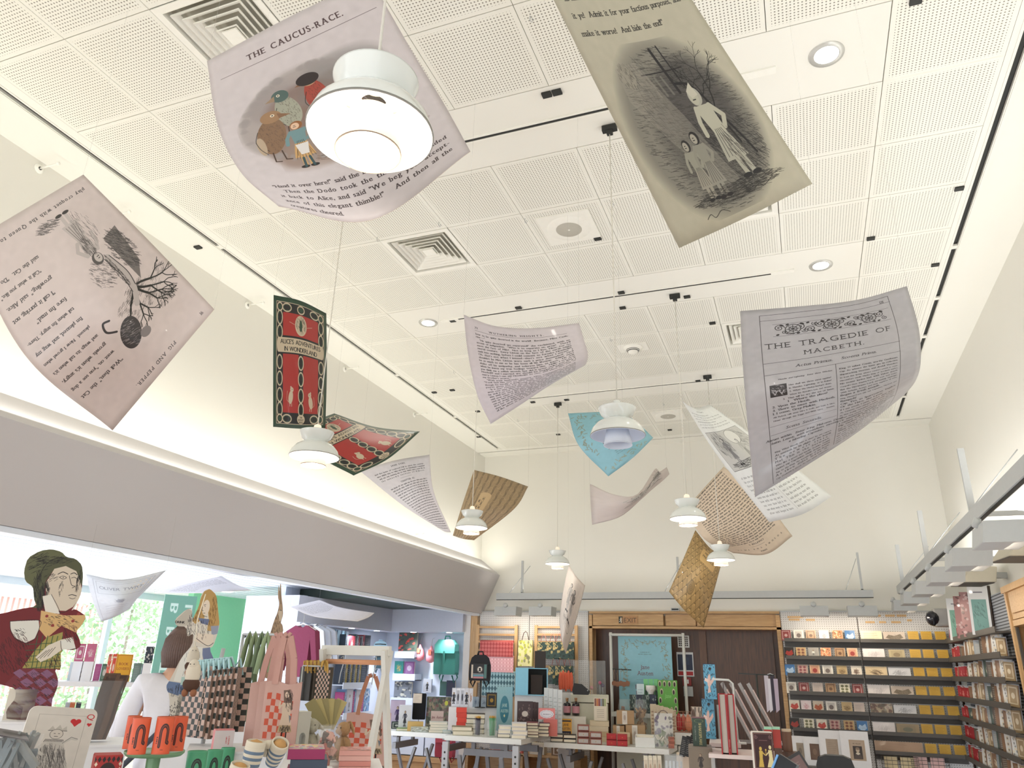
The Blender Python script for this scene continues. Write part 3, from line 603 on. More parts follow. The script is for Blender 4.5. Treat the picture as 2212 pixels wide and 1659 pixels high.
page('pale text page with a chapter heading twisting to a point beside the left wall', pg_plain('print_jane', (.84,.82,.82), 'JANE EYRE.', 'CHAPTER XI.', 3, 26, after=4, tex=['and the lawn of Lowood Fell to meet the convey-', 'ance which was to take me back to Gateshead, I mounted', 'and set out, bearing me to new duties and a new life in', 'the unknown environs of Millcote.']),
     [[(776,1016,6.4),(855,994,6.1),(928,982,6.0)],[(868,1090,6.2),(905,1070,6.05),(937,1062,6.0)],[(950,1143,6.2),(962,1149,6.2),(974,1150,6.2)]])
page('brown patterned book cover sheet hanging behind the lamp left of centre', pg_gold('print_gold_a', (.62,.53,.40), ['PRIDE &', 'PREJUDICE'], False, (350, 420)),
     [[(978,1157,7.4),(1000,1086,7.4),(1024,1015,7.4)],[(1000,1164,7.3),(1040,1100,7.2),(1082,1030,7.4)],[(1024,1167,7.3),(1110,1100,7.2),(1141,1051,7.5)]], wires=((0, 1), (1, 1)))
page('sky blue book cover sheet with gold leaves behind the unlit lamp', pg_blue(),
     P3((1227,893,4.9),(1290,890,4.8),(1345,889,4.8),(1250,962,4.8),(1320,935,4.6),(1380,915,4.8),(1314,1029,4.9),(1366,990,4.8),(1411,946,4.9)))
page('small curled page with a faint sketch whose back shows cream', pg_sketch('print_sketch_a', (.80,.76,.74)),
     [[(1274,1045,7.6),(1326,1068,7.4),(1376,1068,7.4),(1414,1014,7.8),(1424,1019,7.9),(1440,1009,8.0)],[(1276,1090,7.6),(1332,1093,7.4),(1384,1072,7.4),(1420,1030,7.8),(1432,1024,7.9),(1443,1016,8.0)],[(1279,1134,7.7),(1340,1116,7.5),(1386,1078,7.5),(1408,1058,7.9),(1432,1038,8.0),(1446,1024,8.1)]], wires=((0, 0), (0, 1)))
page('bright white page with an engraving, running behind the big tragedy page', pg_engr('print_white', (.90,.91,.90), 11, 'ACT III. Scene 2.'),
     [[(1474,867,6.3),(1502,882,6.2),(1533,874,6.3)],[(1550,985,6.1),(1596,970,6.0),(1640,950,6.2)],[(1662,1128,6.3),(1735,1110,6.2),(1797,1072,6.4)]])
page('cream text page turned upside down above the right-hand far lamps', pg_plain('print_emma', (.87,.80,.71), 'EMMA.', 'CHAPTER I.', 9, 27, after=1, tex=['VOLUME THE FIRST']),
     [[(1712,1158,8.0),(1656,1197,7.9),(1585,1195,8.0)],[(1648,1078,7.9),(1594,1128,7.8),(1522,1165,7.9)],[(1563,1008,8.0),(1528,1046,8.0),(1480,1100,8.1)]], wires=((1, 0), (1, 1)))
page('golden patterned book cover sheet hanging by one corner under the right-hand lamps', pg_gold('print_gold_b', (.72,.60,.40), ['PRIDE &', 'PREJUDICE'], True, (420, 200)),
     P3((1502,1145,8.4),(1532,1182,8.3),(1562,1204,8.4),(1474,1212,8.3),(1510,1240,8.1),(1542,1278,8.3),(1445,1278,8.4),(1480,1320,8.3),(1520,1356,8.4)))
page('narrow white page with a pencil sketch hanging edge-on below the middle lamp', pg_sketch('print_sketch_b', (.88,.84,.80)),
     P3((1228,1220,9.0),(1246,1246,8.95),(1264,1265,9.0),(1215,1285,9.0),(1232,1300,8.9),(1246,1335,9.0),(1208,1345,9.1),(1214,1385,9.0),(1222,1412,9.1)))
MAN = pg_plain('print_note', (.90,.89,.92), '', '', 31, 10, (.5,.48,.5), after=99)
def pg_title():
    c = Cv(700, 900, (.86,.88,.92), .01); k = (.55,.57,.64); c.line([(60,60),(640,60),(640,840),(60,840),(60,60)], 3, k); c.line([(90,90),(610,90),(610,300),(90,300),(90,90)], 3, k)  # glare haze is mixed into the pale ink and paper colours
    c.text(350, 220, 'OLIVER TWIST', 74, k, 'sans', 'c', fit=470); c.ell(350, 430, 60, 34, k, .6); c.hatch(350, 430, 80, 50, 60, .4, 30, 3, k); [c.curve([(150, 560+i*60), (350, 520+i*60), (550, 560+i*60)], 3, k) for i in range(4)]; return c.mat('print_title', .5)
page('hazy title page hanging beyond the opening near the window', pg_title(), P3((186,1240,4.9),(262,1252,4.8),(359,1232,5.0),(200,1298,4.8),(260,1300,4.7),(300,1290,4.9),(219,1343,4.9),(250,1332,4.85),(280,1316,4.9)), 14, zt=2.605, group='printed pages hanging in the side hall')
page('pale manuscript page lying flat in the air above the green wall', MAN, P3((333,1281,6.4),(400,1262,6.6),(478,1244,6.8),(430,1281,6.3),(460,1268,6.5),(510,1262,6.7),(450,1279,6.2),(500,1277,6.3),(543,1275,6.5)), 14, zt=2.605, group='printed pages hanging in the side hall')
page('pale handwritten page curling in front of the clothes alcove', MAN, P3((627,1311,7.6),(660,1303,7.8),(690,1296,8.0),(680,1332,7.5),(720,1325,7.7),(735,1312,7.9),(773,1342,7.5),(795,1334,7.7),(809,1324,7.9)), 14, zt=2.605, group='printed pages hanging in the side hall')
# ================================================================ room shell
ZC = 4.798; YB = 10.6; XLW = -4.50; XR = 1.78
WHITE = mat('wall_paint', hex_('e6e4dc'), .75, noise=.015, nscale=3, bump=.02)
CEILP = mat('ceiling_paint', hex_('ecebe3'), .8, noise=.01, nscale=2)
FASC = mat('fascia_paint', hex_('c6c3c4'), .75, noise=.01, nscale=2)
DARK = mat('slot_black', (.02, .022, .02), .6)
METAL = mat('rail_grey', hex_('b4b8ba'), .4, .3)
OAK = wood_mat('oak', hex_('bb9463'), hex_('d0ad80'), 2, 5); OAKX = wood_mat('oak_x', hex_('b18a5b'), hex_('c9a475'), 0, 5)
WALN = wood_mat('walnut', hex_('3f2a1f'), hex_('5c3d2c'), 2, 4, .35)
PINK = hex_('d9d9d4')
struct('floor', MB().box((-5.5, 5.5, -.05), (14, 17, .1)), wood_mat('floor_wood', hex_('8d6a48'), hex_('a98560'), 1, 3))
T = .5904*1.0; TW = .5904; TY = .5867
XL0 = -4.007                                   # tile grid origin (measured from the ceiling lines)
cl = MB(); cl.box(((-4.56+1.86)/2, 4.4, ZC+.10), (6.5, 13.0, .1)); ceil = struct('ceiling', cl, mat('ceiling_void', hex_('b9b6ab'), .9, noise=0))
def cpart(name, x0, x1, y0, y1, m, z=ZC, h=.02): return MB().box((0, 0, h/2), (x1-x0-.006, y1-y0-.006, h)).build(name, m, ceil, ((x0+x1)/2, (y0+y1)/2, z))
cols = [-4.007+i*.5903 for i in range(10)]     # ... 1.306
strips = [(-1.44, -.86), (.86, 1.44), (3.205, 3.775), (5.53, 6.115), (7.865, 8.45)]
PM = dots_mat('perforated_tile', hex_('ecebe2'), hex_('8d8a7e'), .0185, .0042, (TW-.01, TY-.01), .022)
tile_me = MB().box((0, 0, .012), (TW-.004, TY-.005, .024)).mesh('ceiling_tile', [PM])
tile_s = MB().box((0, 0, .012), (TW-.004, .605-.024, .024)).mesh('ceiling_tile_side', [PM])
ys = []
for a, b in zip(strips[:-1], strips[1:]):
    g = (b[0]-a[1])/3; ys += [(a[1]+g*i, a[1]+g*(i+1)) for i in range(3)]
ys += [(8.45+.589*i, 8.45+.589*(i+1)) for i in range(3)]
DIFF = {(-2.8, 4.67), (-2.8, 2.2), (-.4, 4.67), (-.44, 7.0), (-2.24, 9.1)}
DIFFC = []
for j, (a, b) in enumerate(ys):
    for i in range(9):
        x0, x1 = cols[i], cols[i+1]; cx, cy = (x0+x1)/2, (a+b)/2
        if b < 0: continue
        hit = [d for d in DIFF if abs(d[0]-cx) < .28 and abs(d[1]-cy) < .28]
        if hit: DIFFC.append((cx, cy, x1-x0, b-a)); continue
        share('ceiling_tile', tile_me, ceil, (cx, cy, ZC), scale=(1, (b-a)/.5867, 1))
for (a, b) in strips:
    if b < 0: continue
    cpart('plain_strip', cols[1], cols[8], a, b, CEILP)
    for i in (0, 8): share('ceiling_tile', tile_s, ceil, ((cols[i]+cols[i+1])/2, (a+b)/2, ZC))
# plain margins, dark air slots in them
def slotted(name, x0, x1, y0, y1, sx, segs):
    mb = MB(); mb.box((((x0+sx-.018)/2), (y0+y1)/2, ZC+.01), (sx-.018-x0, y1-y0, .02)); mb.box(((sx+.018+x1)/2, (y0+y1)/2, ZC+.01), (x1-sx-.018, y1-y0, .02))
    mb.build(name, CEILP, ceil)
    for a, b in zip(segs[:-1], segs[1:]): MB().box((sx, b, ZC+.012), (.036, .05, .016)).build('slot_divider', CEILP, ceil)
    MB().box((sx, (y0+y1)/2, ZC+.035), (.036, y1-y0, .02)).build('slot_void', DARK, ceil)
    for s_ in (-1, 1): MB().box((sx+s_*.03, (y0+y1)/2, ZC-.003), (.012, y1-y0, .006)).build('slot_trim', CEILP, ceil)
slotted('side_margin', -4.56, cols[0], -1.5, 10.22, -4.11, [2.2, 4.05, 5.3, 7.0, 8.6, 10.2]); slotted('side_margin', cols[9], 1.86, -1.5, 10.22, 1.374, [3, 5.85, 6.75, 7.6, 8.5, 9.4, 10.2])
MB().box((-1.35, 10.265, ZC+.01), (6.4, .09, .02)).build('end_margin', CEILP, ceil); MB().box((-1.35, 10.49, ZC+.01), (6.4, .28, .02)).build('end_margin', CEILP, ceil)
# walls
struct('wall_left', MB().box((XLW-.06, 4.5, 4.0), (.12, 13, 1.7)), WHITE)
wb = MB(); wb.box((-1.4, YB+.06, 3.62), (6.5, .12, 2.46)); wb.box((1.8, YB+.06, 1.2), (.3, .12, 2.4)); wback = struct('wall_back', wb, WHITE)
wr = MB(); wr.box((XR+.06, 4.5, 2.45), (.12, 13, 4.9)); struct('wall_right', wr, WHITE); struct('wall_rear', MB().box((-1.4, -1.95, 2.4), (6.6, .12, 4.8)), WHITE)  # unseen rear wall added to keep sky light off the pages
# sloping fascia over the opening, with its lit ledge
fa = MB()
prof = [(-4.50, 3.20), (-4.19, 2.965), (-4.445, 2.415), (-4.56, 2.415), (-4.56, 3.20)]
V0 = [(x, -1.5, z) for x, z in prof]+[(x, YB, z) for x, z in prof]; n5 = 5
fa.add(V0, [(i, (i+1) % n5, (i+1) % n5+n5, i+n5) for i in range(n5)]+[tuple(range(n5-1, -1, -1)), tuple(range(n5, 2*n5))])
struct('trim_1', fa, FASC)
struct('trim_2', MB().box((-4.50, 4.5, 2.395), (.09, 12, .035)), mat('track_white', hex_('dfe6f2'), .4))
# ceiling fittings -------------------------------------------------
GR = mat('grille_white', hex_('f1f0e8'), .5)
for i, (cx, cy, w, h) in enumerate(DIFFC):
    nm_ = ['square louvred air grille above the coloured bird page, nearest the camera', 'square louvred air grille in the middle of the ceiling', 'square louvred air grille half hidden behind the ghost page', 'square louvred air grille beside the big tragedy page', 'square louvred air grille above the blue cover sheet']
    t = thing('air_grille', None, 'air grille', (cx, cy, ZC-.004)); t['group'] = 'ceiling air grilles'; t['_c'] = (cx, cy)
    def ringbox(r0, r1, z0, z1, nm, m):
        mb = MB(); vs = []
        for r, z in ((r1, z0), (r0, z1), (r0, z1+.008), (r1, z0+.008)): vs += [(-r, -r, z), (r, -r, z), (r, r, z), (-r, r, z)]
        fs = []
        for k in range(4):
            for q in range(4): fs.append((k*4+q, k*4+(q+1) % 4, ((k+1) % 4)*4+(q+1) % 4, ((k+1) % 4)*4+q))
        return mb.add(vs, fs).build(nm, m, t)
    ringbox(w/2-.045, w/2-.004, 0, .004, 'frame', GR); ringbox(w/2-.052, w/2-.045, 0, .06, 'frame_lip', GR)
    for k in range(5): r = .225-k*.04; ringbox(r-.032, r, .004, .034, 'louvre_blade', GR)
    MB().box((0, 0, .012), (.09, .09, .012)).build('centre_plate', GR, t); MB().box((0, 0, .075), (w-.1, w-.1, .01)).build('duct_box', DARK, t)
    best = min([(0, -2.8, 2.2), (1, -2.8, 4.67), (2, -.4, 4.67), (3, -.44, 7.0), (4, -2.24, 9.1)], key=lambda q: (q[1]-cx)**2+(q[2]-cy)**2)[0]; t['label'] = nm_[best]; del t['_c']
for px, py, lb in ((1229, 492, 'round ceiling loudspeaker in the middle of the nearest tile field'), (1443, 897, 'round ceiling loudspeaker in the farthest tile field')):
    p = AZ(px, py, ZC); t = thing('ceiling_speaker', lb, 'loudspeaker', (p.x, p.y, ZC-.004), group='ceiling loudspeakers')
    MB().box((0, 0, 0), (.40, .40, .008)).build('mounting_plate', GR, t); MB().lathe([(0, -.012), (.10, -.014), (.155, -.010), (.165, -.004)], 32).build('rim', GR, t)
    MB().lathe([(0, -.016), (.095, -.016), (.10, -.012)], 32).build('grille', mat('spk_grille', hex_('b9b6ab'), .7), t); MB().lathe([(0, -.019), (.008, -.018), (.01, -.014)], 10).build('centre_cap', GR, t)
p = AZ(1367, 750, ZC); t = thing('smoke_detector', 'white round smoke detector in the second tile field', 'smoke detector', (p.x, p.y, ZC-.003))
MB().box((0, 0, 0), (.30, .20, .006)).build('base_plate', GR, t); MB().lathe([(0, -.07), (.03, -.068), (.05, -.055), (.055, -.03), (.09, -.025), (.10, -.004)], 24).build('body', GR, t)
for k in range(2): MB().lathe([(.056+k*.01, -.047+k*.014), (.058+k*.01, -.040+k*.014)], 24).build('vent_ring', DARK, t)
LAMP_E = mat('lamp_glow', (1, .97, .92), .5, emit=9, noise=0)
for px, py, lb in ((1785, 117, 'glowing recessed downlight in the nearest plain strip, top right'), (1773, 573, 'glowing recessed downlight above the big tragedy page'), (925, 697, 'glowing recessed downlight left of the page of close text')):
    p = AZ(px, py, ZC); t = thing('downlight', lb, 'downlight', (p.x, p.y, ZC), group='recessed ceiling downlights')
    MB().lathe([(.062, -.006), (.088, -.008), (.092, 0)], 32).build('rim', mat('dl_rim', hex_('c9c9c4'), .35, .4), t); MB().lathe([(0, -.001), (.05, -.001), (.064, -.005)], 32).build('bulb', LAMP_E, t)
    spot('downlight_lamp', (p.x, p.y, ZC-.03), (0, 0, 0), 14, (1, .95, .85), 120, .8)
# lateral light tracks
def track(x0, x1, y, lb, plates):
    t = thing('light_track', lb, 'light track', ((x0+x1)/2, y, ZC), group='recessed ceiling light tracks'); L_ = x1-x0
    MB().box((0, 0, -.004), (L_, .016, .008)).build('slot', DARK, t); [MB().box((0, s_*.017, -.004), (L_, .012, .010)).build('edge', GR, t) for s_ in (-1, 1)]
    for q in plates: MB().box((q*(L_/2+.09), 0, -.005), (.18, .05, .010)).build('end_plate', GR, t)
track(-1.72, -.02, 3.485, 'black recessed light track crossing above the nearest lamps', (1,)); MB()
track(-2.81, .03, 5.83, 'long black recessed light track in the second plain strip', (1, -1)); track(-2.9, .4, 8.16, 'far black recessed light track in the third plain strip', (1,))
def sens(px, py, k, tw=1):
    p = AZ(px, py, ZC); o = MB()
    for q in range(tw): o.box((q*.062, 0, -.006), (.055, .042, .012))
    return o.build('clip_block', DARK, None, tuple(p))
SQ = [(1181,203,2,'twin small black clip blocks in the plain strip left of the ghost page'),(1978,0,1,'small black clip block on the tiles at the top right edge'),(1291,514,1,'small black clip block beside the nearest ceiling loudspeaker'),(428,533,1,'small black clip block on the left margin below the long slot'),(978,692,1,'small black clip block left of the second light track'),(1120,664,1,'small black clip block near the left end of the second light track'),(1342,631,1,'small black clip block just above the middle of the second track'),(1345,664,1,'small black clip block just below the middle of the second track'),(1484,640,1,'small black clip block right of the second track connector'),(1539,697,1,'small black clip block on the tiles left of the tragedy page'),(1881,514,1,'small black clip block on the right-hand tiles, above the tragedy page'),(2072,406,1,'small black clip block by the right slot, upper one'),(2020,571,1,'small black clip block by the right slot, lower one'),(938,847,1,'small black clip block on the left margin, first of the far pair'),(977,842,1,'small black clip block on the left margin, second of the far pair'),(1151,868,1,'small black clip block left of the far track connector'),(1224,863,1,'small black clip block right of the far track connector'),(1032,888,1,'small black clip block beside the cord left of centre'),(1034,943,1,'small black clip block on the far left margin'),(1206,938,1,'small black clip block below the far track connector'),(1447,928,1,'small black clip block near the far end wall'),(1508,822,1,'small black clip block left of the far right connector')]
for px, py, tw, lb in SQ: tag(sens(px, py, 0, tw), lb, 'clip block', 'black clip blocks on the ceiling')
HK = [(948,480),(815,512),(1134,472),(1320,436),(1318,730),(1118,905),(1432,870),(980,800),(1145,35)]
for i, (px, py) in enumerate(HK):
    p = AZ(px, py, ZC); t = MB().tube([(0, 0, 0), (0, 0, -.03), (.012, 0, -.045), (.02, 0, -.03), (.01, 0, -.018)], .002, 5).build('ceiling_hook', METAL, None, tuple(p))
    tag(t, 'tiny metal hook in the ceiling tiles '+['above the middle grille, right one','at the left corner of the middle grille','between the grille and the loudspeaker','beside the unlit lamp cord','below the second light track','above the blue cover sheet','near the white engraving page','left of the page of close text','beside the nearest lamp cord, at the top'][i], 'hook', 'ceiling hooks')
# cable pins on the left wall
for i, (px, py) in enumerate([(85,362),(245,447),(535,655),(745,795),(895,890)]):
    p = AX(px, py, XLW); t = thing('wall_pin', 'small white stand-off pin high on the left wall, %s from the camera' % ORD[i+1], 'pin', (XLW, p.y, 4.74), group='stand-off pins along the top of the left wall')
    MB().lathe([(0, 0), (.035, 0), (.035, .006), (.012, .012)], 16, mx=Matrix.Rotation(pi/2, 4, 'Y')).build('rose', GR, t); MB().tube([(0, 0, 0), (.17, 0, 0)], .006, 8).build('rod', GR, t); MB().ell((.175, 0, 0), (.014, .014, .014)).build('knob', GR, t)
for i, (px, py) in enumerate([(145,898),(738,1100),(898,1155)]):
    p = AX(px, py, XLW); t = thing('wall_pin', 'small white stand-off pin low over the lit ledge, %s from the camera' % ORD[i+1], 'pin', (XLW, p.y, 3.23), group='stand-off pins over the ledge')
    MB().tube([(0, 0, 0), (.10, 0, 0)], .006, 8).build('rod', GR, t); MB().ell((.105, 0, 0), (.014, .014, .014)).build('knob', GR, t)
# ---------------------------------------------------------------- pendant lamps
GLOSS = mat('lamp_white', hex_('dfe3e0'), .22, coat=.5, noise=0); INN = mat('lamp_inner', hex_('fbf7ee'), .5, noise=0)
HOT = mat('lamp_diffuser', hex_('f3e6d2'), .5, emit=.42, ecol=(1, .86, .70), noise=0); LIN = mat('lamp_lining', hex_('f6f2ea'), .5, emit=.85, ecol=(1, .95, .88), noise=0); RIM = mat('lamp_rim', hex_('7a6a5c'), .4, noise=0); BULB = mat('bulb', (1, .95, .88), .5, emit=7, noise=0); COLD = mat('lamp_cold', hex_('cfd6e4'), .5, noise=0)  # lining emission stands in for bulb light falling on it
def pendant(p, lb, on=True, k=1.0, power=4):
    t = thing('pendant_lamp', lb, 'lamp', tuple(p), group='white two-tier pendant lamps')
    hot = HOT if on else COLD
    MB().lathe([(.070*k, 0), (.073*k, .002), (.055*k, .10*k), (.053*k, .10*k), (.068*k, .002), (.070*k, 0)], 40).build('inner_cylinder', hot, t)
    prof = [(.142, .052), (.1415, .058), (.131, .088), (.109, .115), (.080, .133), (.062, .140)]
    MB().lathe([(r*k, z*k) for r, z in prof], 48).build('lower_shade', GLOSS, t)
    MB().lathe([(.142*k, .052*k)]+[((r-.003)*k, (z-.004)*k) for r, z in prof]+[(.03*k, .136*k)], 48).build('shade_lining', LIN if on else COLD, t)
    MB().lathe([(.0735*k, -.0015), (.0738*k, .002), (.069*k, .002), (.069*k, -.0015), (.0735*k, -.0015)], 40).build('cylinder_rim', RIM if on else COLD, t); MB().lathe([(.1425*k, .050*k), (.1432*k, .054*k), (.1395*k, .054*k), (.1395*k, .050*k), (.1425*k, .050*k)], 48).build('shade_rim', mat('rim_grey', hex_('9a9a96'), .3, .5), t)
    MB().lathe([(.060*k, .138*k), (.066*k, .148*k), (.083*k, .163*k), (.098*k, .197*k), (.099*k, .201*k), (.094*k, .199*k), (.076*k, .167*k), (.03*k, .154*k)], 48).build('upper_bowl', GLOSS, t)
    MB().lathe([(.032*k, .185*k), (.030*k, .192*k), (.020*k, .240*k), (.012*k, .246*k), (0, .247*k)], 24).build('cap', HOT if on else GLOSS, t)
    for a in range(3): MB().box((.058*k, 0, .118*k), (.012*k, .004, .05*k), mx=Matrix.Rotation(a*2.094, 4, 'Z')).build('bracket', GLOSS, t)
    MB().ell((0, 0, .075*k), (.028*k, .028*k, .036*k)).build('bulb', BULB if on else COLD, t)
    MB().tube([(0, 0, .245*k), (0, 0, ZC-p[2]-.02)], .0035, 8).build('cord', mat('cord_white', hex_('dcd9cf'), .6, noise=0), t)
    c_ = MB(); c_.box((0, 0, ZC-p[2]-.022), (.09, .035, .035)); c_.box((0, 0, ZC-p[2]-.05), (.035, .03, .03)); c_.build('track_adaptor', DARK, t)
    if on:
        l = bpy.data.lights.new('pendant_bulb', 'POINT'); l.energy = power; l.color = (1, .93, .83); l.shadow_soft_size = .02
        o = bpy.data.objects.new('pendant_bulb', l); COL.objects.link(o); o.parent = t; o.location = (0, 0, -.02)
    return t
for px, py, d, lb, on in ((795, 330, 1.66, 'large glowing pendant lamp nearest the camera, in front of the bird page', True), (676, 1006, 4.26, 'glowing pendant lamp under the upright red cover sheet', True), (1335, 962, 3.83, 'unlit pendant lamp in front of the sky blue cover sheet', False), (1018, 1153, 6.6, 'glowing pendant lamp in front of the brown patterned sheet', True), (1204, 1228, 8.6, 'glowing pendant lamp above the narrow sketch page', True), (1487, 1135, 5.84, 'glowing pendant lamp left of the upside-down cream page', True), (1558, 1221, 7.6, 'glowing pendant lamp under the upside-down cream page', True)):
    p = D(px, py, d); pendant((p.x, p.y, p.z), lb, on)
# ================================================================ helpers for goods, measured on the photograph but built in metres
def plane_pt(px, py, c):
    n = Vector((c.x, c.y, 0)).normalized(); r = ray(px, py); return CAM + r*((c-CAM).dot(n)/r.dot(n))
class F:
    """frame: front-bottom-centre of a thing seen in box x0,y0,x1,y1 (pixels) at depth d (or standing at height Z)"""
    def __init__(s, x0, y0, x1, y1, d=None, Z=None, yaw=0, fx=None):
        pc = (x0+x1)/2
        sh = (pc-1218)/((y0+y1)/2+3413)*(y1-y0)/2 if y1-y0 > 4 else 0; x0 += sh; x1 += sh; pc += sh
        c = AZ(pc, y1, Z) if Z is not None else D(pc, y1, d)
        s.loc = c; a = plane_pt(x0, y1, c); b = plane_pt(x1, y1, c); s.w = (b-a).length; s.h = abs(plane_pt(pc, y0, c).z-c.z)
        s.rz = (face(c) if fx is None else fx)+yaw; s.d = dep(c)
        if fx is not None: s.w = (AY(x1, y1, c.y)-AY(x0, y1, c.y)).length if abs(fx) < .1 else s.w
def FD(f, r): return f.loc+Vector((-sin(f.rz)*r, cos(f.rz)*r, 0))
CRM = mat('paper_edge', hex_('e4dcc8'), .8, noise=.06, nscale=200)
WPL = mat('white_panel', hex_('e6e6e8'), .45, noise=.01)
def small(name, w, h, bg, fn, rough=.5, coat=.1):
    if name in MATS: return MATS[name]
    c = Cv(w, h, bg, .01); fn(c); return c.mat(name, rough, coat)
CI = {}
def cover(name, bg, fg=(.9,.85,.7), kind=0, text=None, w=96, h=132, tc=None):
    if name in MATS: return MATS[name]
    c = Cv(w, h, bg, .02); R_ = random.Random(name); q = R_.random
    if kind == 0: c.rect(w*.15, h*.12, w*.85, h*.88, fg, .25); c.ell(w/2, h*.5, w*.22, h*.2, fg, .8)
    if kind == 1: [c.ell(q()*w, q()*h, w*.05+q()*w*.06, w*.04+q()*w*.05, fg if i % 2 else tuple(v*.6 for v in bg), .8, q()*3) for i in range(40)]
    if kind == 2: c.rect(w*.12, h*.1, w*.88, h*.9, fg, .9); c.rect(w*.2, h*.16, w*.8, h*.84, bg); c.ell(w/2, h/2, w*.16, h*.14, fg)
    if kind == 3: c.hatch(w/2, h*.5, w*.3, h*.25, 50, q()*3, w*.2, 1.6, fg, .7); c.hatch(w*.5, h*.55, w*.18, h*.18, 30, q()*3, w*.2, 2, fg, .8)
    if kind == 4: [c.line([(w*.15, h*(.2+.09*i)), (w*(.6+.25*q()), h*(.2+.09*i))], 1.6, fg, .7) for i in range(8)]
    if kind == 5: c.figure(w*.5, h*.85, h*.62, fg, tuple(v*.7 for v in fg))
    if kind == 6:
        for j in range(3):
            for i in range(2): c.ell(w*(.3+.4*i), h*(.22+.27*j), w*.15, h*.11, fg, .8); c.ell(w*(.3+.4*i), h*(.22+.27*j), w*.06, h*.05, tuple(v*.5 for v in bg))
    if kind == 7: c.poly([(w*.1,h*.6),(w*.25,h*.3),(w*.5,h*.42),(w*.8,h*.22),(w*.92,h*.6),(w*.6,h*.85),(w*.3,h*.75)], fg, .8); c.hatch(w*.5, h*.5, w*.35, h*.25, 40, 1, w*.1, 1.5, tuple(v*.6 for v in fg), .5)
    if text:
        for i, (t, y, s_) in enumerate(text): c.text(w/2, h*y, t, h*s_, tc or fg, 'sans bold', 'c', fit=min(w*.8, len(t)*h*s_*.62))
    return c.mat(name, .45, .1)
def book_up(f, label, m, edge, group=None, depth=.025, name='book', cat='book', pages=True, lean=0):
    t = thing(name, label, cat, f.loc, group=group, rot=(lean, 0, f.rz)); e = mat('c_'+edge, hex_(edge), .5)
    w, h = f.w, f.h
    if pages:
        k = .003; b = MB(); b.box((0, k/2, h/2), (w, k, h), 0, front=1); b.box((0, depth-k/2, h/2), (w, k, h)); b.box((-w/2+k/2, depth/2, h/2), (k, depth-2*k, h)); b.build('cover', [e, m], t)
        MB().box((k, depth/2, h/2), (w-3*k, depth-2*k-.0006, h-.008)).build('pages', CRM, t)
    else:
        b = MB(); b.box((0, depth/2, h/2), (w, depth, h), 0, front=1); b.build('box_body', [e, m], t); MB().box((0, depth/2, h+.001), (w*.98, depth*.96, .002)).build('lid', e, t)
    return t
def flat_book(loc, rz, w, dp, h, col, label, group, spine=True, tm=None, name='book', cat='book'):
    t = thing(name, label, cat, loc, rz, group); e = mat('c_'+col, hex_(col), .5); k = min(.004, h*.14)
    b = MB(); b.box((0, dp/2, k/2), (w, dp, k)); b.box((0, dp/2, h-k/2), (w, dp, k), 0)
    if spine: b.box((0, k/2, h/2), (w, k, h-2*k))
    else: b.box((0, dp-k/2, h/2), (w, k, h-2*k))
    b.build('cover', [e], t)
    MB().box((0, dp/2+(k if spine else -k), h/2), (w-.012, dp-2*k-.004, h-2*k-.0006)).build('pages', CRM, t)
    if tm: MB().add([(-w/2+.002, .002, h+.0006), (w/2-.002, .002, h+.0006), (w/2-.002, dp-.002, h+.0006), (-w/2+.002, dp-.002, h+.0006)], [(0, 1, 2, 3)], 0, [[(0,0),(1,0),(1,1),(0,1)]]).build('cover_print', tm, t)
    return t
def stack(f, n, cols, desc, group, dp=.2, spine=False, jit=.01, tm=None, name='book', cat='book'):
    """n single books piled up, each a thing of its own"""
    h = f.h/n; R_ = random.Random(desc); posn = lambda i: ('topmost' if i == n-1 else 'lowest' if i == 0 else '%s from the top' % ORD[n-i]) if n > 1 else 'lying alone'
    for i in range(n):
        j = R_.uniform(-jit, jit); lb = ('%s, %s' % (desc, posn(i))) if n > 1 else desc
        flat_book(f.loc+Vector((j*cos(f.rz), j*sin(f.rz), i*h)), f.rz+R_.uniform(-jit, jit)*3, f.w*.99, dp, h-.0012, cols[i % len(cols)], lb, group, spine, tm if i == n-1 else None, name, cat)
def boxy(f, label, m, name='box', cat='box', group=None, depth=.1, edge='e8e4da', lid=True, bevel=.002, yaw=0):
    t = thing(name, label, cat, f.loc, f.rz+yaw, group); e = mat('c_'+edge, hex_(edge), .55)
    b = MB(); b.box((0, depth/2, f.h*.5), (f.w, depth, f.h), 0, front=1 if m else None); b.build('body', [e]+([m] if m else []), t)
    if lid: MB().box((0, depth/2, f.h+.0015), (f.w*.97, depth*.97, .003)).build('lid', e, t)
    return t
# ================================================================ back wall
FY = YB-.05                                    # face of the pegboards and shelves
PEG = dots_mat('pegboard', hex_('cdcccb'), hex_('6c6967'), .0265, .0044)
def onY(px, py, Y=FY): p = AY(px, py, Y); return p.x, p.z
struct('wall_behind_boards', MB().box((-1.45, YB+.28, 1.2), (6.4, .1, 2.4)), WALN)
for i, (a, b) in enumerate(((-4.46, -3.70), (-3.69, -2.83), (-.29, .60), (.61, 1.60))):
    t = thing('pegboard', ['white pegboard panel behind the left oak ladder', 'white pegboard panel behind the right oak ladder', 'white pegboard panel behind the small greeting cards', 'white pegboard panel behind the yellow packs'][i], 'pegboard', ((a+b)/2, FY, 0), group='white pegboard wall panels')
    MB().box((0, .02, 1.22), (b-a, .04, 2.44)).build('board', PEG, t); MB().box((0, .02, 2.445), (b-a, .05, .012)).build('top_rail', METAL, t)
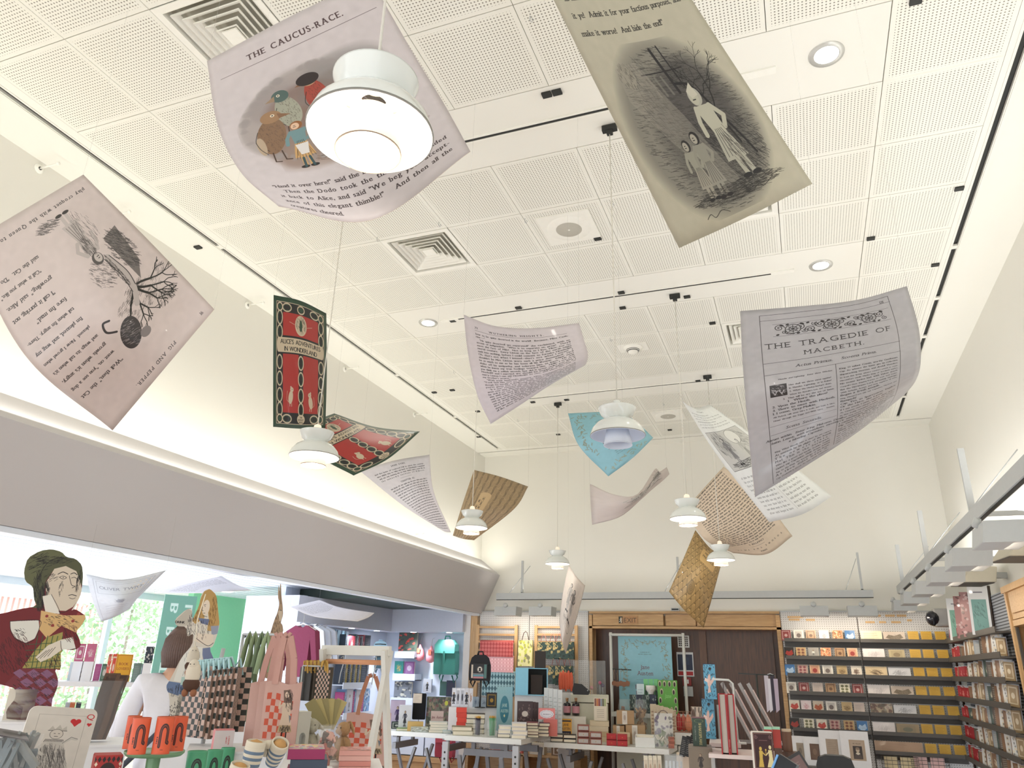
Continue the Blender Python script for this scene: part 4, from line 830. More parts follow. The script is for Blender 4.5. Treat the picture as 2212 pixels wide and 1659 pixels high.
# oak door surround
X0, X1 = -2.81, -.30
tr = MB(); tr.box(((X0+X1)/2, YB+.03, 2.43), (X1-X0, .2, .03)); tr.box(((X0+X1)/2, YB+.03, 2.235), (X1-X0, .2, .03)); tr.box((X0+.02, YB+.03, 1.2), (.045, .2, 2.4)); tr.box((X1-.025, YB+.03, 1.2), (.05, .2, 2.4)); tr.box(((X0+X1)/2, YB+.06, 2.33), (X1-X0-.1, .1, .2))
ds = struct('door_1', tr, OAKX)
for a, b in ((1281, 1433), (1437, 1502), (1505, 1676)):
    xa, xb = onY(a, 1337)[0], onY(b, 1337)[0]; MB().box(((xa+xb)/2, YB-.035 if a == 1281 else YB-.01, 2.335), (xb-xa, .05, .15)).build('header_panel', OAKX, ds)
def ex(c):
    c.rect(4, 4, 70, 104, (.12,.16,.14)); c.poly([(34,20),(62,20),(62,100),(34,100)], (.72,.56,.40)); c.ell(38, 30, 8, 8, (.9,.9,.85)); c.line([(38,42),(34,64),(46,78),(40,98)], 8, (.9,.9,.85)); c.line([(34,64),(20,80),(10,84)], 7, (.9,.9,.85)); c.line([(38,44),(54,56)], 6, (.9,.9,.85)); c.line([(38,44),(20,50)], 6, (.9,.9,.85))
    c.text(90, 94, 'EXIT', 100, (.13,.1,.1), 'sans', fit=210)
EXM = small('print_exit', 310, 110, (.72,.54,.36), ex, .5)
xa, za = onY(1336, 1347, YB-.07); xb, zb = onY(1377, 1331, YB-.07)
sg = thing('exit_sign', 'EXIT lettering with running figure on the oak door header', 'sign', ((xa+xb)/2, YB-.064, za)); MB().box((0, 0, (zb-za)/2), (xb-xa, .004, zb-za), 0, front=1).build('sign_plate', [OAKX, EXM], sg)
for i, (a, b) in enumerate(((1282, 1432), (1434, 1516), (1530, 1676))):
    xa, xb = onY(a, 1450, YB+.2)[0], onY(b, 1450, YB+.2)[0]; d_ = struct('door_%d' % (i+2), MB().box(((xa+xb)/2, YB+(.18 if i else .24), 1.1), (xb-xa, .04, 2.2)), WALN)
    if i == 2: MB().box((xa+.1, YB+.15, 1.1), (.03, .03, .4)).build('door_handle', METAL, d_)
struct('trim_3', MB().box((onY(1523, 1450, YB+.2)[0], YB+.16, 1.1), (.09, .06, 2.2)), wood_mat('walnut_light', hex_('5a3d2b'), hex_('6d4c38'), 2, 4, .4))
DY = YB+.155
def plate(x0, y0, x1, y1, Y, m, name, label, cat, group=None, th=.012, edge='dcdcdc', parent=None):
    a = AY((x0+x1)/2, y1, Y); w = (AY(x1, y1, Y)-AY(x0, y1, Y)).x; h = AY((x0+x1)/2, y0, Y).z-a.z
    b = MB().box((0, -th/2, h/2), (w, th, h), 0, front=1); o = b.build(name, [mat('c_'+edge, hex_(edge), .5), m], None, tuple(a)); tag(o, label, cat, group); return o
plate(1465, 1373, 1490, 1399, DY, small('print_grid', 90, 90, (.86,.87,.87), lambda c: [c.rect(8+i*15, 8+j*15, 19+i*15, 19+j*15, (.12,.1,.1)) for i in range(5) for j in range(5)]), 'notice_grid', 'small white framed panel with a dark grid on the walnut door', 'notice', th=.02)
def nt_(c): c.rect(6, 14, 94, 112, (.07,.13,.25)); c.rect(6, 120, 94, 144, (.68,.12,.14)); [c.line([(28, 36+i*8), (72, 36+i*8)], 1.5, (.2,.3,.45)) for i in range(6)]
plate(1464, 1409, 1500, 1461, DY, small('print_notice', 100, 150, (.82,.83,.84), nt_), 'door_notice', 'blue and red notice in a white frame on the walnut door', 'notice')
fp = thing('fire_alarm', 'red fire alarm call point with a grey plate below', 'alarm', tuple(AY(1485, 1481, DY))); MB().box((0, -.02, .05), (.11, .04, .10)).build('call_point', mat('alarm_red', hex_('8e2a28'), .4), fp); MB().box((0, -.042, .05), (.05, .005, .05)).build('press_plate', WPL, fp); MB().box((.01, -.01, -.07), (.12, .02, .12)).build('back_plate', METAL, fp)
# blue poster board standing before the doors
pb = thing('poster_board', 'tall pale blue poster board with a gold leaf border, in the doorway', 'poster', tuple(AY(1397, 1524, 10.46)), 0); w_ = (AY(1454, 1440, 10.46)-AY(1338, 1440, 10.46)).x; h_ = w_*1.43
pb.location.z = AY(1393, 1375, 10.46).z-h_; MB().box((0, 0, h_/2), (w_, .02, h_), 0, front=1).build('board', [mat('c_9fc5cc', hex_('9fc5cc'), .5), pg_blue('print_poster', 700, 1000)], pb)
MB().box((0, .02, -.15), (w_*.8, .02, .3)).build('stand', METAL, pb); MB().box((0, .06, pb.location.z*-.5), (.04, .04, pb.location.z)).build('stand_post', METAL, pb)
# white hanging frame in the doorway
p0, p1 = AY(1319, 1366, 10.36), AY(1475, 1367, 10.36)
hf = thing('poster_stand', 'tall white metal hanging frame in front of the pale blue poster', 'frame', (p0.x, 10.36, 0)); FW_ = mat('frame_white', hex_('cfd0cc'), .4); L_ = p1.x-p0.x
MB().tube([(0, 0, 0), (0, 0, p0.z)], .02, 8).build('post', FW_, hf); MB().tube([(L_, 0, 0), (L_, 0, p0.z)], .02, 8).build('post', FW_, hf); MB().tube([(-.02, 0, p0.z-.03), (L_+.02, 0, p0.z-.03)], .018, 8).build('top_bar', FW_, hf)
bar = MB().tube([(0, 0, AY(1319, 1445, 10.36).z), (.27, -.02, AY(1319, 1446, 10.36).z)], .006, 6).build('hook_bar', DARK, hf)
WDN = mat('tag_wood', hex_('8d5f45'), .6)
for i in range(5):
    p = AY(1327+i*7.5, 1446, 10.33); t = thing('wooden_decoration', 'round brown wooden decoration on the black hook bar, %s from the left' % ORD[i+1], 'decoration', (p.x, 10.31-.012*i, p.z-.17-.01*(i % 2)), group='wooden decorations on the frame')
    MB().lathe([(0, -.006), (.034, -.005), (.034, .005), (0, .006)], 7, mx=Matrix.Rotation(pi/2, 4, 'X'), smooth=False).build('disc', WDN, t); MB().tube([(0, 0, .05), (-.004, 0, .13), (0, .02, .172)], .002, 5).build('loop', mat('string', hex_('b59a76'), .8), t)
# ---------------- oak ladders with wrapping paper and bags
def ladder(x0, x1, ytop, label, rungs, zb):
    xa, zt = onY(x0, ytop); xb, _ = onY(x1, ytop); t = thing('oak_ladder', label, 'ladder', (xa, FY-.05, zb), group='oak ladder racks on the pegboard'); w = xb-xa
    for x in (.02, w-.02): MB().box((x, 0, (zt-zb)/2), (.042, .03, zt-zb)).build('side_rail', OAK, t)
    for r in rungs: z = onY(x0, r)[1]-zb; MB().box((w/2, 0, z), (w-.08, .022, .028)).build('rung', OAKX, t)
    return t
ladder(1033, 1121, 1350, 'oak ladder rack holding rolls of wrapping paper', (1355, 1371, 1386, 1404, 1421, 1438, 1455, 1472), .55); ladder(1158, 1250, 1351, 'oak ladder rack hung with dark floral gift bags', (1355, 1371, 1387, 1404, 1421, 1439, 1455), .55)
def argyle(c1, c2):
    def fn(c):
        n = 11; w = c.w/n
        for j in range(-1, 9):
            for i in range(n+1): x = i*w+(w/2 if j % 2 else 0); y = j*c.h/8*1.0+c.h/16; c.poly([(x, y-c.h/8), (x+w/2, y), (x, y+c.h/8), (x-w/2, y)], c1 if j % 2 else c2)
    return fn
WRP = [(1038,1385,1110,1418,small('print_argyle_red',240,110,(.86,.6,.58),argyle((.62,.17,.16),(.75,.35,.33))),'red and pink diamond wrapping paper hanging on the oak ladder'),
       (1040,1418,1110,1451,small('print_bows',240,110,(.88,.66,.68),lambda c:[(c.ell(12+i*24,18+j*24,7,4,(.95,.78,.8)),c.ell(19+i*24,18+j*24,3,6,(.8,.5,.53))) for i in range(10) for j in range(4)]),'pale pink bow wrapping paper hanging on the oak ladder'),
       (1041,1451,1112,1502,small('print_argyle_teal',240,150,(.74,.84,.86),argyle((.14,.33,.38),(.60,.75,.78))),'teal and pale blue diamond wrapping paper, lowest on the ladder')]
for i, (x0, y0, x1, y1, m, lb) in enumerate(WRP):
    a, b = AY(x0, y1, FY-.09), AY(x1, y1, FY-.09); zt = AY(x0, y0, FY-.09).z; t = thing('wrapping_paper', lb, 'wrapping paper', ((a.x+b.x)/2, FY-.10-.01*(2-i), a.z), group='wrapping papers on the ladder')
    h = zt-a.z; MB().box((0, 0, h/2), (b.x-a.x, .006, h), 0, front=1).build('sheet', [CRM, m], t); MB().tube([(-(b.x-a.x)/2, .012, h), ((b.x-a.x)/2, .012, h)], .016, 10).build('roll', m, t)
FLB = cover('print_floral_dark', (.16,.26,.23), (.78,.68,.45), 1, w=80, h=88)
FLY = cover('print_floral_yellow', (.86,.84,.62), (.72,.75,.25), 1, w=90, h=110)
def giftbag(loc, w, h, m, label, group, col='27403a', hcol='c98b84', hh=.1, rz=0, name='gift_bag', dp=.05):
    t = thing(name, label, 'bag', loc, rz, group); e = mat('c_'+col, hex_(col), .6)
    b = MB(); b.add([(-w/2, -dp*.2, 0), (w/2, -dp*.2, 0), (w/2, dp, 0), (-w/2, dp, 0), (-w/2, 0, h), (w/2, 0, h), (w/2, dp*.4, h), (-w/2, dp*.4, h)], [(1, 2, 6, 5), (2, 3, 7, 6), (3, 0, 4, 7), (4, 5, 6, 7), (3, 2, 1, 0)], 0)
    b.add([(-w/2, -dp*.2, 0), (w/2, -dp*.2, 0), (w/2, 0, h), (-w/2, 0, h)], [(0, 1, 2, 3)], 1, [[(0,0),(1,0),(1,1),(0,1)]]); b.build('body', [e, m], t)
    MB().tube([(-w*.25, 0, h), (-w*.12, 0, h+hh*.8), (0, .01, h+hh), (w*.12, 0, h+hh*.8), (w*.25, 0, h)], .0045, 6).build('handle', mat('c_'+hcol, hex_(hcol), .8), t); return t
for r, (yt, yb, xs) in enumerate(((1387, 1422, (1174, 1194, 1208, 1227)), (1435, 1478, (1198, 1213, 1226)))):
    for i, x in enumerate(xs):
        a = AY(x, yb+(i % 2)*2, FY-.12-.03*i); zt = AY(x, yt, FY-.12).z
        giftbag((a.x, FY-.12-.035*i, a.z), .175, zt-a.z-(.02 if r else 0), FLB, 'dark green and gold floral gift bag, %s from the left in the %s row' % (ORD[i+1], ('upper', 'lower')[r]), 'dark floral gift bags on the oak ladder', hh=.11)
a = AY(1134, 1439, FY-.1); giftbag((a.x, FY-.1, a.z), .21, AY(1134, 1383, FY-.1).z-a.z, FLY, 'yellow and pink floral gift bag between the two oak ladders', None, 'c9c684', '4a2c26', .12, dp=.07)
# lower shelf under the pegboard with a few boxes, seen through the trestles
ls = thing('low_shelf', 'low oak shelf unit under the pegboard behind the trestle tables', 'shelf', (-3.65, FY-.35, 0)); MB().box((0, .15, .62), (1.6, .3, .03)).build('shelf_board', OAKX, ls); MB().box((0, .15, .05), (1.6, .3, .1)).build('plinth', OAKX, ls); MB().box((0, .31, .32), (1.6, .01, .6)).build('back_panel', OAKX, ls); [MB().box((x, .15, .36), (.03, .3, .52)).build('upright', OAKX, ls) for x in (-.78, 0, .78)]
for i, x in enumerate((-.35, -.1, .2, .5)):
    boxy(type('o', (), dict(loc=Vector((-3.65+x, FY-.33, .636)), w=.2, h=.13, rz=0)), 'small %s box on the low oak shelf, %s from the left' % (('pink', 'coral', 'cream', 'brown')[i], ORD[i+1]), cover('low_%d' % i, ((.85,.5,.5),(.8,.35,.3),(.85,.82,.75),(.5,.38,.28))[i], (.9,.85,.8), 2), group='boxes on the low shelf', depth=.12, edge=('c77a78', 'bb5544', 'd8d0bd', '6e533b')[i])
# ---------------- greeting cards on tray shelves
SHM = mat('shelf_grey', hex_('55524f'), .5, .2)
rowsL = [1383.6, 1421, 1458.5, 1497, 1536, 1575]; rowsR = [1386, 1425, 1463, 1505, 1546, 1589, 1627]
ZR = [AY(1690, y, FY-.1).z for y in rowsL]; dz = (ZR[0]-ZR[5])/5; ZR.append(ZR[5]-dz)
KD = [('maroon',(.52,.22,.22),(.75,.62,.6),2),('white',(.88,.86,.82),(.35,.3,.28),0),('tan',(.66,.52,.38),(.42,.30,.22),2),('pale pink',(.88,.82,.82),(.8,.6,.62),3),('orange',(.85,.55,.38),(.95,.85,.7),1),('blue',(.25,.45,.66),(.8,.88,.95),7),('black',(.1,.08,.08),(.75,.2,.15),7),('gold framed',(.72,.6,.42),(.5,.25,.2),6),('silver',(.6,.58,.55),(.85,.85,.82),5),('peach',(.85,.70,.56),(.55,.12,.12),0),('red and blue',(.72,.6,.55),(.6,.25,.3),6),('sandy',(.72,.62,.45),(.45,.36,.24),3),('bird',(.88,.84,.78),(.35,.25,.2),3),('robin',(.80,.74,.66),(.65,.25,.12),7),('red boot',(.87,.83,.76),(.72,.15,.12),7),('grey text',(.78,.72,.68),(.55,.5,.47),4),('olive',(.87,.84,.76),(.4,.4,.2),6)]
KM = {k[0]: cover('card_'+k[0].replace(' ', '_'), k[1], k[2], k[3], w=64, h=78) for k in KD}
LAY = [['maroon','white','tan','pale pink','orange','blue'],['black','gold framed','silver','orange','tan','peach'],['blue','red and blue','peach','white','sandy','bird'],['white','maroon','grey text','tan','olive','maroon'],['red boot','pale pink','robin','white','sandy','grey text'],['black','olive','red boot','red and blue','gold framed','blue']]
CE = mat('card_edge', hex_('ded8cc'), .7)
def card(x, z, w, h, m, label, group, Y=FY-.075, rz=0, cat='card', lean=-.16, name='greeting_card', n=1):
    t = thing(name, label, cat, (x, Y, z), group=group, rot=(lean, 0, rz))
    MB().box((0, 0, h/2), (w, .004, h), 0, front=1).build('front', [CE, m], t)
    MB().box((.004, .009, h/2+.001), (w, .010, h-.004)).build('spare_cards', CE, t); return t
def tray(x0, x1, z, label, Y=FY, d=.11, group='dark tray shelves for cards'):
    t = thing('card_shelf', label, 'shelf', ((x0+x1)/2, Y-.002, z), group=group); w = x1-x0
    MB().box((0, -d/2, -.006), (w, d, .012)).build('tray', SHM, t); MB().box((0, -d, .010), (w, .008, .040)).build('front_lip', SHM, t)
    MB().box((0, -.004, -.035), (w, .008, .07)).build('back_plate', SHM, t); return t
cx6 = [AY(x, 1380, FY-.075).x for x in (1700, 1726, 1753, 1780, 1812, 1839)]
for r in range(6):
    tray(-.27, .595, ZR[r], 'dark tray shelf of small greeting cards, %s from the top' % ORD[r+1])
    for i, k in enumerate(LAY[r]):
        card(cx6[i]+.012*r*0+random.uniform(-.012, .012), ZR[r]+.001, .115, .128 if k != 'black' or r else .1, KM[k], '%s greeting card, %s of six on the %s tray from the top' % (k, ORD[i+1], ORD[r+1]), 'small greeting cards on tray shelves')
YEL = cover('card_yellow', (.80,.64,.26), (.62,.46,.16), 4, w=64, h=78); c_ = None
LG = [('cream',(.86,.80,.68),(.5,.42,.3),4),('brown blot',(.76,.70,.64),(.42,.37,.30),7),('white',(.88,.85,.84),(.75,.72,.72),3),('round map',(.72,.66,.52),(.5,.43,.32),0),('sandy tree',(.84,.75,.60),(.35,.27,.2),3),('pale grey',(.82,.82,.83),(.6,.6,.62),3),('map',(.64,.58,.50),(.4,.3,.28),1),('faded map',(.62,.54,.42),(.42,.42,.36),0)]
LM = {k[0]: cover('large_'+k[0].replace(' ', '_'), k[1], k[2], k[3], w=130, h=80) for k in LG}
LL = [('cream','brown blot'),('white','round map'),('sandy tree','pale grey'),('white','brown blot'),('map','pale grey'),('white','faded map'),None]
for r in range(7):
    tray(.605, 1.56, ZR[r], 'dark tray shelf of wide cards and yellow packs, %s from the top' % ORD[r+1])
    if LL[r]:
        for i, k in enumerate(LL[r]):
            card((.735, .985)[i], ZR[r]+.001, .235 if k != 'round map' else .17, (.125, .118)[i], LM[k], '%s wide card, %s on the %s tray beside the yellow packs' % (k, ('left', 'right')[i], ORD[r+1]), 'wide cards beside the yellow packs', name='wide_card')
    else: card(.86, ZR[r]+.001, .5, .13, cover('large_pano', (.72,.6,.50), (.6,.48,.4), 4, w=200, h=60), 'long buff panorama print on the lowest wide tray', None, name='panorama_print', cat='print')
    for i, x in enumerate((1.185, 1.325, 1.475)): card(x+(.0 if r % 2 else .008), ZR[r]+.001, .115, .125, YEL, 'yellow pack, %s of three on the %s tray from the top' % (ORD[i+1], ORD[r+1]), 'yellow packs on the right-hand trays', name='yellow_pack', cat='pack')
# lettering tiles on the pegboard
TL = mat('letter_tile', hex_('cda877'), .6)
for i, (px, py, n) in enumerate(((1720,1333,7),(1718,1338.5,5),(1753,1339,4),(1882,1330,9),(1925,1330,4),(1950,1330,4),(1882,1344,4),(1909,1344,3),(1938,1344,4),(1967,1340,2))):
    p = AY(px, py, FY-.004); b = MB(); t = thing('letter_tile_row', 'row of little wooden letter tiles on the pegboard, %s group from the left' % ORD[i+1], 'letter tiles', tuple(p), group='wooden letter tiles on the pegboard')
    me = MB().box((0, 0, 0), (.024, .008, .024)).mesh('letter_tile', [TL])
    for k in range(n): share('letter_tile', me, t, ((k-n/2)*.0265, 0, 0))
# framed prints leaning at the bottom
MNT = mat('mount_white', hex_('e2e2e4'), .5)
def mount(x0, y0, x1, y1, m, label, Y=10.2):
    a = AY((x0+x1)/2, y1, Y); w = (AY(x1, y1, Y)-AY(x0, y1, Y)).x; h = AY((x0+x1)/2, y0, Y).z-a.z; t = thing('mounted_print', label, 'print', tuple(a), group='white mounted prints under the card trays', rot=(-.05, 0, 0))
    MB().box((0, 0, h/2), (w, .006, h)).build('mount', MNT, t); MB().box((.02, -.0042, h*.48), (w*.55, .003, h*.56), 0, front=1).build('picture', [CE, m], t)
MB_ = MB().box((.18, 10.22, AY(1800, 1657, 10.15).z-.02), (.95, .3, .03)); tag(MB_.build('print_ledge', SHM), 'dark ledge under the white mounted prints', 'shelf')
mount(1714, 1590, 1742, 1652, cover('mp1', (.62,.57,.50), (.45,.4,.35), 0), 'white mounted print with a small pale picture, leftmost', 10.25); mount(1741, 1592, 1778, 1654, cover('mp2', (.38,.28,.22), (.5,.4,.32), 0), 'white mounted print with a dark brown picture, second from left', 10.2)
mount(1775, 1578, 1822, 1656, cover('mp3', (.62,.55,.48), (.4,.35,.3), 4), 'tall white mounted print with lines of old type', 10.16)
def por(c): c.rect(10, 10, 90, 60, (.68,.60,.52)); c.rect(22, 40, 80, 124, (.20,.16,.14)); c.ell(51, 66, 12, 16, (.75,.68,.58)); c.ell(51, 56, 13, 9, (.5,.42,.35)); c.poly([(26,120),(34,92),(51,84),(68,92),(78,120)], (.3,.26,.24)); c.poly([(36,90),(51,98),(66,90),(60,82),(42,82)], (.82,.78,.7)); c.text(50, 28, 'MR. WILLIAM', 9, (.3,.25,.2), 'serif', 'c')
mount(1822, 1580, 1884, 1659, small('mp4', 100, 134, (.66,.58,.49), por), 'large white mounted print of an old portrait engraving, rightmost', 10.1)
for i, px in enumerate((1945, 2010)):
    p = AY(px, 1650, FY-.14); t = thing('wire_rack', 'brown wire rack of paper pads low on the pegboard, %s' % ('left one', 'right one')[i], 'rack', (p.x, FY-.14, p.z-.05), group='wire racks under the yellow packs')
    for z in (0, .04, .08, .12): MB().tube([(-.19, .1, z), (-.19, 0, z), (.19, 0, z), (.19, .1, z)], .003, 5).build('wire', SHM, t)
    for x in np.linspace(-.19, .19, 8): MB().tube([(x, 0, 0), (x, 0, .12)], .002, 5).build('wire', SHM, t)
    for k in (0, 1): tag(MB().box((0, 0, .05), (.14, .03, .12)).build('paper_pad', mat('c_e0cfa8', hex_('e0cfa8'), .6) if i == 0 else mat('c_dfb9b4', hex_('dfb9b4'), .6), None, (p.x-.09+.17*k, FY-.08, p.z-.04)), '%s paper pad in the %s wire rack, %s' % (('buff', 'pink')[i], ('left', 'right')[i], ('left one', 'right one')[k]), 'pad', 'paper pads in wire racks')
# small lamp box on top of the header and CCTV camera
o = thing('header_sensor', 'small grey sensor box on top of the oak door header', 'sensor', tuple(AY(1459, 1320, YB-.1))); MB().box((0, 0, .02), (.11, .05, .035)).build('housing', METAL, o); MB().box((0, -.026, .02), (.09, .004, .02)).build('lens', DARK, o)
p = AY(2030, 1353, 10.1); t = thing('security_camera', 'grey security camera with black dome in the far right corner', 'camera', (p.x-.03, 10.2, p.z))
MB().box((.07, 0, .10), (.16, .16, .20)).build('housing', mat('cam_grey', hex_('a9a8a6'), .5), t, bevel=.02); MB().ell((-.02, -.04, .09), (.075, .075, .085)).build('dome', mat('cam_dome', (.015, .015, .02), .1), t)
# ---------------- light rails
GYR = mat('rail_paint', hex_('b9bcbc'), .45)
def rail(p0, p1, label, adapt, fit_dir, heads, sup, lab2):
    p0, p1 = Vector(p0), Vector(p1); v = (p1-p0); L_ = v.length; rz = atan2(v.y, v.x)
    t = thing('light_rail', label, 'light rail', tuple(p0), rz); MB().box((L_/2, 0, 0), (L_, .045, .085)).build('rail_body', GYR, t); MB().box((L_/2, 0, -.046), (L_, .02, .008)).build('rail_slot', DARK, t)
    for s_ in sup:
        MB().box((s_, fit_dir*.02, .24), (.025, .04, .5)).build('support', GYR, t); MB().tube([(s_-.0, fit_dir*.35, .46), (s_-.18, 0, .05)], .004, 5).build('stay_wire', METAL, t); al_ = .465 if abs(v.x) > 1 else .705; MB().box((s_, fit_dir*al_/2, .04), (.02, al_, .03)).build('wall_arm', GYR, t)
    for i, h in enumerate(heads):
        f = thing('rail_spotlight', lab2 % ORD[i+1], 'light', tuple(p0+v.normalized()*h+Vector((0, 0, -.044))), rz+(0 if fit_dir > 0 else 0), group=label.split(' along')[0]+' flood lights')
        MB().lathe([(0, 0), (.028, 0), (.032, -.012), (.030, -.035), (.016, -.04), (.014, -.10)], 14).build('stem', GYR, f)
        b = MB(); sgn = fit_dir
        b.prism([(-.02, -.10), (.22, -.10), (.20, -.22), (-.04, -.22)], -.16, .16, mx=Matrix.Rotation(-pi/2 if sgn > 0 else pi/2, 4, 'Z') @ Matrix.Rotation(0, 4, 'X') if False else Matrix.Rotation(pi/2*sgn, 4, 'Z') @ Matrix.Translation((-.08, 0, 0))); b.build('housing', GYR, f, (0, 0, 0), (0, 0, 0), bevel=.006)
        ho = f.children[-1]
        gl = MB().box((0, sgn*.02, -.223), (.24, .09, .004)).build('glass', mat('flood_glow', (1, .93, .82), .5, emit=1, noise=0), f)
        for o_ in (ho, gl): o_.matrix_local = Matrix.Translation((0, 0, -.13)) @ Matrix.Rotation(1.15*sgn, 4, 'X') @ Matrix.Translation((0, 0, .13))
        w = f.location; a_ = area('flood_lamp', (w.x, w.y, w.z-.24), (0, 0, 0), .26, .12, FLOOD, (1, .86, .68))
        n_ = Vector((-v.y, v.x, 0)).normalized()*sgn; q = (n_*.55+Vector((0, 0, -1))).normalized(); a_.rotation_euler = q.to_track_quat('-Z', 'Y').to_euler()
    return t
FLOOD = 3.2
rb0, rb1 = AY(1073, 1287, 10.15), AY(1886, 1284, 10.15)
rail((rb0.x, 10.15, 2.62), (rb1.x, 10.15, 2.62), 'grey light rail along the end wall over the pegboards', None, 1, [AY(x, 1290, 10.15).x-rb0.x for x in (1098, 1172, 1755, 1858)], [AY(x, 1270, 10.15).x-rb0.x for x in (1127, 1466, 1862)], 'grey flood light under the end wall rail, %s from the left')
RX = 1.09; hy = [AX(px, py, RX).y for px, py in ((2144,1085),(2076,1149),(2029,1192),(1994,1225),(1967,1253),(1945.6,1274),(1928,1290))]
rail((RX, 10.25, 2.67), (RX, 3.0, 2.67), 'grey light rail along the right wall over the card racks', None, 1, [10.25-y for y in hy], [.3, 2.4, 4.6], 'grey flood light under the right wall rail, %s from the camera')
# ---------------- right wall: card rack seen from its end, bookcase
RXF = 1.60
pr = thing('side_pegboard', 'grey pegboard behind the side card rack', 'pegboard', (XR-.14, 9.1, 0)); MB().box((.06, 0, 1.22), (.04, 2.9, 2.44)).build('board', dots_mat('pegboard_side', hex_('9fa4ad'), hex_('44464c'), .0265, .0048), pr)
RC = random.Random(5); pal = ['a43a3a', 'd7cfc2', '8a6a52', 'b7b0a4', '5b5148', 'c2b49c', '9aa2a8', 'e3ddd2', '7b4038', '6b7a84', 'a58f6f', 'd9d9d6', '4d5a52']
ACR = mat('clear_sleeve', (.85, .87, .88), .15, alpha=.35, noise=0, coat=.4)
sy0, sy1 = 7.75, 10.45
for r in range(7):
    z = ZR[r] + (0, -.0, 0, 0, 0, 0, 0)[r]
    t = thing('rack_shelf', 'dark sloping shelf of packed cards on the right wall, %s from the top' % ORD[r+1], 'shelf', (RXF+.02, (sy0+sy1)/2, z), group='dark side wall card shelves')
    MB().box((-.02, 0, -.008), (.16, sy1-sy0, .014)).build('tray', SHM, t); MB().box((-.10, 0, .012), (.008, sy1-sy0, .05)).build('front_lip', SHM, t)
    y = sy1-.12; k = 0
    while y > sy0+.1 and k < 19:
        big = r > 0 and y < 9.6; h = RC.uniform(.15, .19) if big else RC.uniform(.11, .14)
        if r == 0 and y < 9.2: break
        red = y > 9.7 and RC.random() < .75; col = 'a43036' if red else RC.choice(pal)
        o = thing('sleeved_card', '%s sleeved card edge-on, %s from the far corner on the %s side shelf' % ({'a43036': 'red', 'a43a3a': 'brick red'}.get(col, ('pale', 'mottled', 'printed')[k % 3]), ORD[k+1], ORD[r+1]), 'card', (RXF-.015+RC.uniform(-.01, .01), y, z+.008), group='sleeved cards on the side shelves', rot=(0, RC.uniform(.02, .12), -.95+RC.uniform(-.25, .15)))
        m_ = cover('sl_%d' % (k % 9), tuple(int(col[i:i+2], 16)/255 for i in (0, 2, 4)), (.85,.8,.7), k % 7, w=40, h=52) if not red else cover('sl_red', (.62,.16,.18), (.85,.6,.55), 3, w=40, h=52)
        MB().box((0, 0, h/2), (.115, .006, h), 0, front=1).build('card', [mat('c_'+col, hex_(col), .5), m_], o); MB().box((0, .007, h/2+.004), (.122, .006, h+.008)).build('sleeve_edge', mat('sleeve_white', hex_('c9cdd0'), .3, coat=.3), o)
        y -= RC.uniform(.115, .15); k += 1
# tall prints on the top side shelf
for i, (x0, y0, x1, y1, c1, lb) in enumerate(((2062,1277,2083,1372,(.45,.64,.58),'tall green and white calendar print, leftmost on the top side shelf'),(2082,1270,2096,1366,(.62,.45,.45),'tall mottled pink print, second on the top side shelf'),(2096,1262,2112,1364,(.62,.46,.46),'tall mottled pink print, third on the top side shelf'),(2111,1248,2137,1360,(.45,.62,.60),'tallest green and white calendar print by the bookcase'))):
    a = AX((x0+x1)/2, y1, RXF-.02); zt = AX((x0+x1)/2, y0, RXF-.02).z; t = thing('tall_print', lb, 'print', (RXF-.03, a.y, ZR[0]), group='tall prints on the top side shelf', rot=(0, .06, -.75)); h = zt-a.z+.02
    m_ = small('tallp%d' % i, 60, 150, (.86,.87,.88), lambda c, k=c1: (c.rect(8, 42, 52, 138, k), c.hatch(30, 90, 18, 40, 40, 1, 10, 1.5, tuple(v*.7 for v in k)), c.rect(16, 18, 44, 22, (.5,.5,.55)))) if i in (0, 3) else cover('tallp%d' % i, c1, (.78,.68,.68), 1, w=60, h=150)
    MB().box((0, 0, h/2), (.20, .005, h), 0, front=1).build('print', [mat('c_d8dadb', hex_('d8dadb'), .4), m_], t); MB().box((.01, .018, h/2), (.20, .022, h)).build('backing_boards', mat('c_4b4038', hex_('4b4038'), .6), t)
# oak bookcase
bc = thing('bookcase', 'tall oak bookcase at the right edge beyond the card rack', 'bookcase', (1.60, 7.55, 0)); YBc = 7.55
for y in (0, -.95, -1.9, -2.85): MB().box((.09, y-.04, 1.21), (.20, .06, 2.42)).build('upright', OAK, bc)
MB().box((.09, -1.45, 2.40), (.22, 2.95, .05)).build('cornice', OAK, bc); MB().box((.10, -1.45, 2.13), (.20, 2.9, .045)).build('top_shelf', OAK, bc); MB().box((.18, -1.45, 1.2), (.01, 2.9, 2.4)).build('back_panel', WALN, bc)
for k in range(3): MB().box((.02, -.515-.95*k, 2.27), (.03, .86, .22)).build('frieze_panel', OAK, bc); MB().box((.0, -.515-.95*k, 2.27), (.02, .72, .13)).build('raised_panel', OAKX, bc)
for z in (1.78, 1.42, 1.06, .7, .34): MB().box((.10, -1.45, z), (.18, 2.86, .03)).build('shelf_board', OAK, bc)
for k in range(3):
    tag(MB().box((0, 0, .30), (.02, .03, .6)).build('shelf_strip', SHM, bc, (.02, -.09-.95*k, 1.5)), None, None)
R_ = random.Random(3)
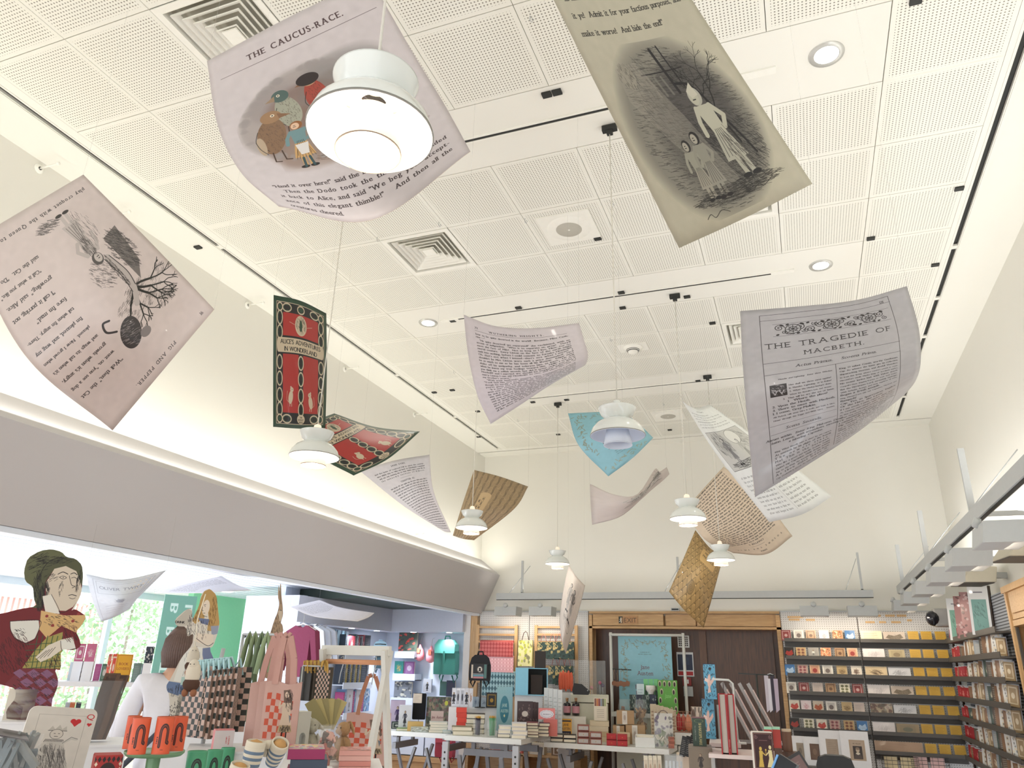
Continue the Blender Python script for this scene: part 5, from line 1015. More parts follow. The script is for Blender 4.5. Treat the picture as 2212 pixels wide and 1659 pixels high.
for si, z in enumerate((1.796, 1.436, 1.076)):
    y = 7.42-(.36 if si == 0 else .5)
    for k in range(16):
        h = R_.uniform(.2, .29); w = R_.uniform(.018, .034); col = ['4f7d3a', '9ec36a', 'b23b3a', 'd9d2c2', '2f4a5e', '7a2f35', 'c7b08a', '51633e'][(k+si) % 8]
        if k == 0 and si == 0: h = .3
        o = book_up(type('o', (), dict(loc=Vector((1.63, y, z)), w=.15, h=h, rz=-pi/2)), '%s book, %s from the card rack, %s bookcase shelf' % ({'4f7d3a': 'green', '9ec36a': 'lime', 'b23b3a': 'red', 'd9d2c2': 'cream', '2f4a5e': 'navy', '7a2f35': 'maroon', 'c7b08a': 'tan', '51633e': 'olive'}[col], ORD[k+1], ORD[si+1]), mat('c_'+col, hex_(col), .5), col, 'books in the oak bookcase', depth=w)
        o.rotation_euler = (0, 0, 0); y -= w+.003; o.location = (1.70, y, z)
# cream boxy speakers on the wall above
for i, (px, py, lb) in enumerate(((2105, 1262, 'cream wall speaker with dark mesh base, farther one above the bookcase'), (2212, 1208, 'cream wall speaker with dark mesh base, nearer one at the right edge'))):
    p = AX(px, py, 1.5); t = thing('wall_speaker', lb, 'speaker', (1.5, p.y, p.z), group='cream wall speakers above the bookcase', rot=(0, 0, .15))
    b = MB(); b.add([(-.16, -.17, 0), (.12, -.19, 0), (.12, .19, 0), (-.16, .17, 0), (-.04, -.14, .16), (.16, -.16, .14), (.16, .16, .14), (-.04, .14, .16)], [(0,1,5,4),(1,2,6,5),(2,3,7,6),(3,0,4,7),(4,5,6,7),(3,2,1,0)], 0); b.build('housing', mat('spk_cream', hex_('c9c2b0'), .5), t, bevel=.008)
    MB().box((-.02, 0, -.004), (.26, .33, .006)).build('mesh_panel', mat('spk_mesh', hex_('66625c'), .7), t); MB().box((.22, 0, .08), (.14, .06, .05)).build('bracket', GYR, t)
# ================================================================ side hall beyond the opening
struct('annex_ceiling', MB().box((-7.4, 4.8, 2.66), (6.0, 14.5, .06)), mat('annex_ceiling_white', hex_('e6edf6'), .6))
AC = bpy.data.objects['annex_ceiling']
sl_me = MB().box((0, 0, 0), (.16, 14, .03)).mesh('ceiling_slat', [mat('slat_white', hex_('e9eef5'), .45)])
for i in range(26): share('ceiling_slat', sl_me, AC, (-4.72-i*.21, 4.6, 2.61))
AW = mat('annex_white', hex_('dbe4f2'), .5, noise=.01)
AYB = 11.0; AXR = -6.25
struct('annex_wall_back', MB().box((-5.35, AYB+.05, 1.3), (1.85, .1, 2.7)), AW)
struct('annex_wall_side', MB().box((AXR-.05, 9.7, 1.3), (.1, 2.8, 2.7)), AW)
struct('trim_4', MB().box((-4.66, 10.8, 1.22), (.10, .5, 2.40)), mat('post_white', hex_('d9d6d4'), .5))
struct('trim_5', MB().box((-4.56, 10.7, 1.22), (.10, .28, 2.40)), OAK)
# soffits of the alcoves with their downlights
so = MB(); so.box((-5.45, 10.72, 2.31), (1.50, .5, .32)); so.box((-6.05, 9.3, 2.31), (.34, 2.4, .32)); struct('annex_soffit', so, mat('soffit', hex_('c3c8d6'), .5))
struct('annex_dark_band', MB().box((-5.7, 9.9, 2.53), (1.6, 2.6, .12)), mat('band_green', hex_('1e2f28'), .5))
for i, (x, y) in enumerate(((-5.0, 10.66), (-5.6, 10.66), (-6.03, 10.3), (-6.03, 9.6), (-6.03, 8.7))):
    t = thing('alcove_downlight', 'small round downlight under the white alcove soffit, %s from the pegboard' % ORD[i+1], 'downlight', (x, y, 2.148), group='downlights in the white alcoves')
    MB().lathe([(0, -.002), (.035, -.002), (.045, 0)], 20).build('lens', LAMP_E, t); spot('alcove_lamp', (x, y, 2.13), (0, 0, 0), 48, (.88, .92, 1), 130, .8)
for i, (px, py) in enumerate(((735, 1290), (824, 1310), (905, 1320))):
    p = AZ(px, py-8, 2.57); t = thing('dome_speaker', 'white hanging dome spotlight under the slatted ceiling, %s from the left' % ORD[i+1], 'spotlight', (p.x, p.y, 2.60), group='white domes under the slatted ceiling')
    MB().lathe([(.05, 0), (.07, -.01), (.068, -.06), (.045, -.11), (0, -.13)], 24).build('dome', WPL, t); MB().lathe([(.07, -.004), (.085, 0)], 24).build('collar', WPL, t)
for i, (px, py) in enumerate(((262, 1196), (455, 1230), (490, 1278), (565, 1298), (320, 1232), (608, 1253))):
    p = AZ(px, py, 2.59); t = thing('hall_downlight', 'round downlight in the slatted side hall ceiling, %s' % ('above the hazy title page', 'above the fair-haired cut-out', 'over the green wall', 'beside the white partition', 'near the fascia, left', 'near the hare cut-out')[i], 'downlight', (p.x, p.y, 2.588), group='downlights in the slatted ceiling')
    MB().lathe([(0, -.004), (.06, -.004), (.085, 0)], 24).build('lens', LAMP_E, t)
# white partition end and green wall
p0 = AY(523, 1450, 8.25); p1 = AY(621, 1450, 8.25)
pt = MB(); pt.box(((p0.x+p1.x)/2, 8.30, 1.22), (p1.x-p0.x+.2, .1, 2.52)); pw = struct('annex_partition', pt, AW)
for dx in (0, .06): MB().lathe([(0, 0), (.02, 0), (.022, .01)], 14, mx=Matrix.Rotation(pi/2, 4, 'X')).build('door_stop', DARK if dx == 0 else METAL, pw, tuple(AY(530+dx*130, 1374-dx*60, 8.24)))
struct('annex_green_wall', MB().box((-8.35, 10.35, 1.3), (.1, 2.9, 2.6)).box((-7.3, 11.75, 1.3), (2.2, .1, 2.6)), mat('green_wall', hex_('84c79a'), .6))
# glazed street front on the far left, with mirrored shop lettering on the pane
GX = -9.3
gw = MB()
for y in (-1.2, 1.2, 3.6, 6.0, 8.4, 10.8): gw.box((GX, y, 1.3), (.08, .07, 2.6))
gw.box((GX, 4.8, .06), (.1, 12, .12)); gw.box((GX, 4.8, 2.56), (.1, 12, .1)); win = struct('window_1', gw, mat('mullion', hex_('c9d4dc'), .4))
PANE = mat('pane_glass', (.9, .96, .97), .05, alpha=.12, noise=0)
for k in range(5): MB().box((GX, k*2.4, 1.3), (.012, 2.3, 2.4)).build('pane', PANE, win)
def lib(c):
    v = Cv(620, 200, (.45,.66,.60)); v.text(300, 90, 'BRITISH', 70, (.80,.90,.88), 'sans bold', 'c', sp=.05, fit=520); v.text(300, 180, 'LIBRARY', 70, (.80,.90,.88), 'sans bold', 'c', sp=.05, fit=520); c.a[:] = np.rot90(v.a, 3)[:, ::-1]
LB = small('print_banner', 200, 620, (.45,.66,.60), lib, .4)
a = D(365, 1440, 7.0); t = thing('glass_banner', 'translucent green glass panel with mirrored shop lettering, beside the green wall', 'panel', (a.x, a.y, 0), face(a)+.25)
zt = plane_pt(365, 1285, a).z; w_ = (plane_pt(402, 1400, a)-plane_pt(328, 1400, a)).length; MB().box((0, 0, zt/2+.35), (w_, .02, zt-.7), 0, front=1).build('panel', [mat('c_78a898', hex_('78a898'), .3), LB], t); MB().box((0, .0, .18), (w_, .1, .36)).build('base', WPL, t)
# outside: paving, brick building, shrubs
struct('ground_outside', MB().box((-24, 5, -.06), (29, 50, .1)), mat('paving', hex_('c9c2b8'), .9))
def brick_building():
    t = thing('brick_building', 'pale sunlit red brick building across the street, seen through the window', 'building', (-24, 9, 0))
    BR = bpy.data.materials.new('brick'); BR.use_nodes = True; n = BR.node_tree; b = n.nodes['Principled BSDF']; k = n.nodes.new('ShaderNodeTexBrick'); tc = n.nodes.new('ShaderNodeTexCoord'); n.links.new(tc.outputs['Object'], k.inputs['Vector']); k.inputs['Scale'].default_value = 2.5
    k.inputs[1].default_value = (*hex_('c96a55'), 1); k.inputs[2].default_value = (*hex_('b9604e'), 1); k.inputs[3].default_value = (*hex_('d8c5b8'), 1); n.links.new(k.outputs[0], b.inputs['Base Color'])
    MB().box((-1, 0, 1.7), (2, 26, 3.4)).build('wall', BR, t)
    for j in range(6): MB().box((.02, -10+j*4, 2.0), (.08, 1.4, 1.5)).build('window', mat('far_window', hex_('aebfcc'), .3), t)
    MB().box((-.9, 0, 3.5), (2.4, 26.4, .2)).build('parapet', mat('stone', hex_('d9d2c6'), .8), t)
brick_building()
LEAF = [mat('leaf_a', hex_('7fa668'), .7), mat('leaf_b', hex_('a9c79a'), .7)]
for i, (px, d, h, r) in enumerate(((205, 14, 2.9, 1.0), (262, 17, 3.4, 1.1), (305, 20, 3.2, 1.2), (60, 17, 2.6, 1.2))):
    p = D(px, 1420, d); t = thing('street_shrub', 'leafy green shrub outside the window, %s' % ('left of the hazy title page', 'tallest, under the hazy title page', 'beside the green glass panel', 'far left behind the tall hat cut-out', 'between the hat cut-out and the window books')[i], 'shrub', (p.x, p.y, 0), group='shrubs outside')
    R_ = random.Random(i); mb = MB()
    for k in range(900):
        a_, b_ = R_.uniform(0, 6.28), R_.uniform(-1.4, 1.5); rr = r*R_.uniform(.45, 1)*(1+.25*sin(a_*3)); c = Vector((cos(a_)*cos(b_)*rr, sin(a_)*cos(b_)*rr, h*.55+sin(b_)*h*.42*R_.uniform(.6, 1)))
        u = Vector((R_.uniform(-1, 1), R_.uniform(-1, 1), R_.uniform(-1, 1))).normalized()*.07; v_ = u.orthogonal().normalized()*.035
        mb.add([c-u, c+v_, c+u, c-v_], [(0, 1, 2, 3)], k % 2)
    o = mb.build('foliage', LEAF, t); o['kind'] = 'stuff'; MB().tube([(0, 0, 0), (.05, 0, h*.4), (0, .05, h*.8)], [.05, .04, .02], 8).build('trunk', mat('bark', hex_('6d5a48'), .9), t)
# ---------------- right white alcove facing the camera
FYa = AYB-.02
def ledge(x0, x1, y0, y1, Y, label):
    a, b = AY(x0, y1, Y), AY(x1, y1, Y); h = AY(x0, y0, Y).z-a.z; t = thing('wall_ledge', label, 'shelf', ((a.x+b.x)/2, Y, a.z), group='white box ledges in the alcoves'); w = b.x-a.x
    MB().box((0, 0, h/2), (w, .012, h)).build('front', AW, t); MB().box((0, .11, .006), (w, .22, .012)).build('bottom', AW, t); [MB().box((s*(w/2-.006), .11, h/2), (.012, .22, h)).build('end', AW, t) for s in (-1, 1)]; MB().box((0, .11, h*.62), (w-.02, .21, .01)).build('shelf_board', AW, t); return t
LY = FYa-.23
for i, (x0, x1, y0, y1) in enumerate(((852, 895, 1406.5, 1421), (848, 896, 1454.6, 1469), (843, 891, 1506, 1521))): ledge(x0, x1, y0, y1, LY, 'white box ledge on the alcove wall left of the backpack, %s from the top' % ORD[i+1])
B = lambda x0, y0, x1, y1, Y=LY+.06: F(x0, y0, x1, y1, dep(AY((x0+x1)/2, y1, Y)), fx=0)
book_up(B(861, 1366, 901, 1411), 'dark illustrated magazine on the top white ledge', cover('mag_a', (.2,.24,.2), (.8,.25,.2), 1), '2c3a33', depth=.03)
book_up(B(852, 1428, 871, 1458), 'teal book with an orange figure on the middle white ledge', cover('bk_teal', (.1,.45,.42), (.85,.6,.3), 3), '1d7068'); book_up(B(873, 1429, 895, 1458), 'purple book with a white oval on the middle white ledge', cover('bk_purp', (.45,.25,.45), (.85,.8,.85), 0), '6d3d6c')
book_up(B(851, 1472, 889, 1510), 'grey speckled notebook with a cream label on the lowest white ledge', cover('bk_speck', (.48,.50,.53), (.85,.83,.75), 1, ), '32405e', depth=.03)
def backpack(loc, rz, w, h, m1, m2, label, name='backpack', straps=True, flap=True):
    t = thing(name, label, 'backpack', loc, rz); dp = w*.42
    b = MB(); n = 10
    out = [(-w/2*.96, 0), (w/2*.96, 0), (w/2, h*.2), (w/2*.98, h*.6), (w/2*.8, h*.88), (w*.25, h), (-w*.25, h), (-w/2*.8, h*.88), (-w/2*.98, h*.6), (-w/2, h*.2)]
    b.prism(out, 0, dp, 0); b.build('body', m1, t, bevel=w*.09)
    if flap: MB().prism([(-w*.46, h*.62), (w*.46, h*.62), (w*.47, h*.86), (w*.3, h*1.02), (-w*.3, h*1.02), (-w*.47, h*.86)], -.02, dp*.9, 0).build('flap', m2, t, bevel=w*.05); MB().box((0, -.03, h*.5), (w*.07, .012, h*.36)).build('buckle_strap', m1, t)
    else: MB().tube([(-w*.42, -.004, h*.62), (0, -.012, h*.66), (w*.42, -.004, h*.62)], .005, 6).build('zip', DARK, t)
    MB().tube([(-w*.13, dp*.5, h*.98), (-w*.1, dp*.5, h*1.13), (w*.1, dp*.5, h*1.13), (w*.13, dp*.5, h*.98)], .010, 8).build('top_handle', m1, t)
    if straps: [MB().tube([(s*w*.3, dp, h*.2), (s*w*.42, dp*1.1, -h*.08), (s*w*.3, dp, -h*.24), (s*w*.2, dp*.9, -h*.02)], .011, 6).build('shoulder_strap', m1, t) for s in (-1, 1)]
    return t
f = B(937, 1380, 984, 1457, FYa-.26); backpack(f.loc, 0, f.w, f.h*.96, mat('c_2e7366', hex_('2e7366'), .6), mat('c_5cb0a2', hex_('5cb0a2'), .45), 'teal flap backpack hanging in the white alcove by the pegboard')
f = B(939, 1602, 977, 1636, FYa-.3); backpack(f.loc, 0, f.w, f.h*1.5, mat('c_a02c3c', hex_('a02c3c'), .6), mat('c_b43a48', hex_('b43a48'), .5), 'red backpack hanging low in the white alcove under the table')
for i, (x, y0, y1) in enumerate(((907, 1386, 1428), (931, 1389, 1432))):
    f = B(x-11, y0+6, x+11, y1, FYa-.1); t = thing('drawstring_bag', 'pink and coral folded string bag on a hook, %s' % ('left one', 'right one')[i], 'bag', f.loc, group='pink string bags in the alcove')
    MB().lathe([(.02, 0), (.075, .03), (.08, .10), (.055, .17), (.03, f.h*.8), (.012, f.h)], 9, mx=Matrix.Diagonal((1, .6, 1, 1))).build('body', mat('c_e58f98', hex_('e58f98'), .6), t); MB().box((0, -.05, f.h*.62), (.05, .008, f.h*.3)).build('coral_tag', mat('c_e8694f', hex_('e8694f'), .5), t); MB().tube([(0, 0, f.h), (0, .03, f.h+.10), (0, .10, f.h+.12)], .003, 5).build('hook', METAL, t)
f = B(914, 1467, 932, 1496, FYa-.05); t = boxy(f, 'clear pack with a black key ring on the alcove wall', cover('keyring', (.72,.73,.76), (.12,.12,.14), 5, w=50, h=70), 'keyring_pack', 'pack', depth=.03, edge='c6cad2')
f = B(950, 1472, 966, 1503, FYa-.12); book_up(f, 'green and blue book leaning behind the white spined books', cover('bk_gb', (.2,.35,.3), (.2,.25,.5), 4), '2b4a40'); f = B(964, 1470, 983, 1505, FYa-.12); book_up(f, 'dark blue patterned book behind the white spined books', cover('bk_dbl', (.12,.15,.25), (.5,.2,.2), 4), '1f2740')
ap = MB(); ap.box((0, 0, .5), (1.55, .02, .9)); t = thing('alcove_cupboard', 'white cupboard doors below the alcove on an oak plinth', 'cupboard', (-5.42, AYB-.10, 0)); [MB().box((x, -.0, .82), (.74, .02, .74)).build('door', AW, t) for x in (-.38, .38)]; MB().box((0, .02, .40), (1.55, .10, .07)).build('plinth_top', OAKX, t); MB().box((0, .03, .18), (1.5, .08, .36)).build('plinth', OAKX, t)
# ---------------- left alcove along the side wall: clothes, towels, shelves
S_ = lambda x0, y0, x1, y1, X=AXR+.12: (AX((x0+x1)/2, y1, X), abs(AX(x1, y1, X).y-AX(x0, y1, X).y), AX((x0+x1)/2, y0, X).z-AX((x0+x1)/2, y1, X).z)
def sledge(x0, y0, x1, y1, label):
    p, w, h = S_(x0, y0, x1, y1, AXR+.25); t = thing('wall_ledge', label, 'shelf', p, pi/2, 'white box ledges in the alcoves'); MB().box((0, 0, h/2), (w, .012, h)).build('front', AW, t); MB().box((0, .12, h*.6), (w, .23, .012)).build('shelf_board', AW, t)
    return p, w, h
for i, (q, n0) in enumerate((((746, 1408, 808, 1425), 'upper'), ((741, 1474, 803, 1488), 'middle'), ((741, 1538, 801, 1552), 'lower'))):
    p, w, h = sledge(*q, 'white box ledge of books on the side wall, %s' % n0); y = p.y-w/2+.05; k = 0; R_ = random.Random(i)
    while y < p.y+w/2-.05:
        bw = R_.choice((.03, .04, .16)); col = [('303840', '8b8f96', '9a3b44'), ('3a414c', '7f8792', 'b9a04a'), ('a54a78', '7a9ac0', 'c7c7cf')][i][k % 3]; hh = R_.uniform(.22, .27) if i == 0 else R_.uniform(.28, .33)
        m_ = cover('al_%d_%d' % (i, k % 3), tuple(int(col[j:j+2], 16)/255 for j in (0, 2, 4)), (.85,.85,.85), (4, 1, 5)[k % 3])
        book_up(type('o', (), dict(loc=Vector((AXR+.2, y+bw/2, p.z+h*.6+.008)), w=bw, h=hh, rz=pi/2)), '%s book on the %s side wall ledge, %s from the left' % ({'303840': 'charcoal', '8b8f96': 'grey', '9a3b44': 'crimson', '3a414c': 'slate', '7f8792': 'pale slate', 'b9a04a': 'mustard', 'a54a78': 'magenta', '7a9ac0': 'sky blue', 'c7c7cf': 'silver'}[col], n0, ORD[k+1]), m_, col, 'books on the side wall ledges', depth=.14 if bw < .1 else .03); y += bw+.006; k += 1
for i in range(4):
    a, w, h = S_(712+i*9.5, 1359+i*1.5, 722+i*9.5, 1403+i, AXR+.10); t = thing('striped_towel', 'pale blue striped towel hanging in the alcove, %s from the left' % ORD[i+1], 'towel', a, pi/2, 'blue striped towels'); b = MB()
    b.add([(-.05, 0, 0), (.05, 0, 0), (.06, 0, h), (-.0, 0, h), (-.05, .02, 0), (.05, .02, 0), (.06, .02, h), (0, .02, h)], [(0,1,2,3),(5,4,7,6),(1,5,6,2),(4,0,3,7),(3,2,6,7)], 0); b.build('cloth', mat('c_9fbfd2' if i % 2 else 'c_6f93ab', hex_('9fbfd2' if i % 2 else '6f93ab'), .9), t); MB().box((-.03, -.003, h*.5), (.012, .004, h)).build('stripe', mat('c_3f5a70', hex_('3f5a70'), .9), t)
rl = thing('clothes_rail', 'steel clothes rail on the alcove side wall', 'rail', AX(654, 1365, AXR+.35)); ra, rb = AX(654, 1365, AXR+.35), AX(686, 1367, AXR+.35)
MB().tube([(0, 0, 0), tuple(rb-ra)], .008, 8).build('bar', METAL, rl); MB().box((-.15, 0, 0), (.3, .012, .012)).build('bracket', METAL, rl)
def garment(loc, rz, w, h, m, label, name='jumper', hang=.14, group=None, longsl=True):
    t = thing(name, label, 'clothing', loc, rz, group)
    out = [(-w*.3, 0), (w*.3, 0), (w*.32, h*.72), (w*.5, h*.1 if longsl else h*.6), (w*.62, h*.14 if longsl else h*.66), (w*.45, h*.88), (w*.16, h), (w*.08, h*.96), (-w*.08, h*.96), (-w*.16, h), (-w*.45, h*.88), (-w*.62, h*.14 if longsl else h*.66), (-w*.5, h*.1 if longsl else h*.6), (-w*.32, h*.72)]
    MB().prism(out, -.03, .03, 0).build('garment', m, t, bevel=.012)
    MB().tube([(-w*.4, 0, h*.9), (0, 0, h*1.04), (w*.4, 0, h*.9)], .009, 6).build('hanger', WPL, t); MB().tube([(0, 0, h*1.03), (0, 0, h+hang), (.02, 0, h+hang+.03), (.04, 0, h+hang+.01)], .003, 5).build('hanger_hook', METAL, t); return t
a = D(642, 1462, 7.6); garment(a, face(a)-.9, .52, .50, mat('c_7c3350', hex_('7c3350'), .9, bump=.3), 'maroon long-sleeved jumper on a white hanger', 'jumper')
for i, x in enumerate((662, 676, 689)): a = AX(x, 1442, AXR+.35); garment(a, .25, .40, .50, mat('c_dfe5f0', hex_('dfe5f0'), .9), 'white printed top on the steel rail, %s from the left' % ORD[i+1], 'printed_top', .09, 'white tops on the steel rail')
for i, (x0, y0, x1, y1, lb) in enumerate(((806, 1386, 836, 1403, 'small pale blue bag hanging by the side wall ledges'), (809, 1408, 829, 1444, 'grey blue backpack behind the white A-frame'))):
    a = D((x0+x1)/2, y1, 9.6); backpack(a, face(a), (.17, .13)[i], (.1, .22)[i], mat(('c_9cc3dc', 'c_3f5f72')[i], hex_(('9cc3dc', '3f5f72')[i]), .6), mat(('c_86b3d0', 'c_4b6d80')[i], hex_(('86b3d0', '4b6d80')[i]), .6), lb, 'backpack', True, False)
# ================================================================ trestle tables and their goods
TWH = mat('table_white', hex_('dfe0dc'), .4); TRG = mat('trestle_grey', hex_('8e9096'), .5)
def table(x0, x1, y0, y1, z, label, trs, th=.055, glass=False):
    t = thing('table', label, 'table', ((x0+x1)/2, (y0+y1)/2, 0), group='white trestle tables'); w, d = x1-x0, y1-y0
    MB().box((0, 0, z-th/2), (w, d, th)).build('tabletop', TWH, t, bevel=.003)
    for tx, ty, rz in trs:
        T_ = thing('trestle', None, None, (tx-(x0+x1)/2, ty-(y0+y1)/2, 0), rz); T_.parent = t; T_['label'] = 'grey wooden trestle'; zt = z-th; del T_['label']
        zb = zt-.12
        MB().box((0, 0, zb), (.62, .05, .07)).build('beam', TRG, T_); [MB().box((s*.2, 0, zt-.06), (.045, .035, .12)).build('riser_post', TRG, T_) for s in (-1, 1)]; MB().box((0, 0, zt-.012), (.6, .06, .024)).build('top_rail', TRG, T_)
        for s in (-1, 1):
            for q in (-1, 1): MB().box((0, 0, 0), (.045, .03, zb*1.05)).build('leg', TRG, T_, (s*.25, q*.15, zb*.49), (-q*.33, 0, 0))
        [MB().box((s*.25, 0, .22), (.03, .24, .03)).build('stretcher', TRG, T_) for s in (-1, 1)]
    return t
ZA, ZB, ZT = .95, .88, .90
TA = table(-3.98, -3.05, 8.50, 9.75, ZA, 'white trestle table in the middle, stacked with books and pencil pots', ((-3.5, 8.7, 0), (-3.5, 9.5, 0)))
TB = table(-3.02, -1.56, 9.2, 9.98, ZB, 'pale green topped trestle table with red drawer boxes, in front of the doors', ((-2.75, 9.6, pi/2), (-1.85, 9.6, pi/2)))
TC = table(-5.35, -4.05, 9.22, 10.0, ZT, 'white trestle table left of the middle, with an illustrated box', ((-5.05, 9.6, pi/2), (-4.35, 9.6, pi/2)))
# adjustable steel stand under the middle table
st = thing('adjustable_stand', 'pale perforated steel stand in front of the middle table', 'stand', (-3.5, 8.42, 0)); 
for s in (-1, 1): MB().box((s*.42, 0, .45), (.07, .04, .88)).build('upright', mat('c_b9bcc2', hex_('b9bcc2'), .5), st); [MB().lathe([(0, 0), (.012, 0)], 10, mx=Matrix.Translation((s*.42, -.0215, .2+.065*k)) @ Matrix.Rotation(pi/2, 4, 'X')).build('bolt_hole', DARK, st) for k in range(10)]
MB().box((0, 0, .52), (1.0, .05, .05)).build('cross_bar', WPL, st); MB().box((0, 0, .43), (.9, .03, .03)).build('cross_bar', WPL, st)
def fr(x0, y0, x1, y1, Z=None, d=None, yaw=0): return F(x0, y0, x1, y1, d, Z, yaw)
def table_at(x0, y0, x1, y1, Z): return fr(x0, y0, x1, y1, Z=Z)
A_ = lambda x0, y0, x1, y1, y=None: _cl(fr(x0, y0, x1, y1, Z=ZA), 8.53, 9.7)
B_ = lambda x0, y0, x1, y1: _cl(fr(x0, y0, x1, y1, Z=ZB), 9.22, 9.95)
C_ = lambda x0, y0, x1, y1: _cl(fr(x0, y0, x1, y1, Z=ZT), 9.24, 9.95)
def _cl(f, y0, y1):
    return f
def on(x0, y0, x1, y1, Z, Y):
    """box seen at those pixels, put on surface Z at depth row Y (height follows the picture)"""
    f = F(x0, y0, x1, y1, dep(AY((x0+x1)/2, y1, Y))); top = f.loc.z+f.h; f.loc.z = Z+.001; f.h = max(.012, top-Z); return f
# --- left table
on_ = on
t = boxy(on(842, 1513, 874, 1583, ZT, 9.7), 'purple box with a poster-like cover at the left table end', cover('pb_purple', (.72,.66,.74), (.25,.18,.35), 5), edge='53406a', depth=.06)
t = boxy(on(861, 1524, 888, 1583, ZT, 9.45), 'white box with a dark key ring picture', cover('kr2', (.82,.83,.85), (.2,.22,.28), 5), edge='d8dadf', depth=.1); 
f = on(889, 1496, 921, 1583, ZT, 9.6); t = thing('sock_stand', 'black knitted socks with a cream tag hanging on a stand', 'clothing', f.loc, f.rz); MB().box((0, .03, f.h*.62), (f.w*.9, .05, f.h*.72)).build('socks', mat('c_131417', hex_('131417'), .95), t, bevel=.015); MB().box((-.03, -.004, f.h*.84), (f.w*.6, .006, f.h*.26)).build('tag', cover('sock_tag', (.85,.80,.74), (.6,.55,.5), 4), t); MB().tube([(0, .03, 0), (0, .03, f.h)], .006, 6).build('post', METAL, t)
def jab(c): [c.ell(random.random()*130, random.random()*110, 8, 6, random.choice([(.35,.38,.3),(.5,.42,.4),(.25,.28,.25),(.6,.55,.45),(.45,.3,.3)]), .8, random.random()*3) for _ in range(160)]; c.rect(26, 52, 92, 92, (.84,.74,.70)); c.text(59, 79, 'Jane Austen', 13, (.5,.3,.3), 'serif italic', 'c'); c.ell(104, 22, 9, 9, (.8,.8,.3))
boxy(on(920, 1506, 974, 1583, ZT, 9.75), 'large illustrated puzzle box with a pink title panel', small('jabox', 130, 120, (.42,.44,.38), jab), edge='4d5546', depth=.08)
boxy(on(880, 1560, 914, 1581, ZT, 9.32), 'open tan fudge box on the left table', None, edge='c9a867', depth=.12); stack(on(855, 1574, 885, 1583, ZT, 9.26), 1, ['7f9a58'], 'thin green book flat on the left table', None); stack(on(927, 1560, 967, 1588, ZT, 9.3), 4, ['c9c7b0', 'd4d2c0'], 'pale covered book in the pile under the puzzle box', 'pile of pale books on the left table', .22)
stack(on(957, 1578, 976, 1589, ZT, 9.28), 2, ['9cc4d0', 'b8d4da'], 'light blue booklet in the pair at the table join', 'light blue booklets', .15)
t = boxy(on(887, 1571, 925, 1584, ZT, 9.26), 'clear topped pin box on the left table', cover('pins', (.7,.72,.66), (.85,.88,.9), 1), edge='b9b9a6', depth=.1)
boxy(on(845, 1560, 868, 1583, ZT, 9.5), 'dark green patterned box at the foot of the purple box', cover('dgb', (.14,.2,.17), (.7,.7,.65), 2), edge='26382f', depth=.1)
# --- middle table
boxy(on(968, 1528, 1008, 1580, ZA, 9.2), 'plain white riser block behind the red books', None, 'riser_block', 'block', edge='e2e2e4', depth=.18, lid=False)
RB = on(986, 1529, 1009, 1578, ZA, 8.95); 
stack(RB, 5, ['d8483a', 'c93f33'], 'bright red book with white spine lettering, in the red pile', 'red pile of books', .16, spine=True)
stack(on(1005, 1542, 1046, 1579, ZA, 8.85), 4, ['3c3a36', '8b8672', '6b6a5e'], 'thick cream paged book in the pile beside the red books', 'pile beside the red books', .2)
stack(on(976, 1570, 1021, 1589, ZA, 8.58), 2, ['b7b298', '8d8a72'], 'olive covered book at the front left of the middle table', 'front left pair of books', .22)
wr_ = thing('white_riser', 'long white riser shelf holding the white spined books', 'block', on(975, 1528, 1075, 1580, ZA, 9.45).loc, on(975, 1528, 1075, 1580, ZA, 9.45).rz); _f = on(975, 1528, 1075, 1580, ZA, 9.45); MB().box((0, .12, _f.h/2), (_f.w, .24, _f.h)).build('block', WPL, wr_)
ZR2 = ZA+_f.h
for i in range(5):
    x = 976+i*9.2; f = on(x, 1487, x+8.6, 1528, ZR2, 9.47); col = ['e9e9ec', 'dfe0e6', 'e6e3e0', 'dcdfe8', 'b3a595'][i]
    book_up(f, 'white spined book in the upright row on the white riser, %s from the left' % ORD[i+1], cover('ws_%d' % i, (.88,.88,.9), (.15,.15,.2) if i < 4 else (.6,.4,.3), (5, 0, 0, 5, 3)[i], w=30, h=132), col, 'white spined books on the riser', depth=.14, pages=False)
for i in range(3): f = on(1021+i*9, 1505+i, 1034+i*9, 1528, ZR2, 9.46); boxy(f, 'clear sleeved print leaning on the white riser, %s from the left' % ORD[i+1], cover('slv%d' % i, (.66,.72,.78), (.35,.4,.5), 3), 'sleeved_print', 'print', 'clear sleeved prints', .01, 'c9d2da', lid=False, yaw=.3)
f = on(1013, 1410, 1061, 1481, 1.52, 9.35); bp = backpack(FD(f, 0), f.rz, f.w, f.h*.92, mat('c_16181f', hex_('16181f'), .7), mat('c_1c1e26', hex_('1c1e26'), .7), 'black backpack printed with book spines and an oval portrait, on a post', flap=False)
def bpk(c): c.rect(2, 10, 14, 120, (.8,.76,.7)); c.ell(62, 48, 22, 28, (.3,.28,.28)); c.ell(62, 48, 16, 22, (.85,.83,.78)); c.ell(62, 44, 8, 9, (.08,.08,.1)); c.poly([(50,64),(74,64),(66,50),(58,50)], (.08,.08,.1)); c.rect(92, 6, 110, 120, (.3,.45,.44)); c.rect(16, 92, 90, 106, (.4,.6,.66)); c.rect(16, 108, 90, 122, (.75,.5,.52)); [c.ell(20+i*8, 86, 5, 3, (.7,.7,.7)) for i in range(9)]
w, h = f.w, f.h*.92; MB().box((-.01, -.008, h*.36), (w*.74, .01, h*.6), 0, front=1).build('printed_pocket', [mat('c_16181f', hex_('16181f')), small('bp_print', 116, 128, (.08,.09,.12), bpk)], bp)
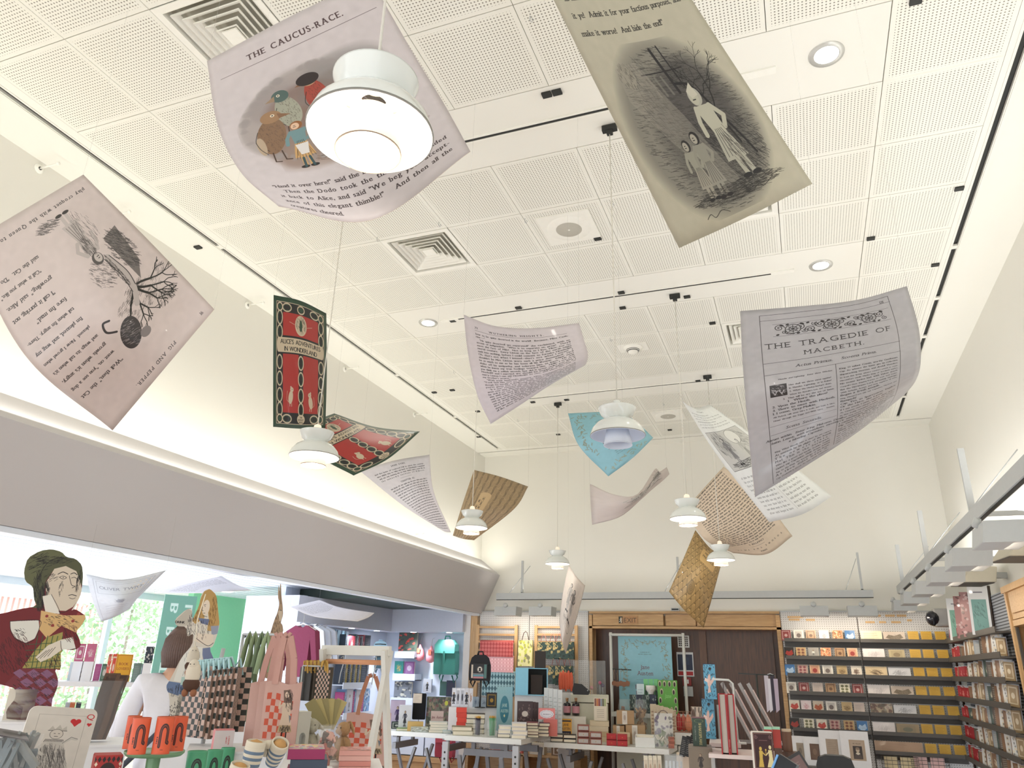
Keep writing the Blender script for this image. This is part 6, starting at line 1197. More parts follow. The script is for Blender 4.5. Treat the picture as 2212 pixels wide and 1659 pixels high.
po = thing('display_post', 'black metal post carrying the printed backpack', 'post', (f.loc.x, f.loc.y+.04, ZR2)); MB().tube([(0, 0, 0), (0, 0, 1.60-ZR2)], .012, 8).build('post', DARK, po); MB().box((0, 0, .005), (.1, .1, .01)).build('foot', DARK, po)
f = on(1050, 1497, 1074, 1530, ZR2, 9.5); boxy(f, 'black boxed notebook with a gold band', cover('gold_nb', (.06,.06,.07), (.65,.5,.15), 2), edge='15151a', depth=.05)
def jbl(c): c.ell(48, 70, 28, 42, (.22,.48,.55)); [c.spiral(14+i*17, 14, 8, 1.3, 1.4, (.5,.7,.72)) for i in range(5)]; [c.spiral(14+i*17, 120, 8, 1.3, 1.4, (.5,.7,.72)) for i in range(5)]; c.text(48, 62, 'JANE', 14, (.85,.9,.85), 'serif', 'c'); c.text(48, 80, 'AUSTEN', 14, (.85,.9,.85), 'serif', 'c', fit=46); c.poly([(48,84),(53,90),(48,96),(43,90)], (.9,.88,.7))
JB = small('jane_blue', 96, 136, (.56,.71,.74), jbl)
book_up(on(1073, 1484, 1107, 1560, ZA, 9.5), 'pale blue book with a darker blue oval title', JB, '8fb3ba', depth=.06)
for i, (x0, x1, m1, lb) in enumerate(((1021, 1044, '2c2440', 'clear pot of purple and gold pencils'), (1051, 1075, '5aa573', 'clear pot of green and gold pencils'))):
    f = on(x0, 1556, x1, 1585, ZA, 8.6); t = thing('pencil_pot', lb, 'pot', FD(f, .05), 0, 'pots of pencils'); r = f.w/2
    MB().lathe([(0, 0), (r*.82, 0), (r, f.h), (r*.95, f.h), (r*.78, .006)], 20).build('pot', mat('clear_pot', (.85, .88, .9), .1, alpha=.08, noise=0), t); R_ = random.Random(i)
    for k in range(26): a = R_.uniform(0, 6.28); q = R_.uniform(0, r*.7); MB().tube([(cos(a)*q*.8, sin(a)*q*.8, .01), (cos(a)*q*1.1, sin(a)*q*1.1, f.h*1.12)], .004, 6).build('pencil', mat('c_'+m1, hex_(m1), .4), t); MB().tube([(cos(a)*q*1.1, sin(a)*q*1.1, f.h*1.12), (cos(a)*q*1.13, sin(a)*q*1.13, f.h*1.25)], [.0045, .002], 6).build('pencil_tip', mat('c_d0a345', hex_('d0a345'), .3), t)
stack(on(1076, 1568, 1104, 1592, ZA, 8.6), 3, ['3a3d44', 'd5d6da', 'd5d6da'], 'white paged book in the front pile, left column', 'front white book piles', .18); stack(on(1105, 1562, 1138, 1594, ZA, 8.56), 4, ['c9cacf', 'd8d8dc'], 'white paged book in the front pile, right column', 'front white book piles', .2)
stack(on(1139, 1561, 1164, 1586, ZA, 8.8), 5, ['4c5a4a', '7a3d44', 'c9c2ae'], 'patterned edge book in the pile near the pink box', 'patterned books', .2); stack(on(1163, 1562, 1187, 1582, ZA, 9.0), 4, ['5b3a4c', '39424e', '5b4a3c'], 'small dark book in the pile beside the pink box', 'small dark books', .2)
f = on(1111, 1502, 1172, 1575, ZA, 9.55); boxy(f, 'large white riser block under the light blue frame box', None, 'riser_block', 'block', edge='dededf', depth=.3, lid=False); ZW = ZA+f.h
f = on(1113, 1443, 1183, 1502, ZW, 9.56); t = thing('frame_box', 'open light blue display box with a black inside', 'box', f.loc, f.rz); e = mat('c_86c3dc', hex_('86c3dc'), .5); w, h = f.w, f.h
for q in (((-w/2+.005, .06, h/2), (.01, .2, h)), ((w/2-.005, .06, h/2), (.01, .2, h)), ((0, .06, h-.005), (w, .2, .01)), ((0, .06, .005), (w, .2, .01))): MB().box(*q).build('side', e, t)
MB().box((-w*.3, -.04, h/2), (w*.4, .012, h)).build('open_flap', e, t); MB().box((.0, .155, h/2), (w, .01, h)).build('back_panel', DARK, t); MB().box((w*.16, .05, h*.38), (w*.36, .10, h*.74)).build('inner_box', mat('c_2b201b', hex_('2b201b'), .7), t)
f2 = on(1155, 1407, 1179, 1445, ZW+h, 9.6); boxy(f2, 'dark brown upright box standing on the light blue frame box', None, edge='2a2320', depth=.08)
def dk(c): [c.ell(10+random.random()*80, 10+random.random()*100, 4, 3, (.5,.42,.4), .6) for _ in range(60)]; c.ell(50, 48, 20, 11, (.78,.74,.7)); c.text(50, 96, 'COMPLETE', 11, (.7,.62,.6), 'serif', 'c'); c.text(50, 112, 'NOVELS', 12, (.7,.62,.6), 'serif', 'c')
for i in range(3): f = on(1117+i*6, 1515+i, 1151+i*6, 1562, ZA, 9.2+.03*i); boxy(f, 'dark brown decorated book box on the middle table, %s' % ('front one', 'second behind', 'third behind')[i], small('dk_br', 100, 124, (.24,.17,.18), dk), 'boxed_book', 'book', 'dark brown decorated book boxes', .025, '4a3a38', lid=False)
def rg(c): [c.ell(50+cos(a)*30, 46+sin(a)*24, 13, 12, (.88,.87,.9)) for a in np.arange(0, 6.3, .52)]; c.ell(50, 46, 36, 28, (.88,.87,.9)); c.ell(50, 46, 34, 27, (.45,.42,.5), 1, 0, ring=1.3); c.text(50, 52, 'REGENCY', 13, (.4,.35,.42), 'serif', 'c', fit=46)
f = on(1163, 1532, 1199, 1562, ZA+.14, 9.1); f0 = on(1174, 1555, 1204, 1580, ZA, 9.12); boxy(f0, 'plain pink box under the pink labelled box', None, edge='d4776f', depth=.1); f.h += f.loc.z-(ZA+f0.h); f.loc.z = ZA+f0.h+.004; boxy(f, 'pink box with a scalloped white label', small('regency', 100, 92, (.86,.52,.52), rg), edge='dc8079', depth=.08)
for i in range(4):
    f = on(1175+i*10, 1486+i*1.5, 1184.5+i*10, 1558 if i > 1 else 1545, ZA, 9.45-.03*i); boxy(f, 'tall white boxed pen set, %s from the left' % ORD[i+1], cover('tall_wh', (.80,.82,.82), (.45,.5,.5), 4, w=30, h=132), 'tall_box', 'box', 'tall white boxes on the middle table', .07, 'cfd2d0', lid=False)
# --- right table
boxy(on(1212, 1548, 1266, 1590, ZB, 9.62), 'white riser block under the dark bottles', None, 'riser_block', 'block', edge='e0ddd4', depth=.2, lid=False); ZQ = ZB+on(1212, 1548, 1266, 1590, ZB, 9.62).h+.004
for i, x in enumerate((1217, 1236)):
    f = on(x, 1508, x+16, 1548, ZQ, 9.65); t = thing('bottle', 'dark round-shouldered bottle with a pink label, %s' % ('left one', 'right one')[i], 'bottle', FD(f, .06), f.rz, 'dark bottles with pink labels'); r = f.w/2; h = f.h
    MB().lathe([(0, 0), (r, .004), (r, h*.62), (r*.9, h*.70), (r*.34, h*.74), (r*.3, h*.80), (0, h*.8)], 24).build('glass', mat('bottle_dark', hex_('1d1218'), .12, coat=.6), t); MB().lathe([(r*1.01, h*.16), (r*1.01, h*.54)], 24).build('label', mat('c_c48c96', hex_('c48c96'), .6), t); MB().lathe([(r*.34, h*.8), (r*.34, h*.9), (r*.42, h*.92), (r*.4, h), (0, h)], 16).build('stopper', mat('c_b08763', hex_('b08763'), .3, .4), t)
boxy(on(1210, 1554, 1235, 1598, ZB, 9.45), 'yellow book box titled PARK', small('park', 60, 88, (.85,.62,.18), lambda c: (c.rect(4, 4, 56, 10, (.2,.15,.15)), c.text(30, 26, 'JANE', 13, (.25,.15,.1), 'serif', 'c'), c.text(30, 42, 'AUSTEN', 13, (.25,.15,.1), 'serif', 'c', fit=46), c.rect(4, 48, 56, 72, (.14,.12,.2)), c.text(30, 67, 'PARK', 17, (.85,.8,.7), 'sans bold', 'c'), c.text(22, 86, '&', 13, (.2,.1,.1), 'serif'))), edge='d2a03a', depth=.05)
for i, (x0, y0) in enumerate(((1189, 1584), (1217, 1585), (1189, 1593), (1217, 1593))):
    f = on(x0, y0, x0+27.5, y0+8, ZB+(.0 if i > 1 else .045), 9.26); f.h = .042; flat_book(f.loc, f.rz, f.w, .12, .042, '17191c', 'black edged pocket book at the front of the right table, %s' % ('top left', 'top right', 'bottom left', 'bottom right')[i], 'black pocket books', True)
    MB().box((0, -.001, .021), (f.w*.92, .004, .028)).build('fore_edge', CRM, bpy.context.scene.objects[-1] if False else [o for o in bpy.data.objects if o.name.startswith('book') and o.get('label', '').startswith('black edged')][-1])
def drawerbox(f, label, col, group, cols=('c9c3bb',)):
    t = thing('drawer_box', label, 'box', f.loc, f.rz, group); MB().box((0, .07, f.h/2), (f.w*.97, .14, f.h*.95)).build('body', mat('c_'+col, hex_(col), .5), t, bevel=.002); MB().box((0, -.002, f.h/2), (f.w*.8, .006, f.h*.6)).build('drawer_front', mat('c_'+cols[0], hex_(cols[0]), .5), t); MB().ell((0, -.008, f.h/2), (.004, .004, .004)).build('knob', mat('c_d0a345', hex_('d0a345'), .3), t)
k = 0
for c_, x0 in enumerate((1247, 1274)):
    for r in range(3 if c_ == 0 else 2):
        f = on(x0, 1590, x0+26.5, 1603, ZB+r*.068, 9.22+.0); f.h = .066; drawerbox(f, 'terracotta and grey card box, %s of the %s column' % (('lowest', 'second', 'top')[r], ('left', 'right')[c_]), '8d5247', 'terracotta card boxes', ('bcb7b3',))
for c_, x0 in enumerate((1310, 1333)):
    for r in range(2): f = on(x0, 1590, x0+22.5, 1606, ZB+r*.062, 9.22); f.h = .060; drawerbox(f, 'bright red drawer box, %s %s' % (('lower', 'upper')[r], ('left', 'right')[c_]), 'a8232a', 'bright red drawer boxes', ('b52a30',))
stack(on(1273, 1558, 1315, 1592, ZB, 9.6), 4, ['d8c8a8', 'cdb893', 'e0d3b8'], 'cream covered book in the pile under the leaflet stand', 'cream book pile', .2, spine=True)
f = on(1283, 1508, 1311, 1556, ZB+on(1273, 1558, 1315, 1592, ZB, 9.6).h+.004, 9.62); boxy(f, 'cream leaflet holder with coloured spines showing at the top', small('leaflet', 60, 100, (.86,.82,.74), lambda c: ([c.rect(3+i*9, 3, 11+i*9, 36, k) for i, k in enumerate(((.5,.3,.25),(.75,.45,.25),(.5,.2,.2),(.5,.55,.6),(.35,.35,.25),(.6,.65,.45)))], [c.line([(14, 52+i*8), (46, 52+i*8)], 1.4, (.55,.5,.45)) for i in range(5)])), 'leaflet_holder', 'holder', None, .05, 'd9d0bf', lid=False)
def glassbox(loc, rz, w, d, h, t, nm='glass_case'):
    g = mat('case_glass', (.85, .9, .9), .05, alpha=.05, noise=0); b = MB()
    for q in (((0, 0, h/2), (w, .006, h)), ((0, d, h/2), (w, .006, h)), ((-w/2, d/2, h/2), (.006, d, h)), ((w/2, d/2, h/2), (.006, d, h)), ((0, d/2, h), (w, d, .006))): b.box(*q)
    b.build(nm, g, t)
f = on(1232, 1501, 1316, 1592, ZB, 9.85); t = thing('display_cabinet', 'cream jewellery cabinet with a glass case on top', 'cabinet', f.loc, f.rz); MB().box((0, .12, f.h/2-.05), (f.w*.96, .24, f.h-.1)).build('body', mat('c_d3d2bf', hex_('d3d2bf'), .5), t); MB().box((0, .12, f.h-.045), (f.w, .27, .09)).build('drawer', mat('c_dcdbc9', hex_('dcdbc9'), .5), t, bevel=.004)
g = F(1240, 1427, 1312, 1502, f.d); glassbox(None, 0, g.w, .22, g.h, (q_ := thing('glass_case', 'clear glass jewellery case above the cream cabinet', 'case', f.loc+Vector((0, 0, f.h+.002)), f.rz)), 'glass_box'); 
f3 = F(1236, 1481, 1262, 1500, f.d-.1); o = thing('black_purse', 'folded black leather purse on the cream cabinet', 'purse', (f3.loc.x, f3.loc.y+.10, f.loc.z+f.h+.004), f3.rz); MB().prism([(-.09, 0), (.1, 0), (.12, .04), (.02, .12), (-.08, .13), (-.1, .05)], 0, .07, 0).build('body', mat('c_17181a', hex_('17181a'), .5), o, bevel=.012); MB().ell((.09, -.01, .05), (.008, .006, .008)).build('stud', METAL, o)
for i, (px, c1) in enumerate(((1290, 'a05468'), (1296, '5a5566'), (1272, 'b98a8a'))):
    a = F(px-4, 1480, px+4, 1500, f.d); o = thing('trinket', 'tiny %s trinket inside the glass jewellery case' % ('pink', 'grey', 'rose')[i], 'jewellery', (a.loc.x, a.loc.y+.14, f.loc.z+f.h+.004), 0, 'trinkets in the glass case'); MB().tube([(0, 0, 0), (0, 0, .13-.03*i)], .004, 6).build('stem', METAL, o); MB().ell((0, 0, .14-.03*i), (.022, .012, .022)).build('bead', mat('c_'+c1, hex_(c1), .4), o)
a = on(1211, 1481, 1234, 1511, 1.43, 10.05); o = thing('coral_scarf', 'crumpled coral fabric showing behind the tall white boxes', 'fabric', a.loc, a.rz); b = MB(); [b.ell((-.07+.035*k, 0, .10+.02*(k % 2)), (.028, .03, .12)) for k in range(5)]; b.build('folds', mat('c_e06a4e', hex_('e06a4e'), .7), o); MB().box((0, 0, -.73), (.2, .1, 1.40)).build('pedestal', WPL, o)
KR = mat('c_a98a66', hex_('a98a66'), .7, noise=.12, nscale=60); BAND = cover('kraft_band', (.82,.80,.76), (.6,.55,.5), 0, w=30, h=60)
def kraft(x0, y0, x1, y1, Z, Y, label):
    f = on(x0, y0, x1, y1, Z, Y); t = thing('kraft_box', label, 'box', f.loc, f.rz, 'kraft gift boxes'); MB().box((0, .09, f.h/2), (f.w, .18, f.h)).build('body', KR, t, bevel=.002); MB().box((-f.w*.04, -.003, f.h/2), (f.w*.28, .006, f.h*1.0)).build('paper_band', BAND, t); return f
f = kraft(1352, 1567, 1394, 1600, ZB, 9.55, 'lower right kraft gift box with a white band'); kraft(1324, 1568, 1349, 1600, ZB, 9.56, 'lower left kraft gift box'); kraft(1332, 1536, 1370, 1567, ZB+f.h+.004, 9.57, 'upper kraft gift box with a white band')
def jar(f, label, fill, group, n=34, lid=False):
    t = thing('glass_jar', label, 'jar', FD(f, f.w/2), f.rz, group); r = f.w/2
    MB().lathe([(0, 0), (r*.96, 0), (r, .01), (r, f.h*.84), (r*.86, f.h*.93), (r*.92, f.h), (r*.84, f.h), (r*.8, f.h*.93), (r*.95, f.h*.83), (r*.95, .012)], 28).build('glass', mat('jar_glass', (.86, .9, .9), .05, alpha=.07, noise=0), t)
    R_ = random.Random(label); b = MB()
    for k in range(n):
        a_ = R_.uniform(0, 6.28); q = R_.uniform(0, r*.62); c = (cos(a_)*q, sin(a_)*q, R_.uniform(.12, .78)*f.h); b.box((0, 0, 0), (r*.5, .01, r*.6), k % len(fill), mx=Matrix.Translation(c) @ Euler((R_.uniform(-.6, .6), R_.uniform(-.6, .6), R_.uniform(0, 3))).to_matrix().to_4x4())
    b.build('contents', [mat('c_'+c_, hex_(c_), .6) for c_ in fill], t); return t
jar(on(1335, 1511, 1363, 1567, ZB+.01, 9.85), 'glass jar of brown wooden keepsakes, left one', ('8d6142', '6f4a33'), 'jars of wooden keepsakes'); jar(on(1369, 1512, 1400, 1590, ZB, 9.8), 'tall glass jar of crumpled brown paper shapes, right one', ('9a7452', '7a573d', 'b08c66'), 'jars of wooden keepsakes', 70)
stack(on(1335, 1583, 1362, 1603, ZB, 9.42), 3, ['d6c4a0', 'c7a98a'], 'small cream notebook behind the bright red drawer boxes', 'cream notebooks', .14, spine=True)
f = on(1373, 1588, 1414, 1614, ZB, 9.26); t = thing('leaflet_box', 'open white card box at the right end of the table', 'box', f.loc, f.rz); MB().box((0, 0, f.h*.4), (f.w, .008, f.h*.8)).build('front', TWH, t); MB().box((0, .1, f.h*.5), (f.w, .008, f.h)).build('back', TWH, t); [MB().box((s*f.w/2, .05, f.h*.45), (.008, .1, f.h*.9)).build('side', TWH, t) for s in (-1, 1)]; MB().box((0, .05, f.h*.5), (f.w*.9, .06, f.h*.9)).build('cards', CRM, t)
jar(on(1412, 1562, 1448, 1616, ZB, 9.24), 'clear cookie jar of paper bundles at the table corner', ('ded8ca', '8f9b86'), 'clear jars at the table corner', 10); stack(on(1444, 1592, 1457, 1615, ZB, 9.35), 5, ['a0604e', 'b8705c'], 'tiny terracotta box in the pile at the table corner', 'tiny terracotta boxes', .05, True, .004, name='tiny_box', cat='box')
f = on(1414, 1541, 1454, 1612, ZB, 9.5); giftbag(f.loc, f.w, f.h, cover('fl_bag', (.80,.79,.76), (.4,.35,.45), 1), 'white floral carrier bag behind the cookie jar', None, 'c9c6bf', '7a6a66', .03, f.rz)
# --- far display behind the right table: green boxes, head vase, baskets
fs = thing('display_shelf', 'pale green display shelf behind the right table', 'shelf', (-1.9, 10.12, 0)); MB().box((.0, .03, 1.17), (1.0, .26, .05)).build('shelf_board', TWH, fs); MB().box((0, .03, .57), (.9, .2, 1.14)).build('plinth', mat('c_cfd0c0', hex_('cfd0c0'), .5), fs); ZD = 1.196
def gb(c):
    for (x, y) in [(12,12),(36,12),(62,12),(88,12),(20,40),(82,40),(12,70),(90,70),(22,100),(44,104),(68,104),(90,100)]: c.ell(x, y, 8, 11, (.75,.72,.6)); c.ell(x, y+2, 5, 8, (.18,.14,.12))
    c.text(51, 62, 'Jane', 20, (.55,.8,.45), 'serif italic', 'c')
boxy(on(1421, 1470, 1464, 1532, ZD, 10.08), 'bright green game box bordered with little oval portraits', small('green_game', 102, 118, (.36,.62,.25), gb), 'game_box', 'box', edge='4b8a3a', depth=.05)
for i in range(3): boxy(on(1391+i*11, 1467, 1401+i*11, 1532, ZD, 10.17), 'pale green narrow box behind the head vase, %s from the left' % ORD[i+1], cover('pg_box', (.45,.75,.5), (.1,.25,.18), 5, w=40, h=100), 'narrow_box', 'box', 'pale green narrow boxes', .05, '5c9f6b', lid=False)
boxy(on(1376, 1478, 1392, 1532, ZD, 10.1), 'pale blue lettered box left of the head vase', cover('pb_let', (.78,.85,.86), (.3,.45,.5), 4), edge='b9cdd0', depth=.05)
for i in range(4): boxy(on(1360+i*14.5, 1501, 1374+i*14.5, 1532, ZD, 10.03), 'small dark patterned box under the head vase, %s from the left' % ORD[i+1], cover('sdb_%d' % (i % 2), ((.1,.2,.18),(.12,.16,.25))[i % 2], (.6,.65,.6), 1, w=50, h=60), 'small_box', 'box', 'small dark patterned boxes', .08, '1f3530', lid=False)
f = on(1395, 1481, 1417, 1502, ZD+on(1404, 1501, 1417, 1532, ZD, 10.03).h+.002, 10.06); t = thing('head_vase', 'white ceramic vase shaped as a classical head', 'vase', FD(f, .04), f.rz); r = f.w/2
MB().lathe([(r*.45, 0), (r*.62, .006), (r*.55, f.h*.14), (r*.62, f.h*.22), (r*.86, f.h*.4), (r*.95, f.h*.6), (r*.95, f.h*.86), (r*.98, f.h), (r*.85, f.h), (r*.8, f.h*.8)], 24).build('head', mat('ceramic', hex_('e3e1dc'), .3), t); b = MB(); b.ell((0, -r*.93, f.h*.5), (r*.12, r*.16, f.h*.13)); b.ell((0, -r*.84, f.h*.33), (r*.25, r*.1, f.h*.035)); [b.ell((s*r*.33, -r*.84, f.h*.6), (r*.16, r*.08, f.h*.04)) for s in (-1, 1)]; b.ell((0, -r*.6, f.h*.24), (r*.3, r*.25, f.h*.08)); b.build('facial_features', mat('ceramic', (.8,.8,.8)), t)
R_ = random.Random(4)
bk = on(1456, 1537, 1492, 1566, 1.02, 9.8); t = thing('wire_basket', 'copper wire basket of coral and red gifts', 'basket', bk.loc, bk.rz); CUP = mat('c_b98a72', hex_('b98a72'), .35, .4)
for k in range(9): MB().tube([(-bk.w/2+bk.w*k/8, 0, 0), (-bk.w/2+bk.w*k/8, 0, bk.h)], .002, 5).build('wire', CUP, t)
for k in range(5): MB().tube([(-bk.w/2, 0, bk.h*k/4), (bk.w/2, 0, bk.h*k/4)], .002, 5).build('wire', CUP, t)
for y in (.12,): MB().box((0, y/2, .003), (bk.w, y, .006)).build('base', CUP, t)
MB().box((0, .06, -.07), (bk.w, .14, .13)).build('plinth', TWH, t)
sp_ = thing('side_plinth', 'pale plinth under the wire basket and cream packets', 'plinth', (-1.40, 9.86, 0)); MB().box((0, .04, .435), (.29, .26, .87)).build('block', TWH, sp_)
for i, (dx, dz_, c1, lb) in enumerate(((-.05, .02, 'b02832', 'glossy red heart bag in the wire basket'), (.06, .01, 'd98a68', 'peach gift tag card in the wire basket'), (.0, .0, 'c05848', 'coral pouch at the back of the wire basket'))):
    o = thing('gift_item', lb, 'gift', bk.loc+Vector((dx, .04+.025*i, .01)), bk.rz); MB().lathe([(.01, 0), (.035, .02), (.045, .08), (.03, .14), (.012, .17+dz_)], 10, mx=Matrix.Diagonal((1, .35, 1, 1))).build('body', mat('c_'+c1, hex_(c1), .4), o); MB().tube([(0, 0, .17), (0, .0, .2)], .004, 6).build('tie', mat('c_'+c1, hex_(c1), .4), o)
for i in range(7):
    f = on(1405+i*7.2, 1521+i*2.2, 1418+i*7.2, 1553+i, .882, 9.8); f.loc.z = max(f.loc.z, .884); boxy(f, 'cream gift packet leaning in a row left of the wire basket, %s from the left' % ORD[i+1], cover('crm_pk', (.82,.76,.66), (.45,.3,.25), 4, w=50, h=60), 'gift_packet', 'packet', 'cream gift packets', .015, 'd9cdb6', lid=False, yaw=.25)
boxy(on(1493, 1528, 1518, 1556, .872, 9.95), 'cream box with a brown leaf pattern behind the bird tin', cover('leafbox', (.84,.78,.72), (.35,.25,.2), 1, w=80, h=60), edge='d6c9b6', depth=.08)
# wooden panelled counter front under the right table
# ================================================================ right-hand till counter, about three to five metres away
def onD(x0, y0, x1, y1, d, Z=None, yaw=0):
    f = F(x0, y0, x1, y1, d, yaw=yaw); 
    if Z is not None: top = f.loc.z+f.h; f.loc.z = Z; f.h = top-Z
    return f
CNT = mat('c_d9c9c4', hex_('d9c9c4'), .4)
z1 = D(1580, 1632, 3.9).z
def slab(x0, x1, py, d, dep_, label, name='counter_shelf', th=.02, leg=True, m=CNT):
    f = F(x0, py-4, x1, py, d); t = thing(name, label, 'shelf', f.loc, f.rz); MB().box((0, dep_/2, -th/2), (f.w, dep_, th)).build('shelf_board', m, t, bevel=.002)
    if leg: [MB().box((s*(f.w/2-.02), dep_/2, (-f.loc.z-th)/2), (.02, dep_*.9, f.loc.z-th)).build('side_panel', mat('clear_panel', (.85,.88,.88), .1, alpha=.3, noise=0), t) for s in (-1, 1)]; MB().box((0, dep_*.8, (-f.loc.z-th)/2), (f.w*.9, .02, f.loc.z-th)).build('back_panel', WALN, t)
    return f
f = slab(1530, 1690, 1632, 3.8, .34, 'pale shelf carrying the tall red books at the till'); ZS1 = f.loc.z+.001
f = slab(1532, 1600, 1606, 4.2, .3, 'pale pink upper shelf behind the tall red books', leg=True); ZS2 = f.loc.z+.001
def fat_book(x0, y0, x1, y1, d, Z, label):
    f = onD(x0, y0, x1, y1, d, Z); t = thing('upright_book', label, 'book', f.loc, f.rz, 'tall red books seen from the page side'); e = mat('c_a8252c', hex_('a8252c'), .5); dp = .2
    MB().box((-f.w/2+.003, dp/2, f.h/2), (.006, dp, f.h)).build('front_board', e, t); MB().box((f.w/2-.003, dp/2, f.h/2), (.006, dp, f.h)).build('back_board', e, t); MB().box((0, dp-.003, f.h/2), (f.w, .006, f.h)).build('spine', e, t); MB().box((0, dp/2, f.h/2), (f.w-.014, dp-.02, f.h-.012)).build('pages', mat('c_b9b2a8', hex_('b9b2a8'), .8, noise=.1, nscale=300), t)
fat_book(1555, 1500, 1573, 1630, 3.82, ZS1, 'tall thick red book showing its grey page edge, left one'); fat_book(1573.5, 1501, 1590, 1631, 3.82, ZS1, 'tall thick red book showing its grey page edge, right one')
def birdf(c): [c.ell(random.random()*70, random.random()*130, 4, 2, (.12,.22,.28), .8, random.random()*3) for _ in range(70)]; c.ell(30, 60, 9, 24, (.86,.72,.68), 1, .2); c.poly([(30,70),(60,44),(62,58),(34,84)], (.86,.72,.68)); c.poly([(26,70),(4,62),(8,50),(28,58)], (.9,.8,.76)); c.poly([(26,80),(18,108),(38,104),(34,80)], (.86,.72,.68)); c.ell(40, 16, 8, 5, (.12,.1,.12))
BF = small('bird_print', 70, 130, (.36,.62,.74), birdf)
f = onD(1518, 1511, 1545, 1606, 4.45, ZS2); boxy(f, 'light blue tin with a pink bird, lower of the two', BF, 'bird_tin', 'tin', 'blue bird tins', .09, '1c2a4c'); f2 = onD(1521, 1452, 1547, 1511, 4.47, ZS2+f.h+.004); f2.h = f.h*.9; boxy(f2, 'light blue tin with a pink bird, upper of the two', BF, 'bird_tin', 'tin', 'blue bird tins', .09, '1c2a4c')
def shk(c):
    v = Cv(150, 44, (.17,.26,.21)); v.text(75, 34, 'SHAKESPEARE', 24, (.72,.68,.45), 'serif bold', 'c', fit=135); c.a[20:170, 28:72] = np.rot90(v.a, 3); c.ell(40, 16, 26, 10, (.4,.46,.3), 1, 0, ring=2); v2 = Cv(100, 16, (.17,.26,.21)); v2.text(50, 13, 'THE COMPLETE WORKS', 10, (.7,.7,.66), 'sans', 'c', fit=92); c.a[40:140, 10:26] = np.rot90(v2.a, 3)
f = onD(1496, 1552, 1525, 1616, 4.0); z_ = f.loc.z; boxy(onD(1496, 1552, 1525, 1616, 4.0), 'dark green boxed book with gold vertical lettering', small('shak', 80, 180, (.17,.26,.21), shk), 'boxed_book', 'book', None, .11, '6c4450')
f = onD(1488, 1616, 1540, 1659, 3.9); boxy(onD(1488, 1616, 1540, 1672, 3.9), 'stack block of clear packed pens under the green boxed book', cover('penpack', (.45,.40,.34), (.2,.16,.14), 5, w=80, h=80), 'pen_pack', 'pack', None, .2, '8b8278')
for i in range(3):
    f = onD(1466+i*9, 1590-i*1, 1478+i*9, 1634, 4.3); o = book_up(f, 'black and white striped notebook leaning in a row, %s from the left' % ORD[i+1], cover('strp', (.08,.08,.09), (.85,.84,.8), 4, w=30, h=90), ('17181b', 'ddd9ce')[i % 2], 'striped notebooks', depth=.02); o.rotation_euler = (0, .22, f.rz)
q = onD(1462, 1634, 1500, 1680, 4.28); boxy(q, 'cream box under the striped notebooks', None, 'box', 'box', edge='cbb9a6', depth=.2)
for i in range(4):
    f = onD(1391+i*9.8, 1637, 1400+i*9.8, 1680, 4.2); boxy(f, 'cream paged diary in the upright row at the bottom, %s from the left' % ORD[i+1], cover('diary_edge', (.80,.76,.68), (.6,.5,.42), 0, w=30, h=90), 'diary', 'book', 'cream diaries at the bottom edge', .12, 'd9d2c2', lid=False)
q = onD(1385, 1680, 1500, 1800, 4.15); t = thing('low_display_block', 'white display block at the bottom edge under the diaries', 'block', (q.loc.x, q.loc.y, 0), q.rz); MB().box((0, .15, q.loc.z/2), (q.w, .4, q.loc.z)).build('block', WPL, t)
f = onD(1434, 1634, 1476, 1650, 4.1); t = thing('acrylic_ring', 'shiny clear acrylic tray with silver pieces', 'tray', FD(f, .05), f.rz); MB().lathe([(f.w/2, -.06), (f.w/2, .04), (f.w/2-.006, .04), (f.w/2-.006, -.06)], 32).build('ring', mat('acryl', (.8,.84,.86), .05, alpha=.15, noise=0), t); [MB().box((-.04+.02*k, -.01, -.02), (.012, .01, .06)).build('silver_piece', METAL, t) for k in range(5)]
# acrylic card rack leaning, white tube stand
f = onD(1575, 1482, 1650, 1606, 4.3); t = thing('acrylic_rack', 'slanting clear acrylic rack of prints behind the tall red books', 'rack', f.loc, f.rz); AG = mat('acryl2', (.85,.86,.86), .08, alpha=.2, noise=0)
for k in range(4): MB().box((0, 0, 0), (.02, .12, .36)).build('slanted_pane', AG, t, (-.05+.05*k, .05, .16), (0, -.45, 0)); MB().box((0, 0, 0), (.006, .1, .30)).build('print', mat('c_c9aaa0', hex_('c9aaa0'), .5), t, (-.035+.05*k, .05, .15), (0, -.45, 0))
MB().box((.03, .05, .005), (.24, .14, .01)).build('base', AG, t)
f = onD(1546, 1468, 1588, 1606, 4.1); t = thing('tube_stand', 'bent white tube stand behind the tall red books', 'stand', f.loc, f.rz); MB().tube([(-.06, .03, f.h), (.03, .03, f.h-.003), (.05, .03, f.h-.02), (.055, .03, 0)], .006, 8).build('tube', FW_, t); MB().box((.04, .03, .003), (.12, .08, .006)).build('foot', FW_, t)
for i in range(2): MB().box((-.02+.018*i, .05, f.h*.78), (.004, .1, f.h*.34)).build('hanging_card', mat('c_3c2426', hex_('3c2426'), .6), t)
